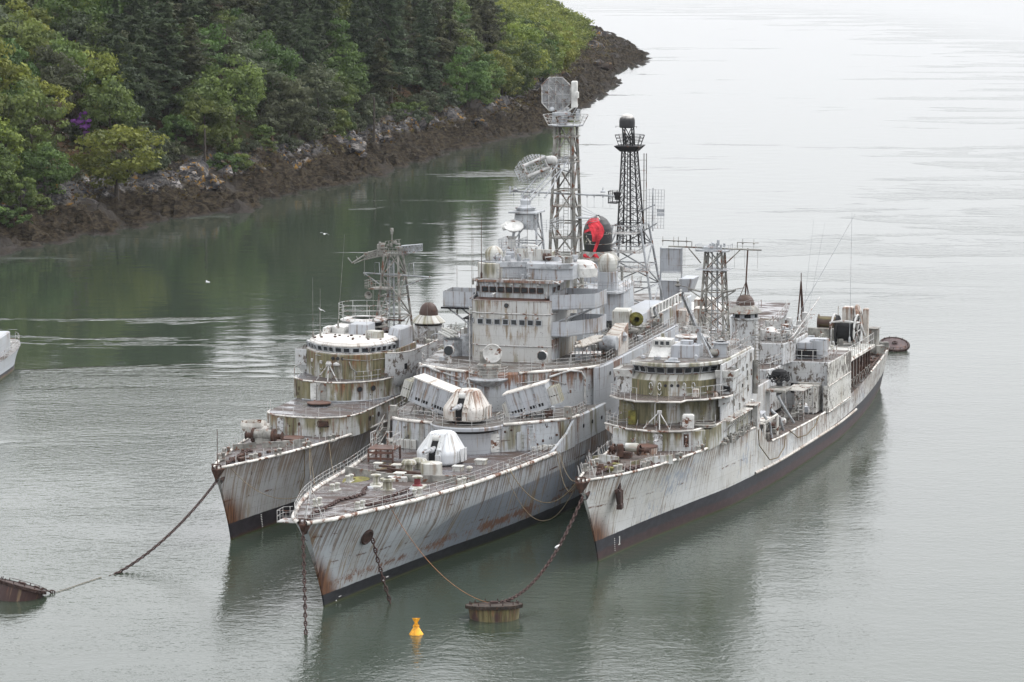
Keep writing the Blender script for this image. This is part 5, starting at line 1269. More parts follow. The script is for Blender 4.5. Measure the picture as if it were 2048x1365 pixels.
b = MB(); b.box((1.3, 82.4, 40.75), (.62, .45, 2.9), 0, 0, .1); b.box((1.62, 82.2, 40.7), (.35, .5, .7), 0, 0, .08); b.tube((1.2, 82.4, 39.3), (-.1, 82.8, 38.4), .08, 5); b.build('interrogator_antenna', ['white'], oa)
# yard
b = MB(); b.tube((-6.2, 83, 29.85), (5.7, 83, 29.6), .11, 6); b.tube((-6.2, 83, 29.85), (-3.6, 81.8, 30.5), .05, 5)
for x in (-5.8, -4.9, -4, -2.9, 2.6, 3.4, 4.4, 5.2): b.tube((x, 83, 29.75), (x, 83, 28.3), .015, 3); b.box((x, 83, 29.5), (.12, .12, .25))
b.tube((2.6, 83, 28.3), (5.7, 83, 28.2), .015, 3)
for x in (-5.6, -3.6, 4.4): b.lathe((x, 83, 29.95), [(.3, 0), (.28, .15), (.08, .25), (.05, .55), (0, .56)], 10)
b.tube((-6.2, 83, 29.6), (-6.2, 83, 30.4), .12, 6); b.build('signal_yard', ['steel'], MM)
b = MB()
for k in range(6): b.tube((1.4, 83.2 + .1 * k, 28.6 - k * .5), (3.6 + .05 * k, 84, 27.3 - k * .1), .03, 4)
b.prism([(1.3, 83), (2.9, 83), (2.9, 85), (1.3, 85)], 27.0, 27.12, 0, 0, .02); b.build('mast_bracket', ['steel'], MM)

# funnel block, radome bracket and the black dome
b = MB(); b.prism([(-3.4, 79), (3.2, 79), (3.6, 80), (3.6, 101), (-3.4, 101)], 13.9, 18.4, 0, 0, .3); FB = b.build('midships_block', ['wallC'], C)
b = MB(); b.prism([(-1.5, 86.5), (5.0, 86.5), (5.6, 88), (5.6, 91), (4, 92), (-1.5, 92)], 18.3, 18.55, 0, 0, .04, None, True); b.rail([(-1.5, 86.6, 18.5), (5.0, 86.6, 18.5), (5.5, 88, 18.5), (5.5, 91, 18.5)], 1.1, 3, 1.0, .03); b.build('radome_platform', ['steel'], FB)
b = MB(); b.prism([(3.2, 86.8), (5.5, 88.2), (5.5, 90.5), (3.4, 91.5)], 15.2, 18.3, 0, 0, .05, None); b.build('platform_bracket', ['greypaint'], FB)
b = MB(); b.lathe((3.6, 88.4, 18.5), [(1.12, 0), (1.12, 2.1), (1.0, 2.15)], 22); b.build('radome_drum', ['greypaint'], C)
radome((3.6, 88.4, 21.55), 1.12)
b = MB(); b.lathe((0, 98, 17.9), [(2.05, 0), (2.05, 2.9), (2.35, 2.95)], 28); b.build('dome_tower', ['greypaint'], C)
b = MB(); b.lathe((0, 98, 20.8), [(2.6, 0), (2.55, .15), (1.75, 1.1)], 28); b.build('conical_skirt', ['steel_old'], C)
dm = NT('old black radome skin'); ob = dm.coord('Object'); n_ = dm.noise(ob, 1.1, 6, .7); n2_ = dm.noise(dm.scale(ob, (1, 1, .5)), .6, 5, .7)
cc_ = dm.mix(dm.step(n_, .60, .64), (0.018, 0.018, 0.02), (0.5, 0.47, 0.4)); cc_ = dm.mix(dm.math('MULTIPLY', dm.step(n2_, .5, .62), dm.step(dm.xyz(ob)[0], .3, -.6)), cc_, (.05, .06, .02)); M['blackdome'] = dm.fin(cc_, .45)
b = MB(); b.lathe((0, 98, 21.85), [(1.5, 0), (1.62, .7), (1.68, 1.4), (1.68, 2.0), (1.6, 2.6), (1.4, 3.15), (1.05, 3.65), (.6, 3.95), (.2, 4.07), (.2, 4.15), (0, 4.15)], 28); BD = b.build('black_radome', ['blackdome'], C)
b = MB()
for z, r in ((22.75, 1.66), (23.9, 1.70)): b.path([(x, y, z) for x, y in arc(0, 98, r, 0, 360, 28)], .03, 4)
b.build('radome_seam', ['steel_old'], BD)
for (p, lb) in (((7.75, 80, 13.9), None),): # gun director on its pillar, port side
    b = MB(); b.lathe(p, [(.9, 0), (.8, 1.0), (1.5, 1.2), (1.55, 1.4), (0, 1.4)], 20); b.rail([(p[0] + x, p[1] + y, p[2] + .9) for x, y in arc(0, 0, 1.9, 150, 390, 12)], 1.0, 2, 1.0, .03); o = b.build('gun_director', ['steel_old'], C)
    b = MB(); b.box((p[0] - .4, p[1], p[2] + 2.6), (1.9, 2.1, 2.1), .1, 0, .2); b.box((p[0] - 1.0, p[1] - 1.08, p[2] + 2.9), (.4, .06, .6), .1); b.build('director_house', ['algae_white'], o)
    b = MB(); q = Matrix.Rotation(R_(90), 3, 'X') @ Matrix.Rotation(R_(25), 3, 'Y'); b.lathe((p[0] + 1.25, p[1] - .3, p[2] + 2.6), [(0, -.9), (.5, -.8), (.75, -.2), (.78, .3), (.3, .5)], 16, 0, q); b.build('director_dish', ['moss'], o)
# after tower: grey lattice below, black lattice above
b = MB(); b.lattice([(-2.6, 110, 13.9), (3.6, 110, 13.9), (3.4, 116.5, 13.9), (-2.6, 116.5, 13.9)], [(-1.5, 111, 23.5), (1.9, 111, 23.5), (1.9, 115, 23.5), (-1.5, 115, 23.5)], 4, .17, .1); AM = b.build('after_mast', ['steel'], C)
b = MB(); b.lattice([(-1.1, 111.5, 21), (1.6, 111.5, 21), (1.6, 114.5, 21), (-1.1, 114.5, 21)], [(-.7, 112.2, 32.4), (.8, 112.2, 32.4), (.8, 113.8, 32.4), (-.7, 113.8, 32.4)], 8, .12, .045, 2); b.tube((.2, 113, 20), (.1, 113, 34), .13, 6); b.tube((-.4, 113.4, 20), (-.2, 113.2, 34), .07, 6); b.ladder((.6, 112, 21), (.4, 112.3, 32), .4, (1, 0, 0), 40, .03)
b.prism([(-.9, 112), (1.0, 112), (1.0, 114), (-.9, 114)], 32.2, 32.9, 0, 0, .05, [(-1.5, 111.4), (1.6, 111.4), (1.6, 114.6), (-1.5, 114.6)]); b.build('black_lattice', ['black'], AM)
b = MB(); P0 = [(x, y, 32.9) for x, y in arc(.05, 113, 1.35, 0, 360, 12)]; P1 = [(x, y, 34.1) for x, y in arc(.05, 113, 1.8, 0, 360, 12)]
for p, q in zip(P0, P1): b.tube(p, q, .04, 4)
for f in (0, .4, .7, 1.0): b.path([Vector(p).lerp(Vector(q), f) for p, q in zip(P0, P1)], .035, 4)
for z in (26.2,):
    b.rail([(-1.0, 111, z), (-2.2, 111.4, z), (-2.2, 113, z), (-1, 113.5, z)], 1.3, 3, .6, .04); b.prism([(-1, 111), (-2.2, 111.4), (-2.2, 113), (-1, 113.5)], z - .12, z, 0, 0, .02, None, True); b.lathe((-1.1, 111.6, z + .3), [(.25, 0), (.5, .9), (.2, 1.0)], 10)
b.rail([(-1.4, 112, 35.0), (1.2, 112, 35.0)], .2, 1, .5, .03); b.build('mast_gallery', ['black'], AM)
b = MB(); b.lattice([(-.6, 112.6, 32.9), (.5, 112.6, 32.9), (.5, 113.6, 32.9), (-.6, 113.6, 32.9)], [(-.7, 112.4, 35), (.4, 112.4, 35), (.4, 113.6, 35), (-.7, 113.6, 35)], 1, .09, .06, 2); b.build('dome_stool', ['black'], AM)
hd = NT('black dome with whitish top'); ob = hd.coord('Object'); zz_ = hd.xyz(ob)[2]; nn = hd.noise(ob, 2.2, 5, .65)
M['paletop_dome'] = hd.fin(hd.mix(hd.step(hd.math('ADD', zz_, hd.math('MULTIPLY', nn, .9)), 36.35, 37.1), (.02, .02, .022), (.55, .53, .5)), .5)  # black turning whitish towards the crown, with a ragged edge
b = MB(); b.lathe((-.28, 113, 34.95), [(.2, 0), (.85, .02), (.93, .15), (.93, .85), (.85, 1.2), (.6, 1.5), (.3, 1.63), (0, 1.66)], 24); b.build('mast_dome', ['paletop_dome'], AM)
# planar meshes and panels on the after mast
b = MB()
for k in range(13): b.tube((2.3, 112, 23.2 + .38 * k), (4.5, 112.3, 23.2 + .38 * k), .022, 3)
for k in range(7): b.tube((2.3 + .36 * k, 112, 23.2), (2.3 + .36 * k, 112.3, 27.8), .03, 3)
b.tube((3.2, 111.8, 22.9), (3.2, 111.8, 28), .08, 5); b.box((4.1, 112, 25.3), (.9, .1, .35)); b.box((4.1, 112, 24.85), (.9, .1, .35)); b.tube((1.2, 112.6, 22.4), (3.6, 112, 23.8), .09, 5); b.tube((1.2, 112.6, 25.0), (3.4, 112, 26.0), .07, 5); b.build('mesh_aerial', ['steel'], AM)
b = MB()
for x, z0, z1 in ((2.2, 26, 32), (1.9, 26, 32)): b.tube((x, 112.6, z0 - 3), (x, 112.6, z1), .06, 5)
for k in range(7): b.tube((1.2, 112.6, 24 + 1.2 * k), (2.2, 112.6, 24 + 1.2 * k), .03, 4)
b.build('vertical_dipole', ['steel_old'], AM)
b = MB(); b.prism([(2.7, 118), (5.3, 118.3), (5.3, 118.5), (2.7, 118.2)], 17.4, 20.2, 0, 0, .03); b.prism([(2.7, 118), (5.2, 118.3), (5.2, 118.5), (2.7, 118.2)], 13.9, 16.3, 0, 0, .03)
for x in (2.7, 5.3): b.tube((x, 118.1, 13.9), (x, 118.1, 20.3), .1, 5)
for z in (16.3, 17.3, 20.2): b.tube((2.7, 118, z), (5.3, 118.2, z), .06, 4)
b.prism([(5.2, 117.5), (6.3, 118), (6.3, 120.5), (5.2, 120.5)], 15.0, 16.7, 0, 0, .05, [(5.2, 117), (6.8, 117.6), (6.8, 121), (5.2, 121)]); b.build('screen_panel', ['greypaint'], C)
# gantry of platforms on the lower after mast
b = MB()
for z, x0, x1 in ((22.6, -2.2, 1.6), (20.4, -2.6, 2.2), (18.2, -2.7, 3.0), (16.4, -2.8, 2.0)):
    b.prism([(x0, 109.6), (x1, 109.6), (x1, 112), (x0, 112)], z, z + .1, 0, 0, .02, None, True); b.rail([(x0, 111.5, z + .1), (x0, 109.6, z + .1), (x1, 109.6, z + .1), (x1, 111.5, z + .1)], 1.0, 3, .55, .028)
b.ladder((-1.6, 109.5, 14), (-1.6, 109.9, 22.6), .5, (1, 0, 0), 25, .03); b.build('mast_platform', ['rail'], AM)
# after superstructure, boat gantry, hangar blocks, quarterdeck
b = MB(); b.prism([(-9.2, 96), (9.6, 96), (9.6, 124), (8.6, 134), (-8.6, 134), (-9.2, 124)], 6.7, 10.9, 1, 0, .15); b.build('after_deckhouse', ['wallC', 'deckC2'], C)
b = MB(); b.prism([(-4.5, 101), (5.2, 101), (5.2, 124), (-4.5, 124)], 10.85, 14.0, 1, 0, .15); b.build('missile_house', ['wallC', 'deckC2'], C)
b = MB(); b.prism([(4.8, 88), (7.6, 88), (7.6, 101), (4.8, 101)], 13.9, 16.0, 0, 0, .1); b.build('boat_house', ['greypaint'], C)
b = MB(); q0, q1 = Vector((8, 92.6, 15.7)), Vector((8, 106.8, 15.75)); n_ = 9
d_ = (q1 - q0).normalized()
b.box((q0 + q1) / 2 + Vector((-.25, 0, .55)), (.14, 14.4, .12)); b.box((q0 + q1) / 2 + Vector((-.25, 0, -.5)), (.3, 14.4, .12))
for k in range(n_ + 1): b.box(q0.lerp(q1, k / n_) + Vector((-.25, 0, 0)), (.16, .75, 1.05))
bm_ = b.build('boat_gantry', ['white'], C)
b = MB(); b.box((q0 + q1) / 2 + Vector((-.5, 0, 0)), (.08, 14.3, .9)); b.build('gantry_web', ['steel_old'], bm_)
b = MB()
for a, c_ in ((q0, Vector((8.2, 98.5, 11.2))), (q1, Vector((8.2, 114.2, 11.0)))):
    for t_ in (0, .45):
        b.tube(a + Vector((-.1, t_, .4)), c_ + Vector((-.1, t_, 0)), .2, 4)
b.build('gantry_leg', ['steel'], bm_)
b = MB()
for x, y, s_ in ((5.2, 117, 2.2), (7.3, 121, 2.0), (6.2, 127, 2.4)): b.box((x, y, 10.9 + s_ / 2), (s_, s_ * 1.1, s_), .1, 0, .1)
b.build('stores_box', ['turret_rust'], C)
b = MB(); b.box((1.5, 146, 8.3), (5.5, 9, 3.2), 0, 0, .3); b.box((2, 139, 8), (2, 3, 2.4)); b.tube((5.5, 146, 8), (6.5, 152, 9.5), .25, 6); b.build('missile_launcher_base', ['white'], C)
b = MB(); b.rail(HC.edges(134, 176, 1, 2.5, .05, .2), 1.05, 3, 1.8, .03); b.rail([(9.5, y, 10.95) for y in (97, 110, 124)], 1.05, 3, 1.6, .03); b.build('after_railing', ['rail'], C)
b = MB()
for k in range(18): b.box((random.uniform(6, 9), random.uniform(72, 96), 14.2 + random.random() * .5), (random.uniform(.4, 1.6), random.uniform(.4, 1.8), random.uniform(.5, 1.3)), random.random())
for k in range(12): b.tube((random.uniform(5, 9), random.uniform(72, 92), 13.9), (random.uniform(5, 9), random.uniform(72, 92), 15.5), .05, 4)
b.build('deck_fitting', ['steel_old'], C)
b = MB(); b.rail([(9.7, 74, 13.9), (9.75, 84, 13.9), (9.75, 95, 13.9)], 1.05, 3, 1.5, .03); b.build('side_railing', ['rail'], C)
# small portholes and scuppers along the side, draught figures at the bow
b = MB()
for y, z in ((54, 8.6), (57, 8.6), (60.5, 8.5), (64, 8.6), (68, 8.4), (66, 11.8), (72, 11.8), (64, 12.7)):
    x = HC.half(y) + .09; b.lathe((x - .05, y, z), [(.2, 0), (.22, .06), (0, .07)], 12, 0, Matrix.Rotation(1.57, 3, 'Y'))
b.build('scuttle', ['dark'], C)
b = MB()
for y, z, w_, h_ in ((2.9, .45, .5, .07), (2.2, .2, .16, .1), (12.2, .5, .5, .12), (11.6, .28, .35, .1)):
    x = HC.side_x(y, z) + .03; b.box((x, y, z), (.02, w_, h_), -.14)
b.build('draught_mark', ['white'], C)
greeble(C, (4.6, 9.2, 65, 96, 13.9), 46, 71); greeble(C, (-9.2, -5, 60, 96, 13.9), 22, 72); greeble(C, (-3.2, 3.4, 80, 100, 18.4), 18, 73, 1.9); greeble(C, (-4, 5.6, 64.5, 70, 23.9), 16, 74, 1.1)
greeble(C, (5.6, 9.2, 97, 132, 10.9), 24, 75); greeble(C, (2.5, 8.6, 46.5, 56, 9.9), 9, 76, .8)
# ------------------------------------------------------------------ the pale destroyer on the right
random.seed(41)
D = ship_root('warship', R_O, R_DEG)
tag(D, 'pale grey destroyer with dark red waterline and a cable winch aft, rightmost of three', 'warship', 'decommissioned warships moored side by side')
HR = Hull(121, [(0, .06), (8, 1.0), (14, 1.85), (23, 3.3), (34, 5.0), (53, 6.1), (74, 6.3), (91, 5.6), (104, 4.5), (115, 3.2), (121, 2.4)],
          [(0, .2), (.6, .5), (2.6, 1.2), (6, 2.2), (12, 3.3), (20, 4.3), (30, 5.1), (40, 5.8), (52, 6.2), (75, 6.25), (92, 5.8), (106, 4.9), (116, 4.0), (121, 3.4)],
          [(0, 8.75), (5, 8.2), (12, 7.8), (24, 7.45), (39.5, 7.25), (41, 7.0), (44.2, 4.95), (55, 4.6), (72, 4.25), (85, 4.3), (100, 4.7), (121, 5.3)], 6.3, stern=.9)
hull = HR.mesh().build('hull', ['hullR'], D)
HR.deck(0, 121, .12).build('main_deck', ['deckR'], D)
HR.rim(0, 39.5, .13).build('deck_edge', ['rim'], D)
HR.rim(44.5, 72, .12, (1,)).build('waist_edge', ['rim'], D)
b = MB(); b.path([(HR.side_x(q, 2.35) + .06, q, 2.3 - .009 * (q - 40)) for q in np.arange(40, 92, 2)], .16, 6); b.build('rubbing_strake', ['turret_rust'], D)
fairlead(D, -6.0, 8.7, 1.05)
b = MB(); b.lathe((0, -4.6, 7.2), [(.42, -.3), (.45, .5), (.3, .7)], 12, 0, Matrix.Rotation(R_(-60), 3, 'X')); b.build('stem_hawse', ['rustd'], D)
for side in (-1, 1):
    b = MB(); pts = HR.edges(1.5, 39, side, .95, 0, .1)
    for p in pts:
        l = random.uniform(-.16, .16) if side > 0 else random.uniform(.05, .5) * -1
        if random.random() < .9: b.tube(p, p + Vector((l * .5, l, random.uniform(.95, 1.2))), .035, 4)
    if side < 0: b.path([p + Vector((-.05, 0, 1.0)) for p in pts[8:]], .02, 4)
    else: b.path([p + Vector((0, 0, .9)) for p in pts[30:]], .018, 4)
    b.build('guard_rail_posts', ['rail'], D)
b = MB(); b.tube((-.1, -2.4, 8.1), (-.1, -2.8, 11.2), .04, 5); b.tube((.6, -3.0, 8.3), (-.1, -2.7, 10.6), .05, 5); b.build('jackstaff', ['rail'], D)
b = MB()
for sg, bw in ((-1, [(-4.0, 11.8), (-2.6, 10.7), (-.7, 9.6)]), (1, [(.5, 9.7), (2.4, 10.9), (3.9, 12.6)])):
    m = bw + [(x, y + .14) for x, y in reversed(bw)]; b.prism(m, 7.6, [8.5 if i in (1, 2, 3, 4) else 8.1 for i in range(6)], 0, 0, .03)
    b.build('breakwater', ['wallR'], D); b = MB()
b = MB(); b.box((-1.3, 14.2, 7.95), (1.1, 1.3, .5)); b.tube((-2.6, 14, 8.5), (.6, 14.2, 8.5), .16, 8); q = Matrix.Rotation(1.57, 3, 'Y')
for x in (-2.5, -1.9, .1): b.lathe((x, 14.1, 8.5), [(.55, -.12), (.55, .12)], 14, 0, q)
b.box((-1.7, 13.6, 8.5), (.6, .8, 1.2), .4); b.tube((-2.9, 14.0, 7.7), (-2.9, 14.0, 8.6), .12, 8); wn = b.build('anchor_winch', ['rust'], D)
b = MB(); b.lathe((-.6, 14.1, 8.75), [(0, -.7), (.42, -.65), (.45, .6), (0, .65)], 14, 0, q); b.build('winch_motor', ['algae_white'], wn)
b = MB()
for x in (-2.75, .75): b.lathe((x, 14.1, 8.5), [(.34, -.1), (.22, .05), (.22, .35), (.34, .5), (0, .52)], 12, 0, q)
b.build('warping_drum', ['rust'], wn)
b = MB(); b.lathe((-.35, 17.9, 7.5), [(1.2, 0), (1.22, .75)], 26, 0); b.lathe((-.35, 17.9, 7.5), [(1.3, .75), (1.3, .86), (0, .9)], 26, 1); b.build('gun_ring', ['turret_rust', 'lid'], D)
for x, y, r in ((-1.6, 2.0, 0), (1.5, 1.5, 0), (-2.4, 7, 0), (2.6, 7.5, .1), (3.9, 15, .1), (4.4, 21.5, 0)): bollards(D, (x, y, HR.zdk(y) - .12), r + 1.3, 'steel_old')
b = MB()
for k in range(26):
    y = random.uniform(0, 12); b.box((random.uniform(-1, 1) * HR.half(y) * .8, y, HR.zdk(y) + .02), (random.uniform(.15, .8), random.uniform(.12, .4), random.uniform(.15, .5)), random.uniform(0, 3))
b.build('deck_fitting', ['rust'], D)
b = MB()
for k in range(5):
    y = random.uniform(2, 9); b.box((random.uniform(-1, 1) * HR.half(y) * .6, y, HR.zdk(y)), (.7, .7, .35), random.uniform(0, 3))
b.build('mossy_hatch', ['moss'], D)

# tier A
tA = [(-5.0, 25), (-4.75, 21.7), (-2.8, 20.9), (.3, 20.0), (2.4, 20.9), (4.0, 22.0), (4.8, 23.6), (5.0, 27), (5.0, 41.4), (-5.0, 41.4)]
b = MB(); b.prism(tA, 7.3, 9.4, 0, 0, .03); A = b.build('forward_deckhouse', ['wallR'], D)
oA = [(-6.2, 26), (-6.1, 23.6), (-4.4, 22.1), (-3.0, 20.65), (.3, 19.75), (2.6, 20.65), (3.6, 21.6), (4.2, 23.6), (4.9, 25.6), (5.0, 29), (4.9, 41.4), (-6.2, 41.4)]
b = MB(); b.prism(oA, 9.38, 9.56, 1, 0, .05, None, True); b.path([(x, y, 9.5) for x, y in oA[1:9]], .1, 6); b.build('gun_deck', ['rim', 'deckR'], A)
b = MB(); b.prism([(-6.15, 25.5), (-6.05, 23.6), (-4.5, 22.2), (-4.5, 25.5)], [8.9, 8.9, 8.4, 8.4], 9.38, 0, 0, 0); b.build('sponson_flare', ['turret_rust'], A)
door(A, (.45, 20.0, 7.5), (.4, -.9), .85, 1.75, 'wallR_side')
b = MB(); b.box((3.0, 21.25, 8.5), (.5, .16, 1.3), .6); dr = b.build('vent_plate', ['rust'], A)
b = MB()
for z in (8.15, 8.5, 8.85): b.lathe((3.02, 21.15, z), [(.15, 0), (.15, .06), (0, .07)], 10, 0, Matrix.Rotation(1.57, 3, 'X') @ Matrix.Rotation(-.6, 3, 'Y'))
b.build('vent_grille', ['white'], dr)
wall_fittings(A, (-4.5, 21.5), (.1, 20.05), 7.5, 9.2, 11, 11, 'rail', (-.3, -1)); wall_fittings(A, (.6, 20.1), (4.6, 23.3), 7.4, 9.2, 15, 12, 'rust', (.5, -.85))
b = MB() # tripod derrick head
for e in ((-1.4, 21.1), (.4, 20.7), (1.4, 20.9), (-.4, 22.4)): b.tube((e[0], e[1], 9.55), (.1, 21.7, 11.2), .07, 5)
b.box((.1, 21.7, 11.2), (.4, .4, .3)); b.tube((-.5, 22.2, 9.6), (-.5, 22.2, 11.9), .06, 5); b.path([(-.5, 22.2, 11.9), (-.35, 22.1, 12.1), (.0, 22, 12.1)], .06, 5); b.build('derrick_tripod', ['rail'], D)
b = MB()
for x, y in oA[2:9]: b.tube((x, y, 9.5), (x, y, 10.6), .03, 4)
for x, y in ((-2, 20.5), (-1, 20.3), (1.5, 20.4), (3.1, 21.2)): b.tube((x, y, 9.5), (x + .2, y, 10.5), .03, 4)
b.build('guard_rail_posts', ['rail'], A)
b = MB(); b.rail([(-4.4, 22.2, 9.55), (-6.0, 23.6, 9.55), (-6.1, 26, 9.55)], 1.1, 3, .7, .03); b.rail([(-6.05, 23.8, 9.55), (-4.6, 22.4, 10.4)], .5, 1, .8, .03); b.build('side_railing', ['rail'], A)
for cx, cy in ((-4.5, 24.2), (4.1, 24.3)):
    b = MB(); b.path([(x, y, 9.75) for x, y in arc(cx, cy, 1.15, 0, 360, 18)], .07, 5); b.path([(x, y, 10.0) for x, y in arc(cx, cy, 1.0, 0, 360, 18)], .04, 4); b.lathe((cx, cy, 9.55), [(1.15, 0), (1.15, .14), (0, .16)], 18); b.build('gun_pit', ['steel_old'], A)
b = MB(); b.box((2.75, 23.0, 10.2), (1.15, .8, 1.25), .2); b.box((2.75, 23.0, 10.85), (1.0, .7, .12), .2); b.build('ammunition_locker', ['white'], D)
b = MB(); b.box((-3.1, 23.1, 10.3), (.75, .6, 1.4), .1); b.build('oil_cask', ['moss'], D)
# tier B
tB = [(-5.0, 30), (-4.9, 24.6), (-2.65, 24.0), (-2.55, 23.95), (-.7, 24.2), (1.0, 25.4), (1.1, 26.5), (3.9, 27.9), (4.35, 29), (4.75, 31), (4.8, 41.2), (-5, 41.2)]
b = MB(); b.prism(tB, 9.5, 12.1, 0, 0, .03); Bt = b.build('second_deckhouse', ['wallR_green'], D)
b = MB(); b.prism([(4.7, 28.2), (4.86, 28.2), (4.86, 41.5), (4.7, 41.5)], 7.3, 15.3, 0, 0, .03); b.prism([(4.0, 41.3), (4.86, 41.3), (4.6, 43.2), (4.0, 43.2)], 5.0, 15.2, 0, 0, .15); SW = b.build('tall_side_wall', ['wallR_side'], D)
oB = [(-6.1, 28), (-6.0, 24.9), (-4.6, 23.2), (-2.7, 22.2), (-2.5, 21.7), (.6, 22.2), (2.1, 22.6), (2.3, 23.9), (3.8, 25.0), (5.6, 27.7), (5.9, 29), (4.9, 30.5), (4.8, 36), (-6.1, 36)]
b = MB(); b.prism(oB, 12.05, 12.22, 1, 0, .05, None, True); b.path([(x, y, 12.15) for x, y in oB[3:9]], .1, 6); b.build('bridge_deck', ['rim', 'deckR'], Bt)
b = MB(); b.prism([(4.6, 28), (5.75, 28.2), (4.9, 31.5), (4.6, 31.5)], [11.0, 11.6, 11.0, 10.8], 12.05, 0, 0, 0); b.build('bridge_bracket', ['wallR_side'], Bt)
b = MB(); b.rail([(-5.9, 25.1, 12.2), (-4.5, 23.5, 12.2)], 1.15, 3, .7, .035); b.rail([(-3.9, 23.0, 12.2), (-2.3, 22.0, 12.2)], 1.25, 1, .9, .035); b.build('bridge_railing', ['rail'], Bt)
b = MB(); b.rail([(2.2, 23.6, 12.2), (3.7, 25.0, 12.2), (5.5, 27.8, 12.2)], 1.25, 2, .9, .04); b.build('bridge_railing', ['rail'], Bt)
b = MB(); b.tube((-.2, 21.9, 12.2), (-.2, 21.9, 13.2), .03, 4); b.tube((.9, 22.3, 12.2), (.9, 22.3, 13.3), .03, 4); b.box((3.0, 25.0, 12.8), (.55, .5, .8)); b.lathe((4.6, 26.8, 12.2), [(.25, 0), (.25, .3), (.12, .5)], 8); b.build('deck_fitting', ['turret_rust'], Bt)
door(Bt, (-3.6, 24.2, 9.65), (-.25, -1), .85, 1.9, 'wallR'); wall_fittings(Bt, (-4.7, 24.5), (.8, 25.2), 9.7, 12, 8, 21, 'rail', (0, -1)); wall_fittings(Bt, (1.3, 26.5), (3.8, 27.8), 9.7, 12, 7, 22, 'steel_old', (.4, -1))
b = MB(); b.ladder((-4.2, 24.3, 9.6), (-4.2, 24.3, 12.1), .4); b.build('wall_ladder', ['steel_old'], Bt)
# tier C: rounded bridge
tC = [(-4.25, 33), (-4.2, 26.8), (-2.6, 25.9), (-.5, 25.6), (1.2, 26.2), (2.7, 27.3), (4.0, 29.2), (4.3, 33)]
b = MB(); b.prism(tC, 12.2, 13.75, 0, 0, .03, None, False, False); TC = b.build('bridge_front', ['wallR_green'], D)
b = MB(); up = [(x * .97, y + .75 if y < 32 else y) for x, y in tC]; b.prism(tC, 13.72, 14.3, 0, 0, .02, up); b.build('sloping_ledge', ['algae_white'], TC)
b = MB(); b.prism(up, 14.28, 15.25, 0, 0, .02, [(x * 1.03, y - .3 if y < 32 else y) for x, y in up]); WB = b.build('window_band', ['steel_old'], TC)
rfp = [(-4.35, 26.7), (-2.7, 25.7), (-.5, 25.3), (1.3, 25.9), (2.9, 27.0), (4.25, 29.0), (4.8, 31), (4.8, 41.3), (-4.6, 41.3), (-4.45, 31)]
b = MB(); b.prism(rfp, 15.22, 15.6, 1, 0, .1, None, True); RF = b.build('bridge_roof', ['algae_white', 'deckC2'], D)
wp_, wn_, ww_ = [], [], []
for i in range(1, 6):
    p, q = Vector(up[i]), Vector(up[i + 1]); L = (q - p).length; n = Vector(((q - p).y, -(q - p).x)); k = 2
    for j in range(k): wp_.append((*p.lerp(q, (j + .5) / k), 14.77)); wn_.append((n.x, n.y)); ww_.append(L / k * .84)
for p, n, w_ in zip(wp_, wn_, ww_):
    nv = Vector(n).normalized(); windows(WB, [(p[0] + nv.x * .17, p[1] + nv.y * .17, p[2])], w_, .62, n, .3)
for sg, px_ in ((-1, -4.3), (1, 4.3)): # bridge wings
    P = [(sg * 4.1, 26.9 if sg < 0 else 29.0), (sg * 5.85, 27.2 if sg < 0 else 29.0), (sg * 5.9, 30.5), (sg * 4.5, 31.5)]
    b = MB(); b.prism(P, 12.2, 14.55, 1, 0, .06); W = b.build('bridge_wing', ['wallR_side', 'deckC2'], D)
    b = MB(); b.prism([(p[0] + sg * .12 if abs(p[0]) > 5 else p[0], p[1] - (.3 if i < 2 else 0)) for i, p in enumerate(P)], 13.9, 14.7, None, 0, .05, [(p[0] + sg * .3 if abs(p[0]) > 5 else p[0], p[1] - (.55 if i < 2 else 0)) for i, p in enumerate(P)]); b.build('wing_screen', ['white'], W)
    b = MB(); b.box(((P[0][0] + P[1][0]) / 2 + sg * .2, P[1][1] - .02, 12.75), (.75, .12, .55)); b.build('wing_opening', ['dark'], W)
for x in (-1.9, -.95, 1.45, 2.25): # life ring brackets on the front
    y = interp([(-4.2, 26.8), (-2.6, 25.9), (-.5, 25.6), (1.2, 26.2), (2.7, 27.3)], x) - .1
    b = MB(); b.path([(x + .16 * math.cos(t_), y, 13.2 + .36 * math.sin(t_)) for t_ in np.arange(0, 6.3, .5)], .05, 5); b.path([(x - .16, y, 12.45), (x, y - .02, 12.3), (x + .16, y, 12.45), (x + .16, y, 12.7)], .045, 4); b.build('life_ring_bracket', ['white'], TC)
for x in (-.35, .25, .85): porthole(TC, (x, interp([(-.5, 25.6), (1.2, 26.2)], x) - .01, 13.3), (.2, -1, 0), .13)
# roof gear
b = MB(); b.prism([(-3.2, 29.4), (-.9, 29.8), (-.9, 32), (-3.2, 32)], 15.6, 16.6, 0, 0, .05, [(-3.0, 30.2), (-1.1, 30.5), (-1.1, 32), (-3.0, 32)]); b.prism([(-3.0, 30.3), (-1.1, 30.5), (-1.1, 32), (-3.0, 32)], 16.55, 17.35, 0, 0, .04); CB = b.build('chart_house', ['white'], D)
windows(CB, [(-2.55, 30.33, 16.98), (-2.0, 30.38, 16.98), (-1.42, 30.45, 16.98)], .45, .45, (.1, -1), -.05, 'white')
b = MB(); b.prism([(-.8, 29.6), (1.9, 30.3), (1.9, 32.2), (-.8, 32.2)], 15.6, 16.9, 0, 0, .05); b.box((.5, 31, 17.1), (1.2, .8, .4)); b.build('roof_locker', ['greypaint'], D)
b = MB(); b.lathe((3.75, 32.2, 15.6), [(.72, 0), (.74, 1.35), (.95, 1.4), (.95, 1.5), (.6, 1.52)], 20); b.build('signal_tub', ['greypaint'], D)
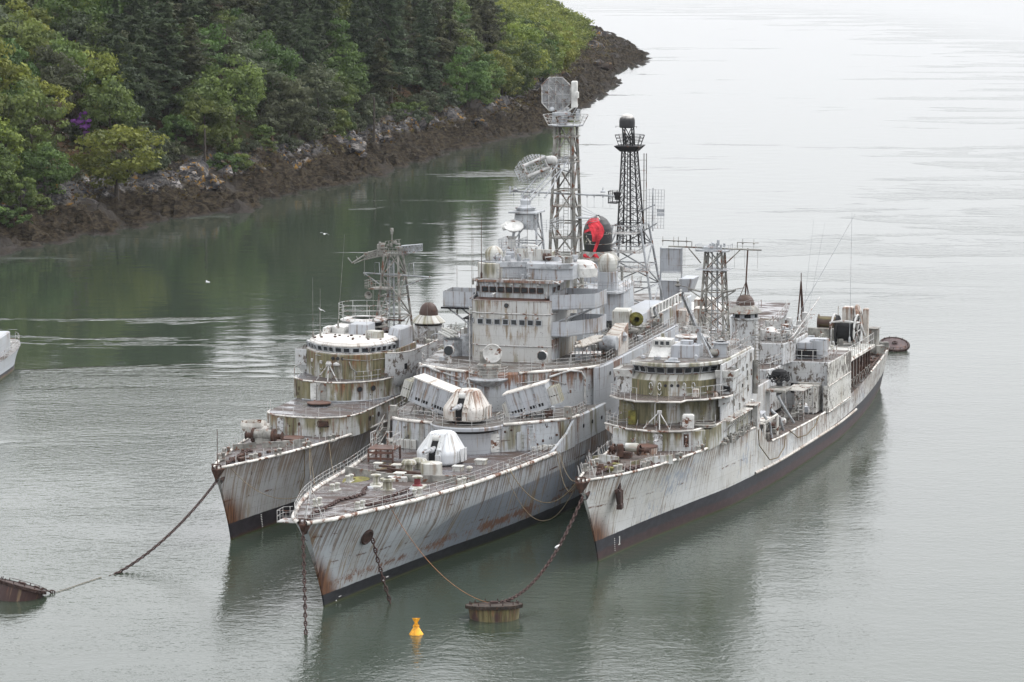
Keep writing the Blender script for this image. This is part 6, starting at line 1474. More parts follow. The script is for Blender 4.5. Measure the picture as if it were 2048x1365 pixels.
b = MB(); b.lathe((.2, 34.2, 15.6), [(.6, 0), (.6, 1.3), (1.75, 1.6), (1.8, 1.75), (0, 1.76)], 24); b.rail([(x, y, 17.4) for x, y in arc(.2, 34.2, 1.75, 0, 360, 16)], 1.1, 3, 1.2, .03); b.build('director_platform', ['rail'], D)
b = MB(); b.prism([(-4.2, 33), (-1.6, 33.4), (-1.4, 36), (-4.0, 36)], 15.6, 16.5, 0, 0, .1, [(-3.8, 33.5), (-2, 33.8), (-1.8, 35.5), (-3.6, 35.5)]); b.lathe((-2.9, 34, 16.5), [(.5, 0), (.55, .5), (.2, .7), (.2, 1.0)], 12); b.build('director_base', ['algae_white'], D)
b = MB(); b.tube((1.6, 31.6, 15.6), (1.6, 31.6, 18.6), .22, 8); b.tube((1.6, 31.6, 18.2), (3.2, 30.8, 15.6), .1, 5); b.tube((1.6, 31.6, 18.2), (2.5, 34.5, 15.6), .1, 5); b.ladder((2.0, 31.4, 15.6), (2.3, 31.2, 18), .5); b.build('signal_post', ['steel'], D)
b = MB()
for k in range(9): b.box((random.uniform(-4, 4.5), random.uniform(27.5, 40), 15.8), (random.uniform(.2, .6), random.uniform(.2, .5), random.uniform(.2, .6)), random.random())
b.lathe((2.3, 27.6, 15.6), [(.14, 0), (.14, .5), (.2, .55), (0, .8)], 10); b.box((.2, 26.2, 15.72), (1.5, .7, .1)); b.box((.2, 26.6, 15.9), (.9, .4, .25)); b.build('roof_fitting', ['steel'], D)
b = MB(); b.rail([(4.65, 31.5, 15.6), (4.65, 36, 15.6), (4.65, 41.2, 15.6)], 1.1, 2, 1.2, .032); b.build('roof_railing', ['rail'], D)
b = MB(); b.rail([(-4.4, 31, 15.6), (-4.5, 41, 15.6)], 1.1, 2, 1.2, .032); b.build('roof_railing', ['rail'], D)
# side wall fittings and louvred awning
b = MB()
for z, y0, y1 in ((14.6, 30.5, 39.5), (12.5, 35, 41), (11.3, 33.5, 39), (13.2, 34, 36.5)): b.path([(4.95, y, z + .05 * (y - y0)) for y in np.arange(y0, y1, 1.0)], .045, 4)
for k in range(14): b.box((4.93, random.uniform(32, 41), random.uniform(10, 15)), (.12, random.uniform(.12, .3), random.uniform(.3, .9)))
b.path([(4.95, 33, 9.7), (4.95, 33, 13.2)], .04, 4); b.tube((5.1, 41.8, 10.5), (5.1, 41.8, 14), .3, 8); b.build('pipe_fittings', ['steel_old'], SW)
b = MB()
for k in range(12):
    y = 28.6 + k * .78; b.box((5.3, y, 9.55), (1.25, .34, .07), 0, 0, .02, Matrix.Rotation(.35, 4, 'X'))
b.box((5.3, 39.3, 9.75), (1.5, 2.4, .1)); AW = b.build('slatted_awning', ['rim'], D)
b = MB()
for k in range(6): y = 28.8 + k * 1.6; b.tube((5.8, y, 9.4), (5.0, y, 8.3), .06, 4); b.tube((5.8, y, 9.5), (5.85, y, 7.2), .035, 4)
b.prism([(5.2, 40), (5.8, 40), (5.8, 41.2), (5.2, 41.2)], 7.0, 9.7, 0, 0, .05); b.rail([(5.75, 28.6, 9.6), (5.8, 35, 9.6)], .8, 6, .5, .02); b.build('awning_bracket', ['rail'], AW)
b = MB()
for k in range(30): b.box((random.uniform(5.2, 5.7), random.uniform(27, 40), 7.3 + random.random() * .4), (random.uniform(.15, .5), random.uniform(.2, 1.0), random.uniform(.15, .6)), random.random())
b.build('walkway_clutter', ['steel_old'], D)
# lattice mast
b = MB(); b.lattice([(-1.7, 42.4, 10), (1.7, 42.4, 10), (1.7, 45.6, 10), (-1.7, 45.6, 10)], [(-.8, 43.3, 25.2), (.95, 43.3, 25.2), (.95, 44.7, 25.2), (-.8, 44.7, 25.2)], 7, .15, .075, 2); MT = b.build('lattice_mast', ['steel_old'], D)
b = MB(); b.ladder((.1, 43.4, 12), (.1, 43.8, 25), .45, (1, 0, 0), 34, .035); b.tube((.5, 44, 10), (.35, 44, 25), .1, 6); b.tube((-.4, 44.3, 10), (-.3, 44.3, 25), .07, 5); b.build('mast_ladder', ['steel'], MT)
b = MB(); b.tube((-4.9, 43.6, 25.55), (5.2, 43.6, 25.45), .09, 6); b.tube((-5.5, 43.2, 26.2), (-2.4, 43.4, 26.15), .06, 5); b.tube((2.6, 43.6, 26.2), (4.9, 43.6, 26.2), .05, 4)
b.tube((-2.3, 43.4, 26.2), (-2.3, 43.4, 25.5), .05, 4); b.tube((2.6, 43.6, 26.2), (2.6, 43.6, 25.5), .05, 4)
for x in (-5.5, -4.3, -3.8, -2.9, 3.2, 4.4): b.tube((x, 43.5, 25.6), (x, 43.5, 26.6), .03, 4); b.box((x, 43.5, 26.15), (.16, .16, .2))
b.tube((-2.7, 43.6, 25.4), (-1.3, 43.4, 23.9), .07, 5); b.tube((2.9, 43.6, 25.4), (1.4, 43.4, 23.9), .07, 5)
for x in (-4.9, -3.1, -3.3, 2.3, 3.4, 4.8): b.tube((x, 43.6, 25.5), (x, 43.6, 23.5), .016, 3)
b.tube((-4.9, 43.6, 23.55), (-1.5, 43.6, 23.55), .018, 3); b.tube((1.5, 43.6, 23.4), (4.9, 43.6, 23.3), .018, 3); b.build('signal_yard', ['steel_old'], MT)
b = MB(); b.prism([(-1.7, 42.6), (1.8, 42.6), (1.8, 45.4), (-1.7, 45.4)], 25.2, 25.4, 0, 0, .03, None, True); b.lathe((-.2, 43.6, 25.4), [(.9, 0), (.9, .25), (.6, .4), (0, .45)], 14)
for k in range(8): b.box((random.uniform(-1.4, 1.6), random.uniform(42.8, 44.8), 25.7 + random.random() * .4), (.2, .2, random.uniform(.2, .6)), random.random())
b.prism([(-1.7, 42.7), (1.7, 42.7), (1.7, 45.2), (-1.7, 45.2)], 23.2, 23.3, 0, 0, .02, None, True)
b.rail([(-1.7, 45, 25.4), (-1.7, 42.6, 25.4), (1.8, 42.6, 25.4), (1.8, 45, 25.4)], .5, 1, .8, .03); b.build('mast_platform', ['steel'], MT)
b = MB()
for sg in (-1, 1): b.tube((sg * 1.2, 43, 20.9), (sg * 2.6, 43, 21.2), .1, 5); b.tube((sg * 1.25, 43, 20.3), (sg * 2.5, 43, 21.1), .07, 5); b.tube((sg * 2.5, 43, 21.3), (sg * 3.7, 43, 21.5), .05, 4)
b.lathe((-3.7, 43, 21.3), [(.1, 0), (.36, .2), (.1, .4), (.2, .6), (.03, .7), (.02, 1.0)], 10); b.build('spreader', ['steel_old'], MT)
b = MB(); b.prism([(-2.3, 41.6), (2.3, 41.6), (2.3, 46), (-2.3, 46)], 15.5, 15.65, 0, 0, .02, None, True); b.rail([(-2.3, 45.5, 15.6), (-2.3, 41.6, 15.6), (2.3, 41.6, 15.6), (2.3, 45.5, 15.6)], 1.0, 3, .6, .035)
for k in range(10): b.box((random.uniform(-2, 2), random.uniform(41.8, 45), 15.9 + random.random()), (.35, .35, random.uniform(.3, .9)), random.random())
b.build('mast_platform', ['rail'], MT)
# funnel with its cowl
b = MB(); b.lathe((0, 58, 6), [(1.5, 0), (1.45, 10.2), (1.62, 10.3), (1.62, 10.45), (1.35, 10.5)], 22, 0); FN = b.build('funnel', ['wallR_side'], D)
b = MB(); b.lathe((0, 58, 16.4), [(1.35, 0), (1.3, .55)], 20, 0); b.build('funnel_neck', ['dark'], FN)
b = MB()
for k in range(7): t_ = k * .9 + .2; b.box((1.34 * math.cos(t_), 58 + 1.34 * math.sin(t_), 16.7), (.5, .12, .6), t_ + 1.57)
b.build('funnel_vane', ['greypaint'], FN)
b = MB(); b.lathe((0, 58, 16.95), [(1.85, 0), (1.88, .08), (1.2, .75), (1.0, .9)], 24, 0); b.build('funnel_cap', ['steel_old'], FN)
b = MB()
def cowl(bb, c, r, h, mi=0): # dome sliced open on the far side
    rows = []
    for k in range(7):
        f = k / 6; rows.append([Vector((c[0] + r * math.cos(f * 1.35) * math.cos(a), c[1] + r * math.cos(f * 1.35) * math.sin(a), c[2] + h * math.sin(f * 1.5))) for a in np.arange(R_(120), R_(395), R_(15))])
    bb.grid(rows, None, mi)
cowl(b, (0, 58, 17.7), 1.05, 1.25); b.build('funnel_cowl', ['cowl'], FN)
b = MB(); b.lathe((0, 58, 17.7), [(.98, 0), (.95, .5), (.75, .9), (.4, 1.15), (0, 1.2)], 20); b.build('funnel_mouth', ['rustd'], FN)
b = MB(); b.rail([(x, y, 17.5) for x, y in arc(0, 57.5, 1.9, 160, 380, 10)], .9, 2, 1.2, .035); b.rail([(-1.5, 56.3, 17.4), (1.2, 56.0, 18.4)], .3, 1, 1, .03); b.build('funnel_railing', ['rail'], FN)
b = MB(); b.tube((-.1, 58.4, 18.6), (.15, 58.4, 24.0), .09, 5)
for e in ((-.7, 57.4), (.7, 57.6), (0, 59.4)): b.tube((e[0], e[1], 18.2), (0, 58.4, 20.4), .05, 4)
b.build('pole_mast', ['rust'], FN)
b = MB(); b.ladder((1.7, 56.8, 5.5), (1.7, 56.8, 16.2), .55, (.9, .4, 0), 30, .05)
for k in range(6): b.box((1.55, 56.8, 6.4 + k * 1.65), (.9, .5, .08), .4)
b.build('funnel_ladder', ['steel_old'], FN)
# deckhouse round the mast and funnel
b = MB(); b.prism([(-4.5, 41.5), (2.4, 41.5), (2.4, 60), (-4.5, 60)], 4.7, 9.4, 1, 0, .1); b.build('waist_deckhouse', ['wallR_side', 'deckC2'], D)
b = MB(); b.prism([(2.2, 45), (4.3, 45), (4.3, 47.2), (2.2, 47.2)], 4.8, 7.4, 0, 0, .1); b.prism([(2.2, 48), (4.3, 48), (4.3, 50.2), (2.2, 50.2)], 4.8, 7.4, 0, 0, .1); 
gl = b
for y in (45, 48):
    b = MB(); b.box((4.32, y + 1.1, 6.4), (.1, 1.0, 1.3)); b.build('vent_opening', ['dark'], D)
    b = MB(); b.prism([(2.2, y), (4.3, y), (4.3, y + 2.2), (2.2, y + 2.2)], 4.8, 7.4, 0, 0, .1); vt = b.build('vent_house', ['greypaint'], D)
    b = MB()
    for x in (2.75, 3.75): b.path([(x + .33 * math.cos(a), y - .03, 6.4 + .55 * math.sin(a)) for a in np.arange(0, 6.4, .45)], .06, 4)
    b.build('vent_rim', ['rail'], vt)
    b = MB()
    for x in (2.75, 3.75): b.box((x, y - .02, 6.4), (.5, .06, 1.0), 0, 0, .02)
    b.build('vent_slot', ['dark'], vt)
b = MB(); b.rail([(4.6, 44.3, 6.8), (5.6, 44.3, 6.8), (5.6, 50, 6.8)], .3, 1, 4, .12, posts=False); b.tube((5.5, 44.4, 4.9), (5.5, 44.4, 7.0), .16, 6); b.tube((5.6, 50, 4.8), (5.6, 50, 7.0), .16, 6); b.box((4.6, 46.5, 6.9), (2.0, 5, .12)); b.build('boat_davit', ['rim'], D)
b = MB(); b.path([(5.0, 46, 7.6), (5.6, 46.6, 6.6), (5.7, 47, 5.0)], .16, 6); b.path([(4.6, 51, 7.4), (5.4, 52, 6.4), (5.6, 53, 4.9)], .16, 6); b.path([(4.2, 56, 8.2), (4.9, 57, 6.5), (5.5, 58.5, 4.9)], .14, 6); b.build('davit_arm', ['steel'], D)
b = MB()
for k in range(30): b.box((random.uniform(2.6, 5.6), random.uniform(44, 70), 4.9 + random.random() * .5), (random.uniform(.2, .9), random.uniform(.2, 1.1), random.uniform(.2, .8)), random.random())
for k in range(14): y = random.uniform(44, 70); b.tube((random.uniform(3, 5.8), y, 4.7), (random.uniform(3, 5.8), y + random.uniform(-1, 1), random.uniform(5.5, 7.5)), .05, 4)
b.build('waist_clutter', ['steel_old'], D)
b = MB(); b.lathe((3.0, 62, 9.4), [(.0, 0), (.8, .0), (.95, .3), (.8, .7), (.3, .9), (0, .9)], 14)
for k in range(60): a = random.random() * 6.28; r = random.uniform(.6, 1.4); b.tube((3 + r * math.cos(a), 62 + 1.8 * r * math.sin(a), 8.9 + random.random()), (3 + r * math.cos(a + .6), 62 + 1.8 * r * math.sin(a + .6), 8.9 + random.random()), .07, 4)
b.build('net_heap', ['dark'], D)
for k in range(8):
    b = MB(); y = 62.5 + k * .62; b.box((4.6, y, 7.9), (2.2, .2, .1), -.12); b.build('torpedo_rack_slat', ['rim'], D)
b = MB()
for y in (62.3, 67.2): b.tube((5.7, y, 4.6), (5.6, y, 7.9), .07, 5); b.tube((3.6, y, 4.6), (3.6, y, 7.9), .07, 5); b.ladder((5.4, y, 4.6), (5.4, y, 7.9), .6, (.8, .2, 0), 8, .05)
b.build('rack_frame', ['rail'], D)
b = MB(); b.rail([(3.0, 60.5, 8.6), (2.4, 66, 8.6)], .9, 2, .8, .04); b.box((3.3, 59.5, 8.4), (2.6, 3.2, .25)); b.box((4.5, 70.6, 7.6), (2.6, .8, .12)); b.build('waist_platform', ['steel_old'], D)
b = MB(); b.prism([(2.9, 70), (5.4, 70), (5.4, 73), (2.9, 73)], 4.3, 7.2, 0, 0, .06); b.build('lobby', ['wallR_aft'], D)
# after superstructure
b = MB(); b.prism([(1.0, 73.2), (5.85, 73.2), (6.33, 73.6), (6.36, 84), (1.0, 84)], 4.1, 9.7, 1, 0, .08); AS = b.build('after_deckhouse', ['wallR_side', 'deckR'], D)
b = MB(); b.prism([(6.3, 71.5), (6.42, 71.5), (6.44, 84), (6.32, 84)], 4.0, 9.75, 0, 0, .03); b.prism([(5.9, 71.4), (6.4, 71.4), (6.42, 71.6), (5.9, 71.6)], 4.2, 7.2, 0, 0, .02); b.build('quarter_plating', ['wallR_aft'], D)
b = MB(); b.prism([(-4, 66), (.6, 66), (1.2, 68), (1.2, 84), (-4, 84)], 4.7, 9.6, 1, 0, .12); A2 = b.build('after_control_house', ['wallR_side', 'deckR'], D)
b = MB(); b.box((1.25, 69.6, 7.6), (.1, 2.6, 2.6)); b.box((2.4, 73.15, 6.6), (1.3, .1, 1.1)); b.build('deckhouse_opening', ['dark'], A2)
door(A2, (-.6, 65.98, 5.2), (0, -1), .8, 2.6, 'wallR_side'); wall_fittings(AS, (1.3, 73.2), (5.7, 73.2), 5, 9.3, 6, 33, 'rust', (0, -1))
b = MB(); b.path([(6.5, y, 7.15 + .01 * (y - 71)) for y in np.arange(71.5, 84, 2)], .07, 5); b.path([(6.5, y, 4.2 + .012 * (y - 71)) for y in np.arange(71.5, 84, 2)], .07, 5); b.box((6.46, 80.5, 9.0), (.06, .5, .9)); b.build('quarter_moulding', ['rim'], AS)
b = MB(); b.rail([(-2.5, 66.1, 9.6), (.6, 66.3, 9.6), (1.2, 69.5, 9.65), (1.4, 73.3, 9.7), (5.7, 73.4, 9.7), (5.9, 79, 9.7)], 1.25, 2, 1.3, .045); b.build('after_railing', ['rail'], AS)
b = MB(); b.prism([(-3.4, 70.5), (1.4, 70.5), (1.9, 73), (1.9, 81), (-3.4, 81)], 9.6, 12.0, 1, 0, .1); A3 = b.build('upper_after_house', ['wallR_side', 'deckC2'], D)
b = MB(); b.rail([(-3.3, 70.6, 12.0), (1.3, 70.6, 12.0), (1.8, 73, 12.0), (1.85, 80, 12.0)], 1.1, 3, .9, .035); b.ladder((2.1, 71.0, 12.2), (2.6, 80.5, 14.3), .5, (1, 0, 0), 26, .04); b.tube((2.3, 71, 12.6), (2.6, 84, 15.8), .07, 5); b.build('gangway_rail', ['rail'], A3)
b = MB()
for k in range(26): b.box((random.uniform(-3, 1.6), random.uniform(71, 84), 12.2 + random.random() * .7), (random.uniform(.2, .9), random.uniform(.2, 1.2), random.uniform(.3, 1.2)), random.random())
for k in range(16): x, y = random.uniform(-3, 2), random.uniform(71, 86); b.tube((x, y, 12), (x + random.uniform(-.6, .6), y, 12 + random.uniform(.8, 2.6)), .05, 4)
b.lathe((1.3, 82, 12), [(.4, 0), (.35, 2.2), (0, 2.3)], 10); b.lathe((-.9, 74, 12.2), [(.0, 0), (.9, 0), (.9, .7), (.5, 1.1), (0, 1.2)], 14); b.build('control_house_gear', ['rail'], A3)
b = MB() # small rusty derrick tower far aft of the funnel
for e in ((-.4, 85.4), (.5, 85.4), (0, 86.3)): b.tube((e[0], e[1], 12), (0, 85.6, 17.4), .09, 5)
b.tube((0, 85.6, 17), (0, 85.6, 18.4), .06, 4); b.build('derrick_post', ['rust'], D)
b = MB(); b.prism([(2.0, 75), (4.6, 75.5), (4.6, 80), (2.0, 80)], 9.7, 11.6, 0, 0, .08); b.lathe((4.2, 76.2, 10.2), [(1.0, 0), (1.0, 1.6)], 16); b.build('after_gun_tub', ['greypaint'], D)
b = MB(); b.box((3.2, 74.9, 10.4), (2.2, .1, 1.0)); b.build('tub_opening', ['dark'], D)
# open gallery along the quarter, roof above it
b = MB(); b.prism([(-5, 84), (6.1, 84), (5.75, 101), (-5, 101)], [8.2, 8.2, 7.9, 7.9], [8.6, 8.6, 8.25, 8.25], 1, 0, .05, None, True); GR = b.build('gallery_deck', ['rim', 'algae_white'], D)
b = MB(); b.prism([(-4.6, 84.1), (4.0, 84.1), (4.0, 100.5), (-4.6, 100.5)], 4.4, 8.2, 0, 0, .02); b.build('gallery_inner_wall', ['steel_old'], GR)
b = MB()
for k in range(8): y = 85 + k * 2.15; b.box((HR.half(y) - .1, y, 6.6), (.22, .3, 3.4))
b.build('gallery_post', ['rust'], GR)
b = MB()
for k in range(7): y = 85 + k * 2.15; x = HR.half(y) - .12; b.tube((x, y, 4.7), (x, y + 2.15, 5.9), .04, 4); b.tube((x, y, 5.9), (x, y + 2.15, 4.7), .04, 4); b.tube((x, y, 5.9), (x, y + 2.15, 5.9), .04, 4)
b.build('gallery_lattice', ['steel_old'], GR)
b = MB(); b.rail([(6.0, 84.3, 8.6), (5.85, 92, 8.4), (5.6, 101, 8.3)], 1.35, 2, 1.25, .045); b.build('gallery_railing', ['rail'], GR)
b = MB(); b.path([(HR.half(y) + .02, y, 8.3 - .02 * (y - 84)) for y in np.arange(84, 102, 2)], .16, 5); b.build('gallery_edge', ['rim'], GR)
# quarterdeck: cable winch and towed sonar gear
b = MB(); q = Matrix.Rotation(R_(90), 3, 'Y') @ Matrix.Identity(3)
b.lathe((1.6, 98.8, 10.0), [(1.9, -.08), (1.9, .08), (1.2, .1), (1.2, 2.1), (1.9, 2.12), (1.9, 2.28)], 24, 0, q); VW = b.build('cable_winch', ['dark'], D)
b = MB(); b.path([(1.2, 98.8 + 2.0 * math.cos(a), 10 + 2.0 * math.sin(a)) for a in np.arange(0, 6.5, .3)], .14, 6); b.path([(4.0, 98.8 + 2.0 * math.cos(a), 10 + 2.0 * math.sin(a)) for a in np.arange(0, 6.5, .3)], .14, 6)
for a in np.arange(0, 6.2, .785): b.tube((4.0, 98.8, 10), (4.0, 98.8 + 2.0 * math.cos(a), 10 + 2.0 * math.sin(a)), .08, 4)
b.path([(1.0, 96.2, 8.4), (1.1, 97, 11.2), (2.4, 97.2, 11.4), (4.6, 97.6, 11.2), (5.0, 98.4, 9.6)], .17, 6); b.build('winch_rim', ['rail'], VW)
b = MB(); b.prism([(1.0, 104), (2.3, 104), (2.3, 105.2), (1.0, 105.2)], 7.5, 12.3, 0, 0, .15); b.lathe((3.0, 104.6, 11.3), [(1.3, -.12), (1.35, 0), (1.3, .12), (.4, .14), (.4, -.14)], 20, 0, Matrix.Rotation(R_(75), 3, 'Y')); b.prism([(3.3, 105.3), (3.9, 105.3), (3.9, 106.2), (3.3, 106.2)], 7.5, 12.0, 0, 0, .1); b.tube((.6, 103.6, 8), (.6, 103.6, 12.4), .06, 4); b.build('sheave_tower', ['turret_rust'], D)
b = MB(); b.lathe((-.5, 103, 10.4), [(0, -1.2), (1.05, -1.2), (.8, -1.05), (.8, 1.1), (0, 1.1)], 18, 0, Matrix.Rotation(R_(90), 3, 'Y')); b.box((-.6, 103, 8.9), (2.4, 1.8, 1.2)); b.build('towed_body', ['cowl'], D)
b = MB(); b.box((-1, 101.6, 9.2), (3.8, .8, 1.4)); b.box((3.2, 112, 7.2), (1.35, 1.6, 3.0), 0, 0, .12); b.box((3.2, 112, 8.8), (1.6, 1.9, .12)); b.lathe((3.4, 101.5, 8.3), [(.5, 0), (.55, 1.5), (.4, 1.7)], 12); b.build('winch_house', ['steel_old'], D)
b = MB()
for k in range(24): b.box((random.uniform(-3, 4.4), random.uniform(96, 117), 8.6 if k < 10 else 6.2), (random.uniform(.3, 1.2), random.uniform(.3, 1.2), random.uniform(.3, 1.2)), random.random())
b.build('quarterdeck_gear', ['steel_old'], D)
b = MB()
for k in range(30): y = random.uniform(102, 119); b.box((random.uniform(.5, .9) * HR.half(y), y, HR.zdk(y) + .2), (random.uniform(.2, .8), random.uniform(.2, .9), random.uniform(.2, .6)), random.random())
b.path([(HR.half(y) * .93, y, HR.zdk(y) + .3) for y in np.arange(101, 121, 2)], .12, 5); b.build('stern_fairleads', ['rust'], D)
HR.rim(101, 120, .13, (1,)).build('quarter_edge', ['rim'], D)
# aerials
whip(D, (4.4, 92.5, 9.5), 15.5, (.1, 0), .035, 'steel'); whip(D, (1.0, 74, 12.0), 14, (6.5, 6), .04, 'steel'); whip(D, (.6, 84, 12.5), 12.5, (1.2, 0), .02, 'steel'); whip(D, (.9, 85, 12.5), 12, (2.0, 0), .02, 'steel'); whip(D, (-4.2, 35, 15.6), 10, (-.9, 0), .02, 'steel')
# draught figures: a column of small marks and a 1
b = MB()
for k in range(7): b.box((HR.side_x(4.0, 1.6 - k * .2) + .04, 4.0 + HR.shift(1.6 - k * .2, 4.0) * 1, 1.62 - k * .2), (.02, .15, .07), -.15)
yb = 4.9; X = lambda z: HR.side_x(yb, z) + .06
b.box((X(1.25), yb, 1.25), (.03, .14, .85), -.15); b.box((X(1.6), yb - .14, 1.58), (.03, .2, .12), -.15); b.box((X(.85), yb, .84), (.03, .42, .1), -.15); b.build('draught_mark', ['white'], D)
greeble(D, (-4.2, 2.2, 42, 60, 9.4), 26, 81); greeble(D, (2.5, 5.5, 45, 70, 4.75), 24, 82, 1.8); greeble(D, (-3, 1.5, 71, 82, 12.0), 22, 83, 1.2); greeble(D, (-4, 5.2, 84, 101, 8.6), 16, 84, 1.1); greeble(D, (-3.5, 3.5, 30, 41, 15.6), 14, 85, 1.2)
# ------------------------------------------------------------------ the stained destroyer on the left
random.seed(51)
E_ = ship_root('warship', L_O, L_DEG)
tag(E_, 'rust and algae stained destroyer without guns, leftmost of the three', 'warship', 'decommissioned warships moored side by side')
HL = Hull(127, [(0, .06), (6, .9), (10.3, 1.6), (14, 2.2), (23, 3.5), (34, 5.0), (53, 6.1), (74, 6.3), (91, 5.7), (108, 4.6), (120, 3.3), (127, 2.4)],
          [(0, .2), (.6, .5), (2.6, 1.2), (6, 2.2), (12, 3.4), (20, 4.7), (30, 5.6), (40, 6.1), (52, 6.3), (75, 6.4), (95, 6.0), (112, 5.2), (122, 4.3), (127, 3.7)],
          [(0, 7.8), (5, 7.6), (12, 7.4), (24, 7.2), (45, 7.05), (60, 6.9), (127, 5.9)], 4.25)
HL.mesh().build('hull', ['hullL'], E_)
HL.deck(0, 127, .1).build('foredeck', ['deckL'], E_)
HL.rim(0, 70, .14).build('deck_edge', ['rim'], E_)
fairlead(E_, -3.9, 7.75, 1.0)
b = MB(); b.lathe((0, -3.0, 6.55), [(.4, -.3), (.45, .4), (.3, .6)], 12, 0, Matrix.Rotation(R_(-60), 3, 'X')); b.build('stem_hawse', ['rustd'], E_)
b = MB(); x = HL.side_x(3.6, 6.4); qn = Vector((0, 0, 1)).rotation_difference(Vector((.85, -.35, -.35)).normalized()).to_matrix(); b.lathe((x - .08, 2.0, 6.3), [(.4, 0), (.42, .1), (.3, .15), (.25, -.2)], 14, 0, qn); b.build('hawse_pipe', ['rustd'], E_)
for side in (-1, 1):
    b = MB(); pts = HL.edges(1.0, 60, side, 1.25, 0, .12)
    for p in pts: b.tube(p, p + Vector((0, random.uniform(-.08, .08), random.uniform(.9, 1.1))), .034, 4)
    if side > 0: b.path([p + Vector((0, 0, .95)) for p in pts[19:]], .02, 4); b.path([p + Vector((0, 0, .5)) for p in pts[24:]], .02, 4)
    b.build('guard_rail_posts', ['rail'], E_)
b = MB(); b.tube((-.2, -3.0, 7.4), (-.2, -3.0, 11.4), .035, 5); b.build('jackstaff', ['rust'], E_)
for m in ([(-2.9, 8.8), (-2.0, 9.6), (-1.3, 10.8), (-1.2, 10.95), (-2.1, 9.75), (-3.0, 8.95)], [(-.6, 10.9), (1.0, 11.9), (3.2, 14.3), (3.1, 14.4), (.9, 12.05), (-.6, 11.05)]):
    b = MB(); b.prism(m, 7.2, 8.0, 0, 0, .03); b.build('breakwater', ['steel_old'], E_)
b = MB(); q = Matrix.Rotation(1.57, 3, 'Y'); b.box((-1.5, 14.2, 7.6), (1.6, 1.3, .6)); b.lathe((-1.5, 14.1, 8.2), [(0, -1.0), (.55, -1.0), (.6, -.1), (.5, 0), (.6, .1), (.55, 1.0), (0, 1.0)], 14, 0, q); wn = b.build('anchor_winch', ['steel_old'], E_)
b = MB()
for x in (-3.1, .1): b.lathe((x, 14.1, 8.1), [(.45, -.35), (.28, -.2), (.28, .2), (.5, .35), (0, .36)], 12, 0, q)
for x in (-2.6, -.45): b.lathe((x, 14.1, 8.15), [(.75, -.12), (.75, .12), (.3, .14)], 16, 0, q)
b.tube((-3.2, 14.1, 8.1), (.2, 14.1, 8.1), .14, 6); b.build('warping_drum', ['rust'], wn)
for (x, y, z, r) in ((.2, 18.0, 7.2, 1.25), (-.4, 28.3, 9.3, 1.28)):
    b = MB(); b.lathe((x, y, z - .05), [(r * .96, 0), (r * .96, .2)], 28, 1); b.lathe((x, y, z), [(r, .15), (r, .25), (r * .55, .28), (0, .27)], 28, 0); b.build('gun_ring_cover', ['lid', 'dark'], E_)
for x, y in ((-1.5, 1.5), (1.6, 2.2), (2.6, 6.5), (-2.6, 6), (3.6, 12.5), (4.4, 18)): bollards(E_, (x, y, HL.zdk(y) - .1), 1.4, 'steel_old')
b = MB()
for k in range(34): y = random.uniform(-1, 11); b.box((random.uniform(-1, 1) * HL.half(y) * .8, y, HL.zdk(y)), (random.uniform(.15, .7), random.uniform(.12, .4), random.uniform(.15, .45)), random.uniform(0, 3))
for k in range(30): y = random.uniform(20, 45); b.box((HL.half(y) * .88, y, HL.zdk(y)), (random.uniform(.15, .5), random.uniform(.2, .8), random.uniform(.15, .4)), random.random())
b.build('deck_fitting', ['rust'], E_)
# tier A
tA = [(-4.5, 50), (-4.3, 24), (-4.15, 22.6), (-3.0, 21.0), (-.5, 20.2), (2.3, 20.1), (4.2, 21.3), (5.1, 22.6), (5.5, 24.5), (5.6, 34), (5.8, 52)]
b = MB(); b.prism(tA, 7.0, 9.25, 1, 0, .08); A = b.build('forward_deckhouse', ['wallL', 'deckL'], E_)
b = MB(); b.path([(x, y, 9.2) for x, y in tA[1:]], .09, 6); b.build('deck_edge', ['rim'], A)
b = MB()
for i in range(1, len(tA) - 1):
    p, q_ = Vector(tA[i]), Vector(tA[i + 1]); n = max(1, int((q_ - p).length / 1.3))
    for k in range(n): r = p.lerp(q_, k / n); b.tube((r.x, r.y + .1, 9.2), (r.x, r.y + .1, 10.25), .03, 4)
b.build('guard_rail_posts', ['rail'], A)
door(A, (-2.0, 20.65, 7.25), (-.3, -1), .75, 1.75, 'wallR_side'); wall_fittings(A, (-3.9, 22), (-.6, 20.3), 7.2, 9, 8, 41, 'rust', (-.4, -1)); wall_fittings(A, (-.3, 20.15), (4.4, 21.5), 7.2, 9, 18, 42, 'rust', (.2, -1)); wall_fittings(A, (5.55, 26), (5.75, 48), 7.2, 9.1, 14, 43, 'steel_old', (1, 0))
b = MB(); b.box((2.75, 20.35, 8.55), (1.0, .14, .45), .45); b.path([(2.2, 20.1, 8.75), (2.3, 20.0, 8.9), (3.2, 20.4, 8.9), (3.3, 20.5, 8.3), (2.3, 20.0, 8.3), (2.2, 20.1, 8.7)], .06, 4); b.build('welded_patch', ['rust'], A)
for y in (27, 30, 34, 38): porthole(A, (5.62, y, 8.3), (1, 0, 0), .22)
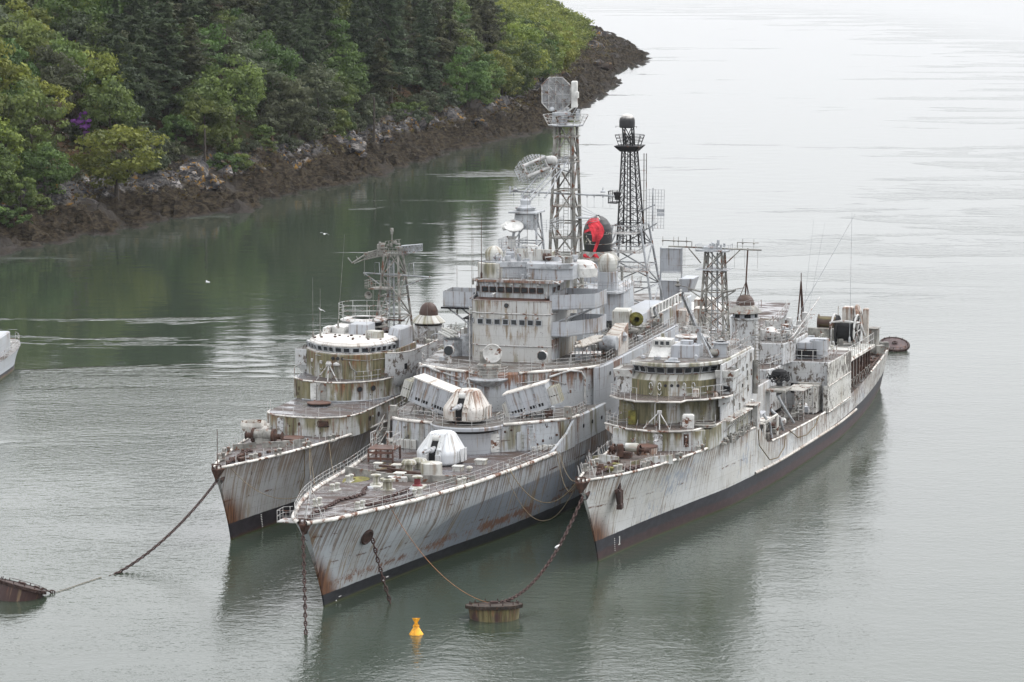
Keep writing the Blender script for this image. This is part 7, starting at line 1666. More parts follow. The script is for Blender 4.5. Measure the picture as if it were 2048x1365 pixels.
# tier B
tB = [(-5.4, 52), (-5.15, 34.2), (-5.0, 33.6), (-3.4, 31.7), (-.5, 30.7), (1.7, 31.2), (3.6, 32.6), (4.7, 34.6), (5.2, 36.6), (5.35, 40), (5.5, 54)]
b = MB(); b.prism(tB, 9.2, 11.35, 1, 0, .08); Bt = b.build('second_deckhouse', ['wallL', 'deckL'], E_)
b = MB(); b.path([(x, y, 11.3) for x, y in tB[2:]], .09, 6); b.build('deck_edge', ['rim'], Bt)
b = MB(); b.path([(x, y - .1, 9.3) for x, y in tB[3:]], .09, 5); b.build('skirting_pipe', ['steel'], Bt)
door(Bt, (-1.95, 31.15, 9.35), (-.3, -1), .75, 1.85, 'white'); door(Bt, (-.75, 30.72, 9.35), (0, -1), .75, 1.85, 'steel_old')
for x, y, n in ((2.9, 31.95, (.6, -1, 0)), (4.0, 33.2, (.85, -.6, 0))): porthole(Bt, (x + .03, y - .04, 10.55), n, .25, 'rust')
wall_fittings(Bt, (-4.8, 33.3), (-2.6, 31.3), 9.4, 11.2, 6, 44, 'rust', (-.6, -.8)); wall_fittings(Bt, (.0, 30.8), (4.6, 34.4), 9.4, 11.2, 10, 45, 'steel_old', (.5, -.9))
b = MB()
for e in ((-1.9, 32.0), (.6, 31.5), (-.4, 31.2), (-.5, 33.2)): b.tube((e[0], e[1], 11.35), (-.6, 32.2, 13.1), .07, 5)
b.lathe((-.6, 32.2, 12.9), [(.3, 0), (.36, .2), (.2, .5)], 10); b.build('derrick_tripod', ['rail'], E_)
b = MB(); b.rail([(-5.0, 33.8, 11.35), (-5.2, 38, 11.35)], 1.1, 1, 1.2, .035); b.rail([(2.4, 31.9, 11.35), (3.5, 32.8, 11.35), (4.9, 35.4, 11.35)], 1.05, 2, 1.0, .04); b.build('bridge_railing', ['rail'], Bt)
for x, y in ((-3.4, 31.9), (1.0, 31.2)):
    b = MB(); b.tube((x, y, 11.3), (x, y, 12.4), .03, 4); b.build('rail_post', ['rail'], Bt)
# tier C and bridge
tC = [(-5.3, 46), (-5.1, 37.8), (-4.6, 36.8), (-2.9, 34.6), (-.6, 33.4), (1.3, 33.2), (3.0, 34.2), (4.2, 36.4), (4.7, 38), (4.9, 46)]
b = MB(); b.prism(tC, 11.3, 13.95, 1, 0, .05); TC = b.build('bridge_front', ['wallL', 'deckL'], E_)
b = MB(); lg = [(x, y + .9 if y < 45 else y) for x, y in tC[1:9]]; b.prism(tC[1:9], 13.9, 14.05, 0, 0, .03, lg); b.build('bridge_ledge', ['rim'], TC)
b = MB(); b.prism(lg, 14.0, 14.75, 0, 0, .02, [(x * 1.02, y - .2) for x, y in lg]); WB = b.build('window_band', ['wallR_side'], TC)
for i in range(0, len(lg) - 1):
    p, q_ = Vector(lg[i]), Vector(lg[i + 1]); n = Vector(((q_ - p).y, -(q_ - p).x)).normalized(); L = (q_ - p).length; k = max(1, round(L / .95))
    for j in range(k):
        c = p.lerp(q_, (j + .5) / k); windows(WB, [(c.x + n.x * .1, c.y + n.y * .1, 14.36)], L / k * .76, .52, (n.x, n.y), .22)
rfL = [(-4.9, 44), (-4.75, 38.2), (-4.3, 37.2), (-2.8, 35.1), (-.6, 34.0), (1.4, 33.8), (3.1, 34.9), (4.2, 37), (4.4, 41), (3.0, 43.5)]
b = MB(); b.prism(rfL, 14.72, 15.1, 0, 0, .25, None, True); RF = b.build('bridge_roof', ['roof_white'], E_)
b = MB() # curved sponson on the port side
rows = []; SP = [(4.4, 36.2), (5.6, 36.6), (6.5, 38.4), (6.7, 41), (6.7, 48)]
for f, z in ((0.0, 9.9), (.25, 10.1), (.6, 10.5), (.85, 11.1), (1, 11.9), (1, 13.9)): rows.append([Vector((5.0 + (x - 5.0) * f, 38.5 + (y - 38.5) * (.5 + .5 * f), z)) for x, y in SP])
b.grid(rows, [[(i * 1.6, 13.9 - r[i].z) for i in range(len(r))] for r in rows], 0, True); b.prism([(4.4, 36.2), (5.6, 36.6), (6.5, 38.4), (6.7, 41), (6.7, 48), (4.4, 48)], 13.3, 13.35, 1, 0, 0); SPN = b.build('bridge_sponson', ['wallR_side', 'deckL'], E_)
b = MB(); b.path([(x, y, 13.92) for x, y in SP], .07, 5); b.build('sponson_edge', ['rim'], SPN)
b = MB(); b.box((6.12, 37.75, 12.35), (.65, .12, .62), 1.0); b.build('sponson_opening', ['dark'], SPN)
b = MB(); b.prism([(-6.1, 37.2), (-4.7, 36.9), (-4.7, 41), (-6.1, 41)], 12.2, 13.9, None, 0, .04); b.prism([(-5.4, 37.4), (-4.7, 37.2), (-4.7, 40), (-5.4, 40)], 11.4, 12.3, None, 0, .0, [(-6.1, 37.2), (-4.7, 36.9), (-4.7, 41), (-6.1, 41)]); b.build('bridge_wing', ['wallR_side'], E_)
b = MB()
for x, y in ((-3.6, 35.4), (-2.2, 34.2), (-1.2, 33.7)):
    b.path([(x, y - .12, 12.3), (x + .15, y - .14, 12.2), (x + .3, y - .12, 12.3), (x + .3, y - .12, 12.6)], .045, 4); b.box((x + .1, y - .1, 13.0), (.32, .14, .34), -.5)
b.build('life_ring_bracket', ['rail'], TC)
for x in (-.5, .05, .6): porthole(TC, (x, 33.32, 13.55), (0, -1, 0), .16)
b = MB(); b.lathe((0, 32.9, 12.95), [(.0, .3), (.35, .1), (.4, -.05), (.1, 0)], 12); b.build('bell_hood', ['rail'], TC)
b = MB(); b.path([(-2.9, 34.5, 13.7), (1.2, 33.1, 13.5), (2.9, 34.1, 13.3), (4.3, 36.5, 13.3)], .05, 4); b.path([(1.4, 33.1, 13.3), (1.6, 33.2, 12.6), (2.0, 33.5, 12.2), (2.1, 33.6, 11.9)], .07, 4); b.build('pipe_fittings', ['steel_old'], TC)
# roof gear
b = MB(); b.prism([(-3.5, 42), (-1.9, 41.3), (-1.5, 45), (-3.5, 45)], 15.05, 15.9, 0, 0, .1); b.prism([(-4.2, 41), (-3.6, 41), (-3.6, 43), (-4.2, 43)], 15.05, 15.8, 0, 0, .05); b.build('roof_locker', ['white'], E_)
b = MB(); b.prism([(-1.4, 41.5), (.8, 41.3), (.8, 44), (-1.4, 44)], 15.05, 16.2, 0, 0, .06); b.build('compass_house', ['greypaint'], E_)
b = MB(); b.box((2.2, 39.5, 15.4), (1.6, 1.2, .9), -.35); b.lathe((1.65, 38.9, 15.4), [(.26, 0), (.26, .04), (0, .05)], 12, 0, Matrix.Rotation(1.57, 3, 'X') @ Matrix.Rotation(.35, 3, 'Y')); b.build('cable_box', ['algae_white'], E_)
b = MB(); b.lathe((-1.3, 46.5, 13.9), [(2.0, 0), (2.0, 2.1)], 24, 1); b.lathe((-1.3, 46.5, 16.0), [(2.55, 0), (2.6, .15), (2.2, .3), (1.3, .3)], 28, 0); b.lathe((-1.3, 46.5, 15.4), [(2.6, 0), (2.62, .12), (2.0, .15)], 28, 2); RG = b.build('director_ring', ['rail', 'dark', 'steel_old'], E_)
b = MB(); b.rail([(x, y, 16.2) for x, y in arc(-1.3, 46.5, 2.75, 0, 360, 22)], 1.7, 3, 1.6, .035); b.build('ring_railing', ['rail'], RG)
b = MB(); b.prism([(2.6, 42), (4.6, 40.6), (4.8, 45), (2.6, 45)], 13.9, 15.9, 0, 0, .1, [(3.0, 42.3), (4.6, 41), (4.8, 45), (3.0, 45)]); b.build('wing_shelter', ['greypaint'], E_)
b = MB()
for k in range(14): b.box((random.uniform(-4, 4), random.uniform(37, 41), 15.15), (random.uniform(.1, .3), random.uniform(.1, .3), random.uniform(.1, .25)))
b.build('roof_stud', ['rust'], RF)
# mast with its broken, drooping yard
b = MB(); b.lattice([(-1.9, 50.5, 9), (1.75, 50.5, 9), (2.2, 55.5, 9), (-1.7, 55.5, 9)], [(-.75, 52.2, 22.6), (.9, 52.2, 22.6), (.9, 54, 22.6), (-.75, 54, 22.6)], 6, .17, .08); MT = b.build('lattice_mast', ['steel_old'], E_)
b = MB(); b.ladder((-.3, 51.2, 11), (-.1, 52.4, 22), .45, (1, 0, 0), 30, .03); b.tube((.2, 53, 10), (.1, 53, 22), .12, 6); b.tube((-.5, 53, 10), (-.3, 53, 22), .07, 5); b.build('mast_ladder', ['steel'], MT)
b = MB(); b.lattice([(.9, 52.4, 23.6), (.9, 53.6, 23.6), (.9, 53.6, 22.7), (.9, 52.4, 22.7)], [(3.4, 52.7, 23.9), (3.4, 53.3, 23.9), (3.4, 53.3, 23.2), (3.4, 52.7, 23.2)], 7, .06, .035, 2); b.build('yard_arm', ['steel'], MT)
b = MB(); b.lattice([(-.8, 52.4, 23.4), (-.8, 53.6, 23.4), (-.8, 53.6, 22.6), (-.8, 52.4, 22.6)], [(-3.2, 52.6, 22.7), (-3.2, 53.4, 22.7), (-3.2, 53.4, 22.0), (-3.2, 52.6, 22.0)], 6, .06, .04, 2)
b.tube((-2.6, 52.7, 22.9), (-4.6, 52.6, 21.6), .09, 5); b.tube((-2.9, 53.3, 22.2), (-4.5, 53, 21.5), .06, 5); b.tube((-4.6, 52.6, 21.6), (-5.1, 52.6, 22.2), .06, 5); b.tube((-3.9, 52.6, 22.0), (-4.1, 52.6, 22.4), .05, 5); b.tube((-3.2, 52.7, 22.2), (-3.2, 52.7, 20.2), .03, 4); b.build('broken_yard', ['steel_old'], MT)
b = MB(); b.rail([(-1.3, 51.6, 22.5), (1.5, 51.6, 22.5), (1.5, 54.4, 22.5), (-1.3, 54.4, 22.5), (-1.3, 51.6, 22.5)], .7, 2, .5, .05); b.lathe((-1.3, 52.3, 23.2), [(.22, 0), (.28, .2), (.28, .6), (.15, .7)], 12); b.box((1.0, 52.4, 23.4), (.45, .4, .4)); b.rail([(-.5, 52, 23.9), (1.3, 52, 24.2)], .3, 1, .4, .04)
for k in range(12): b.box((random.uniform(-1.5, 1.6), random.uniform(51.8, 54), 23.3 + random.random() * .7), (random.uniform(.15, .7), .2, random.uniform(.1, .4)), random.random())
b.tube((-.05, 53, 23.5), (-.05, 53, 25.6), .06, 5); b.lathe((-.05, 53, 24.9), [(.14, 0), (.14, .3), (.2, .35), (.18, .7), (0, .72)], 8); b.build('mast_head', ['steel_old'], MT)
b = MB(); b.tube((-3.4, 53, 20.5), (4.5, 53, 20.25), .09, 6); b.tube((-3.4, 53, 20.5), (-1.1, 52.4, 19.2), .07, 5); b.tube((4.4, 53, 20.3), (1.2, 52.6, 19.1), .06, 5)
for x0 in (-2.1, 1.9): b.path([(x0, 53, 20.4), (x0 + .05, 53, 21.7), (x0 + .55, 53, 21.7), (x0 + .6, 53, 20.4)], .05, 4)
b.build('lower_yard', ['steel'], MT)
b = MB(); b.prism([(-2.2, 50.9), (.2, 51), (.2, 52.6), (-1.9, 52.6)], 18.9, 19.05, 0, 0, .02, None, True); b.rail([(-2.4, 53, 19), (-2.6, 50.8, 19), (.5, 51, 19)], .9, 3, .5, .035); b.lathe((-1.9, 50.4, 18.4), [(.06, -.5), (.12, 0), (.45, .35)], 14, 0, Matrix.Rotation(R_(95), 3, 'X')); b.build('mast_platform', ['steel_old'], MT)
b = MB(); b.prism([(-1.9, 50.9), (2.0, 50.9), (2.0, 51.1), (-1.9, 51.1)], 15.5, 15.65, 0, 0, .02); b.box((0, 53, 12.6), (2.8, 2.4, 3.4)); b.build('mast_house', ['rust'], MT)
# funnel, upper decks
b = MB(); b.prism([(-4.2, 46), (3.8, 46), (3.8, 74), (-4.2, 74)], 9.2, 11.5, 1, 0, .08); b.build('waist_deckhouse', ['wallL_side', 'deckL'], E_)
b = MB(); b.lathe((.2, 66, 9), [(1.62, 0), (1.6, 4.2)], 24); FN = b.build('funnel', ['wallR_side'], E_)
b = MB(); b.lathe((.2, 66, 13.1), [(1.4, 0), (1.4, .5)], 20); b.build('funnel_neck', ['dark'], FN)
b = MB(); b.lathe((.2, 66, 13.45), [(1.95, 0), (1.98, .1), (1.2, .85), (1.05, .95)], 24); b.build('funnel_cap', ['algae_white'], FN)
b = MB(); cowl(b, (.25, 66, 14.3), 1.1, 1.5); b.build('funnel_cowl', ['cowl'], FN)
b = MB(); b.lathe((.3, 66, 14.3), [(1.03, 0), (1.0, .6), (.8, 1.05), (.4, 1.35), (0, 1.4)], 20); b.build('funnel_mouth', ['rust'], FN)
b = MB(); b.rail([(x, y, 10.8) for x, y in arc(.2, 66, 1.9, 170, 380, 10)], 1.3, 3, 1.0, .035); b.ladder((-.8, 64.4, 9.5), (-.8, 64.4, 13), .5); b.build('funnel_railing', ['rail'], FN)
b = MB()
for k in range(34): b.box((random.uniform(-3.5, 5.5), random.uniform(50, 78), 11.6 + random.random() * .8 if k % 2 else 9.5), (random.uniform(.2, 1.0), random.uniform(.2, 1.3), random.uniform(.3, 1.3)), random.random())
for k in range(18): x, y = random.uniform(0, 5.5), random.uniform(52, 76); b.tube((x, y, 9), (x + random.uniform(-.6, .6), y, 9 + random.uniform(1, 4.2)), .06, 4)
b.build('waist_clutter', ['steel_old'], E_)
b = MB(); b.rail([(5.2, 50, 11.4), (5.3, 54, 11.4), (5.4, 62, 9.3), (5.5, 74, 9.3)], 1.05, 3, 1.4, .03); b.build('waist_railing', ['rail'], E_)
b = MB(); b.prism([(-4, 78), (4.5, 78), (4.5, 104), (-4, 104)], 5.5, 9.0, 1, 0, .1); b.build('after_deckhouse', ['wallL_side', 'deckL'], E_)
for p, h, l in (((-4.3, 38, 15.1), 6.5, (0, 0)), ((-3.8, 39, 15.1), 5.2, (0, 0)), ((-2.6, 41.5, 15.8), 10.2, (.8, 0)), ((.6, 44, 16), 5.0, (0, 0)), ((-5.9, 45, 12), 5.5, (0, 0)), ((1.9, 60, 12), 5.5, (0, 0)), ((1.6, 38.6, 15.1), 2.2, (0, 0))): whip(E_, p, h, l, .026, 'steel_old')
b = MB() # column of draught marks
for k in range(8): b.box((HL.side_x(6.2 + .05 * k, 1.5 - k * .18) + .04, 5.9 + .06 * k, 1.55 - k * .18), (.03, .22, .08), -.15)
b.build('draught_mark', ['white'], E_)
b = MB(); x = HL.side_x(13, 3); b.path([(HL.half(12) + .15, 12, 7.2), (HL.half(12) + .12, 12, 4.5), (x + .25, 12.2, 2.0), (x + .2, 12.4, -.2)], .05, 4); b.build('hanging_hose', ['rope'], E_)
b = MB(); b.box((-4.4, 21.5, 7.6), (2.2, 3.5, 1.0), .1, 0, .3); b.lathe((-4.9, 20.5, 7.6), [(0, 0), (1.2, 0), (1.35, .5), (1.3, .9)], 18); b.build('starboard_tub', ['rim'], E_)
greeble(E_, (-3.5, 3.6, 47, 74, 11.5), 26, 91); greeble(E_, (4.2, 5.4, 47, 74, 9.25), 14, 92, 1.3)
# ------------------------------------------------------------------ buoys, chains, lines, birds
random.seed(61)
M['buoytop'] = plain('brown buoy deck', (0.060, 0.036, 0.036), .6, 0, .35, .2, .6)
def barrel_buoy(loc, r, h, tilt, az, name, label, mats, fender=True):
    Q = Matrix.Rotation(az, 3, 'Z') @ Matrix.Rotation(tilt, 3, 'X')
    b = MB(); b.lathe((0, 0, 0), [(r * .92, -1.2), (r * .96, 0), (r, h * .75), (r, h)], 40, 0, Q); o = b.build(name, [mats[0]]); o.location = loc; tag(o, label, 'mooring buoy', 'iron mooring buoys')
    b = MB(); b.lathe((0, 0, 0), [(r * .98, h - .02), (r * .5, h + .06), (0, h + .08)], 40, 0, Q); b.build('buoy_deck', [mats[1]], o)
    b = MB(); b.lathe((0, 0, 0), [(r * 1.0, h - .3), (r * 1.08, h - .26), (r * 1.09, h + .02), (r * .98, h + .06)], 40, 0, Q)
    for k in range(40):
        a = 6.283 * k / 40; b.box(Q @ Vector((r * 1.09 * math.cos(a), r * 1.09 * math.sin(a), h - .12)), (.16, .12, .3), 0, 0, .02)
    b.build('fender_ring', [mats[2]], o)
    b = MB()
    for k in range(12):
        a = 6.283 * k / 12 + .2; b.tube(Q @ Vector((r * .95 * math.cos(a), r * .95 * math.sin(a), h)), Q @ Vector((r * .95 * math.cos(a), r * .95 * math.sin(a), h + .28)), .05, 5)
    b.path([Q @ Vector((r * .93 * math.cos(a), r * .93 * math.sin(a), h + .26)) for a in np.arange(3.4, 6.6, .2)], .025, 4); b.path([Q @ Vector((.32 * math.cos(a), .32 * math.sin(a), h + .2)) for a in np.arange(0, 6.4, .5)], .09, 5); b.build('mooring_eye', ['chain'], o)
    return o
M['buoy'] = paint('streaked rusty buoy side', (0.045, 0.022, 0.020), .4, .85, .5, 2.2, plates=False, topw=2)
M['buoy_dark'] = paint('dark rusty buoy side', (0.045, 0.022, 0.020), .45, .12, .5, 7.2, plates=False)
M['fender'] = plain('rotten timber fender', (0.035, 0.025, 0.018), .9, 0, .5, .2, 2)
barrel_buoy((-1.55, 300.7, 0), 2.25, 1.15, R_(-6), R_(10), 'mooring_buoy', 'squat rusty buoy streaked with green weed and bird droppings in front of the ships', ('buoy', 'fender', 'fender'))
barrel_buoy((-44.6, 309.4, -.55), 2.05, 1.7, R_(18), R_(122), 'mooring_buoy', 'dark rusty mooring buoy tilted on its side at the left edge', ('buoy_dark', 'rustd', 'rustd'))
SB = rw((-3.1, 157.5, 0)); barrel_buoy((SB.x, SB.y, .1), 1.85, .8, R_(20), R_(8), 'mooring_buoy', 'flat topped brown buoy floating behind the stern of the right hand destroyer', ('buoy_dark', 'buoytop', 'rustd'))
b = MB(); b.lathe((0, 0, 0), [(.62, -.3), (.62, 0), (.6, .05), (.24, .62), (.2, .75)], 18); o = b.build('marker_buoy', ['yellow']); o.location = (-8.2, 293.8, 0); tag(o, 'small bright yellow conical buoy with a cross shaped top', 'marker buoy')
b = MB()
for a in (0, 1.57, 3.14, 4.71): # folded top plates that pinch at the middle
    c, s_ = math.cos(a), math.sin(a); b.face([(0, 0, .65), (c * .34, s_ * .34, .66), (c * .12, s_ * .12, 1.0), (0, 0, 1.0)]); b.face([(0, 0, 1.0), (c * .12, s_ * .12, 1.0), (c * .36, s_ * .36, 1.42), (0, 0, 1.42)])
b.lathe((0, 0, 0), [(.13, .6), (.1, 1.4), (0, 1.42)], 10); b.lathe((0, 0, 0), [(.24, .72), (.27, .76), (.24, .8)], 12); b.build('radar_reflector', ['yellow'], o)

def chain(P, label, name='mooring_chain', link=.58, wire=.068, cat='chain'):
    o = chain_links(P, name, link, wire); tag(o, label, cat); return o
chain(sag(lw((0, -3.35, 6.65)), (-37.6, 318.9, -.2), 1.15, 40), 'rusty chain sagging from the stem of the left destroyer down to the water')
chain(sag(cw((0, -5.5, 7.8)), (-17.6, 293.2, -.6), .12, 20), 'rusty chain hanging steeply from the stem of the middle cruiser', link=.55)
chain(sag(cw((3.25, 3.9, 5.75)), (-10.7, 306.6, -.4), .25, 20), 'rusty chain hanging from the round hawse hole in the cruiser bow', link=.6)
chain(sag(rw((0, -5.1, 7.2)), (-1.1, 300.9, 1.28), 2.2, 40), 'rusty chain sagging from the right destroyer stem to the weedy buoy', link=.62, wire=.075)
chain(sag((-43.2, 310.2, .8), (-41.3, 311.4, .02), .05, 8), 'short rusty chain end lying from the tilted buoy into the water')
def line(P, label, r=.035, mat='rope', name='mooring_rope', cat='rope'):
    b = MB(); b.path(P, r, 5); o = b.build(name, [mat]); tag(o, label, cat); return o
line(sag((-41.3, 311.4, 0.05), (-38, 318.4, .05), .0, 10), 'thin line floating between the tilted buoy and the sagging chain', .03)
line(sag(cw((4.0, 6.8, 8.1)), (-2.1, 300.9, 1.28), 1.6), 'thin orange brown line from the cruiser deck edge to the weedy buoy', .03, 'rope_new')
lines = [(lw((.6, -1.8, 7.6)), cw((-5.6, 12, 7.9)), 1.5, 'slack rope from the left destroyer bow to the cruiser railing, lowest on the left'),
         (lw((3.7, 13, 7.3)), cw((-6.0, 14.5, 7.8)), 1.0, 'first of two ropes falling steeply from the left destroyer deck edge to the cruiser'),
         (lw((3.7, 13.3, 7.3)), cw((-6.4, 18, 7.7)), 2.0, 'second of two ropes falling from the left destroyer deck edge, sagging lower'),
         (lw((4.3, 17.5, 7.2)), cw((-7.0, 24, 7.5)), .6, 'taut rope from the left destroyer deck edge to the cruiser rail near the breakwater'),
         (rw((-1.0, -3.6, 8.3)), cw((8.0, 32.5, 7.4)), 2.6, 'long rope sagging deeply across the cruiser side from the right destroyer bow'),
         (rw((-1.2, -3.2, 8.2)), cw((9.3, 46, 7.2)), .9, 'rope sagging gently from the right destroyer bow to the end of the cruiser foredeck'),
         (rw((-.9, -3.9, 8.2)), cw((7.8, 31.5, 7.4)), 4.2, 'thin rope hanging lowest on the cruiser side from the right destroyer bow'),
         (rw((-1.6, -1.6, 8.1)), cw((9.3, 45.2, 7.3)), 2.4, 'thin pale rope looped below the foredeck end of the cruiser')]
for k, (p, q, dip, lb) in enumerate(lines): line(sag(p, q, dip), lb, .03 if k != 4 else .045)
line([rw((x, y, z)) for x, y, z in ((6.0, 39.5, 7.0), (5.9, 40.5, 5.2), (6.35, 43.5, 3.2), (6.45, 47, 2.9), (6.5, 49.5, 3.6), (6.4, 50.5, 4.7))], 'loop of mooring rope hanging on the pale side of the right destroyer amidships', .06)
line([rw((x, y, z)) for x, y, z in ((6.3, 53, 4.9), (6.5, 56, 3.7), (6.6, 60, 3.4), (6.6, 64, 3.7), (6.45, 67, 4.5))], 'rope festoon hanging from the waist of the right destroyer', .06)
# chains lying on the cruiser foredeck, drums of links to the capstans
zd = lambda y: HC.zdk(y) + .1
def dk(P): return [cw((x, y, zd(y))) for x, y in P]
chain(dk([(.1, -4.5), (-.6, -1), (-.6, 3), (-1.0, 7), (-.4, 10), (-.3, 12.5), (-1.2, 15), (-1.6, 18.2)]), 'rusty anchor chain along the cruiser foredeck to the starboard white capstan', 'anchor_chain', .6, .1)
chain(dk([(3.0, 6.0), (2.6, 8.5), (2.4, 11), (2.6, 14), (2.7, 18)]), 'rusty anchor chain on the cruiser foredeck running to the red capstan', 'anchor_chain', .6, .1)
chain(dk([(2.2, 4.6), (3.2, 7), (4.0, 10.2), (4.3, 13.2)]), 'rusty chain on the cruiser foredeck beside the port rail bollards', 'anchor_chain', .5, .085)
zr = lambda y: HR.zdk(y) + .02
chain([rw((x, y, zr(y))) for x, y in ((.4, -2), (.2, 2), (-.6, 6), (-1.4, 10.5))], 'rusty anchor chain on the right destroyer foredeck leading from the stem', 'anchor_chain', .55, .1)
chain([rw((x, y, zr(y))) for x, y in ((1.2, 2), (1.8, 5), (2.4, 8), (3.3, 10.5))], 'rusty anchor chain on the right destroyer foredeck along its port side', 'anchor_chain', .55, .1)
chain([lw((x, y, HL.zdk(y) + .03)) for x, y in ((.2, -1.5), (-.4, 2), (-.9, 6), (-1.2, 9.5))], 'rusty anchor chain on the left destroyer foredeck', 'anchor_chain', .55, .1)
# anchor of the right destroyer hanging from its hawse pipe
b = MB(); p0 = Vector((HR.side_x(4.6, 6.9) + .15, 1.6, 7.2)); b.tube(p0 + Vector((-.2, .5, .6)), p0 + Vector((.1, -.3, -1.0)), .17, 8)
b.prism([(-.45, -.25), (.45, -.25), (.45, .25), (-.45, .25)], -2.0, -.6, 0, 0, .1, [(-.3, -.2), (.3, -.2), (.3, .2), (-.3, .2)], True)
b2 = MB(); b2.tube(p0 + Vector((-.25, .55, .7)), p0 + Vector((.1, -.2, -.9)), .17, 8)
for sg in (-1, 1):
    a, c_ = p0 + Vector((.15 + .05 * sg, -.3 + .32 * sg, -2.0)), p0 + Vector((.0, -.2 + .45 * sg, -.55)); b2.tube(a, c_, .16, 6, .32); b2.tube(c_, c_ + Vector((.1, .1 * sg, .1)), .34, 6, .1)
b2.box(p0 + Vector((.12, -.28, -1.95)), (.5, 1.1, .55), .1, 0, .12); b2.box(p0 + Vector((.08, -.25, -1.2)), (.34, 1.0, 1.3), .1, 0, .12)
o = b2.build('anchor', ['rustd']); o.location = (R_O[0], R_O[1], 0); o.rotation_euler = (0, 0, -R_(R_DEG)); tag(o, 'dark rusty anchor hanging under the hawse pipe on the right destroyer bow', 'anchor')
# red tarpaulin on the black dome
def on_dome(az, z, off=.06):
    r = float(np.interp(z, [21.85, 22.55, 23.25, 23.85, 24.45, 25.0, 25.5, 25.8, 25.95], [1.5, 1.62, 1.68, 1.68, 1.6, 1.4, 1.05, .6, .2])) + off
    a = R_(az); return Vector((r * math.sin(a), 98 - r * math.cos(a), z))
b = MB()
def sheet(rows): b.grid([[cw(on_dome(az + random.uniform(-2, 2), z, random.uniform(.05, .2))) for az, z in r] for r in rows], None, 0, False)
sheet([[(-28 + 7 * i, 25.75 - .02 * i) for i in range(7)], [(-34 + 7 * i, 25.5) for i in range(9)], [(-20 + 7 * i, 25.1) for i in range(8)], [(-14 + 6 * i, 24.6) for i in range(8)], [(-16 + 7 * i, 24.0) for i in range(7)], [(-6 + 5 * i, 23.4) for i in range(6)], [(0 + 4 * i, 23.0) for i in range(4)]][1:6] and [[(-60 + 11 * i, 25.75) for i in range(8)], [(-52 + 11 * i, 25.3) for i in range(8)], [(-26 + 9 * i, 24.8) for i in range(8)], [(-14 + 7.4 * i, 24.3) for i in range(8)], [(-8 + 6 * i, 23.7) for i in range(8)], [(-6 + 3.8 * i, 23.1) for i in range(8)]])
sheet([[(-44 + 5 * i, 24.3 + .05 * i) for i in range(9)], [(-44 + 5 * i, 24.0 + .05 * i) for i in range(9)]])
sheet([[(-48 + 3 * i, 25.3 + .03 * i) for i in range(6)], [(-48 + 3 * i, 24.9 + .05 * i) for i in range(6)]])
sheet([[(14 + 4 * i, 23.9) for i in range(4)], [(8 + 4 * i, 23.0) for i in range(4)], [(-2 + 4 * i, 22.2) for i in range(4)], [(-12 + 4 * i, 21.5) for i in range(4)]])
o = b.build('tarpaulin', ['red']); tag(o, 'torn red cloth draped over the black dome behind the cruiser mast', 'tarpaulin')
b = MB(); rows = []
for i in range(9):
    row = []
    for j in range(9):
        t_ = R_(-75 + 15 * i); r = 2.15 - .12 * j + random.uniform(-.06, .06); row.append(cw((.15 + (-1.35 + .33 * i) + random.uniform(-.05, .05), 95.7 + .12 * j + random.uniform(-.1, .1), 21.55 - .14 * j * (1.3 - .12 * i) + .25 * math.sin(i * 1.7 + j) + random.uniform(-.06, .06))))
    rows.append(row)
b.grid(rows, None, 0, False); o = b.build('tarpaulin', ['red']); tag(o, 'crumpled heap of red cloth at the foot of the black dome', 'tarpaulin')
b = MB(); b.path([cw((-.75 + .6 * math.cos(a) + .35 * math.sin(k * 1.3) * .3, 21.6, HC.zdk(21.6) + .04)) if False else cw((-4.3 + 1.0 * math.cos(a), 21.7 + 1.6 * math.sin(a), HC.zdk(21.7) + .03)) for k, a in enumerate(np.arange(0, 6.3, .4))], .05, 4)
b = MB(); cx, cy = -4.3, 21.8; rows = [[cw((cx + 1.15 * f * math.cos(a) * (1 + .2 * math.sin(3 * a)), cy + 2.4 * f * math.sin(a), HC.zdk(cy) + .16 * (1 - f) + random.uniform(0, .05))) for a in np.arange(0, 6.2, .42)] for f in (1.0, .75, .45, .1)]
b.grid(rows, None, 0, True, True); o = b.build('moss_patch', ['moss']); tag(o, 'green and tan moss patch growing on the cruiser foredeck near the starboard rail', 'moss')
for k, (cx, cy, n) in enumerate(((-3.2, 29.8, 5), (-4.4, 33.0, 4))): # rope strewn over the deck
    P = []
    for j in range(26): P.append(cw((cx + .16 * j - 1.5 + .5 * math.sin(j * .9), cy + 1.1 * math.sin(j * .47 + k), HC.zdk(cy) + .02)))
    line(P, ('loose brown rope strewn on the cruiser deck behind its breakwater', 'loose rope on the cruiser deck beside the rusty platform')[k], .07, 'rope', 'loose_rope')

# grey patrol boat whose bow just enters at the left edge
bx = empty('patrol_boat', (-67.1, 465.0, 0), R_(-184)); tag(bx, 'small grey patrol boat cut off by the left edge of the view', 'boat')
HB = Hull(24, [(0, .1), (4, 1.2), (10, 2.2), (24, 2.4)], [(0, .3), (2, 1.4), (6, 2.3), (12, 2.7), (24, 2.6)], [(0, 3.0), (6, 2.8), (24, 2.5)], 1.1)
M['hullB'] = paint('patrol boat grey', (0.42, 0.445, 0.48), .2, 0, .3, 9.9, boot=(.75, (0.02, 0.02, 0.026), .3, (0.16, 0.09, 0.05), .06))
hb = HB.mesh(); hbo = hb.build('hull', ['hullB'], bx); HB.deck(0, 24).build('deck', ['deckC2'], bx)
b = MB(); b.rail(HB.edges(.5, 20, 1, 1, 0, .15), 1.0, 2, 1.4, .03); b.build('railing', ['rail'], bx)
b = MB(); b.rail(HB.edges(.5, 20, -1, 1, 0, .15), 1.0, 2, 1.4, .03); b.build('railing', ['rail'], bx)
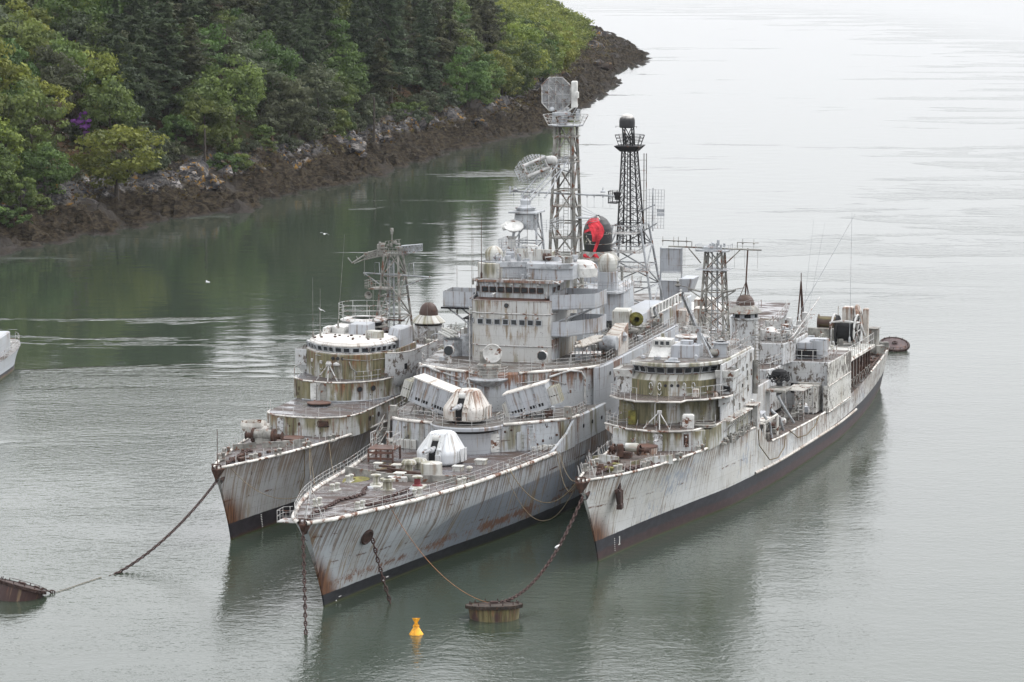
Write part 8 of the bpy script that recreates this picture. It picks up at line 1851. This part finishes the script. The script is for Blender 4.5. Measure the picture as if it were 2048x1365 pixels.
b = MB(); b.prism([(-1.6, 8), (1.6, 8), (1.8, 16), (-1.8, 16)], 2.6, 5.2, 0, 0, .15); b.build('wheelhouse', ['greypaint'], bx)
b = MB()
for k in range(8): b.box((random.uniform(-1, 1), random.uniform(2, 7), 3.0), (.4, .5, random.uniform(.3, .9)), random.random())
b.build('deck_gear', ['white'], bx)

# gulls
def gull_mesh(flying):
    b = MB(); q = Matrix.Rotation(R_(90 if flying else 62), 3, 'X')
    b.lathe((0, 0, 0), [(0, -.24), (.04, -.2), (.09, -.08), (.1, .04), (.07, .15), (.05, .2), (.055, .25), (.03, .3), (.012, .33), (0, .37)], 10, 0, q)
    if flying:
        for sg in (-1, 1):
            pr = [(.06, .02, .03), (.32, .05, .14), (.5, -.02, .1), (.68, -.14, .02)]
            rows = [[Vector((sg * x, y - c, z)), Vector((sg * x, y, z + .018)), Vector((sg * x, y + c, z))] for (x, y, z), c in zip(pr, (.1, .09, .07, .02))]
            b.grid(rows, None, 1, True)
    else:
        for sg in (-1, 1): b.lathe((sg * .08, .04, .0), [(0, -.22), (.05, -.1), (.06, .05), (0, .14)], 8, 1, q); b.tube((sg * .04, 0, -.08), (sg * .04, 0, -.24), .012, 4)
    return b
M['gullw'] = plain('white plumage', (0.72, 0.72, 0.70), .8, 0, .05); M['gullg'] = plain('pale grey plumage', (0.42, 0.43, 0.45), .8, 0, .1)
G1 = gull_mesh(True).build('gull', ['gullw', 'gullg']); G2 = gull_mesh(False).build('gull', ['gullw', 'gullg'])
def gull(src, loc, rot, label, first=[True, True], s=1.0):
    k = 0 if src is G1 else 1; o = src if first[k] else src.copy()
    if not first[k]: col.objects.link(o)
    first[k] = False; o.location = loc; o.rotation_euler = rot; o.scale = (s, s, s); tag(o, label, 'gull', 'gulls'); return o
gull(G1, (-24.2, 449.0, 18.8), (.1, .25, .5), 'white gull flying over the green water above the left destroyer mast')
gull(G1, (-38.3, 437.3, 13.9), (0, -.1, 1.9), 'white gull gliding low over the dark water left of the whip aerials')
gull(G1, (-24.4, 443.5, 9.6), (.2, -.3, 2.4), 'white gull skimming beside the left destroyer bridge aerials')
gull(G2, cw((-2.0, 61.3, 20.95)), (0, 0, 1.2), 'gull standing on the rusty ledge under the upper bridge windows', s=1.15)
gull(G2, cw((7.6, 33.0, 7.75)), (0, 0, .4), 'gull standing on the cruiser deck edge by the port rail')
gull(G2, cw((2.9, 24.6, 7.75)), (0, 0, 2.0), 'gull standing on the cruiser deck beside the round vent trunk')
gull(G2, rw((.35, 19.2, 8.65)), (0, 0, 1.0), 'gull standing on the round rusty gun ring of the right destroyer')
gull(G2, rw((5.4, 39.6, 10.05)), (0, 0, -1.0), 'gull standing on the white end plate of the slatted awning', s=1.2)
gull(G2, cw((8.0, 105.8, 16.65)), (0, 0, .3), 'gull perched on the top end of the white boat gantry', s=1.2)
pc = sag(rw((0, -5.1, 7.2)), (-1.1, 300.9, 1.28), 2.2, 40)[13]
gull(G2, (pc.x, pc.y, pc.z + .3), (0, 0, 2.2), 'gull perched on the chain between the right destroyer and the weedy buoy')
# ------------------------------------------------------------------ thin damp air over the river
b = MB(); x0, x1, y0, y1, z0, z1 = -700, 700, -60, 2300, -6, 120
P = [(x, y, z) for z in (z0, z1) for x, y in ((x0, y0), (x1, y0), (x1, y1), (x0, y1))]
hb_ = bpy.data.meshes.new('haze'); hb_.from_pydata(P, [], [(3, 2, 1, 0), (4, 5, 6, 7), (0, 1, 5, 4), (1, 2, 6, 5), (2, 3, 7, 6), (3, 0, 4, 7)]); hz = bpy.data.objects.new('haze', hb_); col.objects.link(hz)
m = bpy.data.materials.new('river haze'); m.use_nodes = True; n_ = m.node_tree.nodes; n_.remove(n_['Principled BSDF'])
vol = n_.new('ShaderNodeVolumePrincipled'); vol.inputs['Color'].default_value = (.86, .9, .96, 1); vol.inputs['Density'].default_value = .000026; vol.inputs['Anisotropy'].default_value = .2
m.node_tree.links.new(vol.outputs[0], n_['Material Output'].inputs['Volume']); hb_.materials.append(m); tag(hz, 'thin pale haze over the estuary', 'haze', kind='stuff')
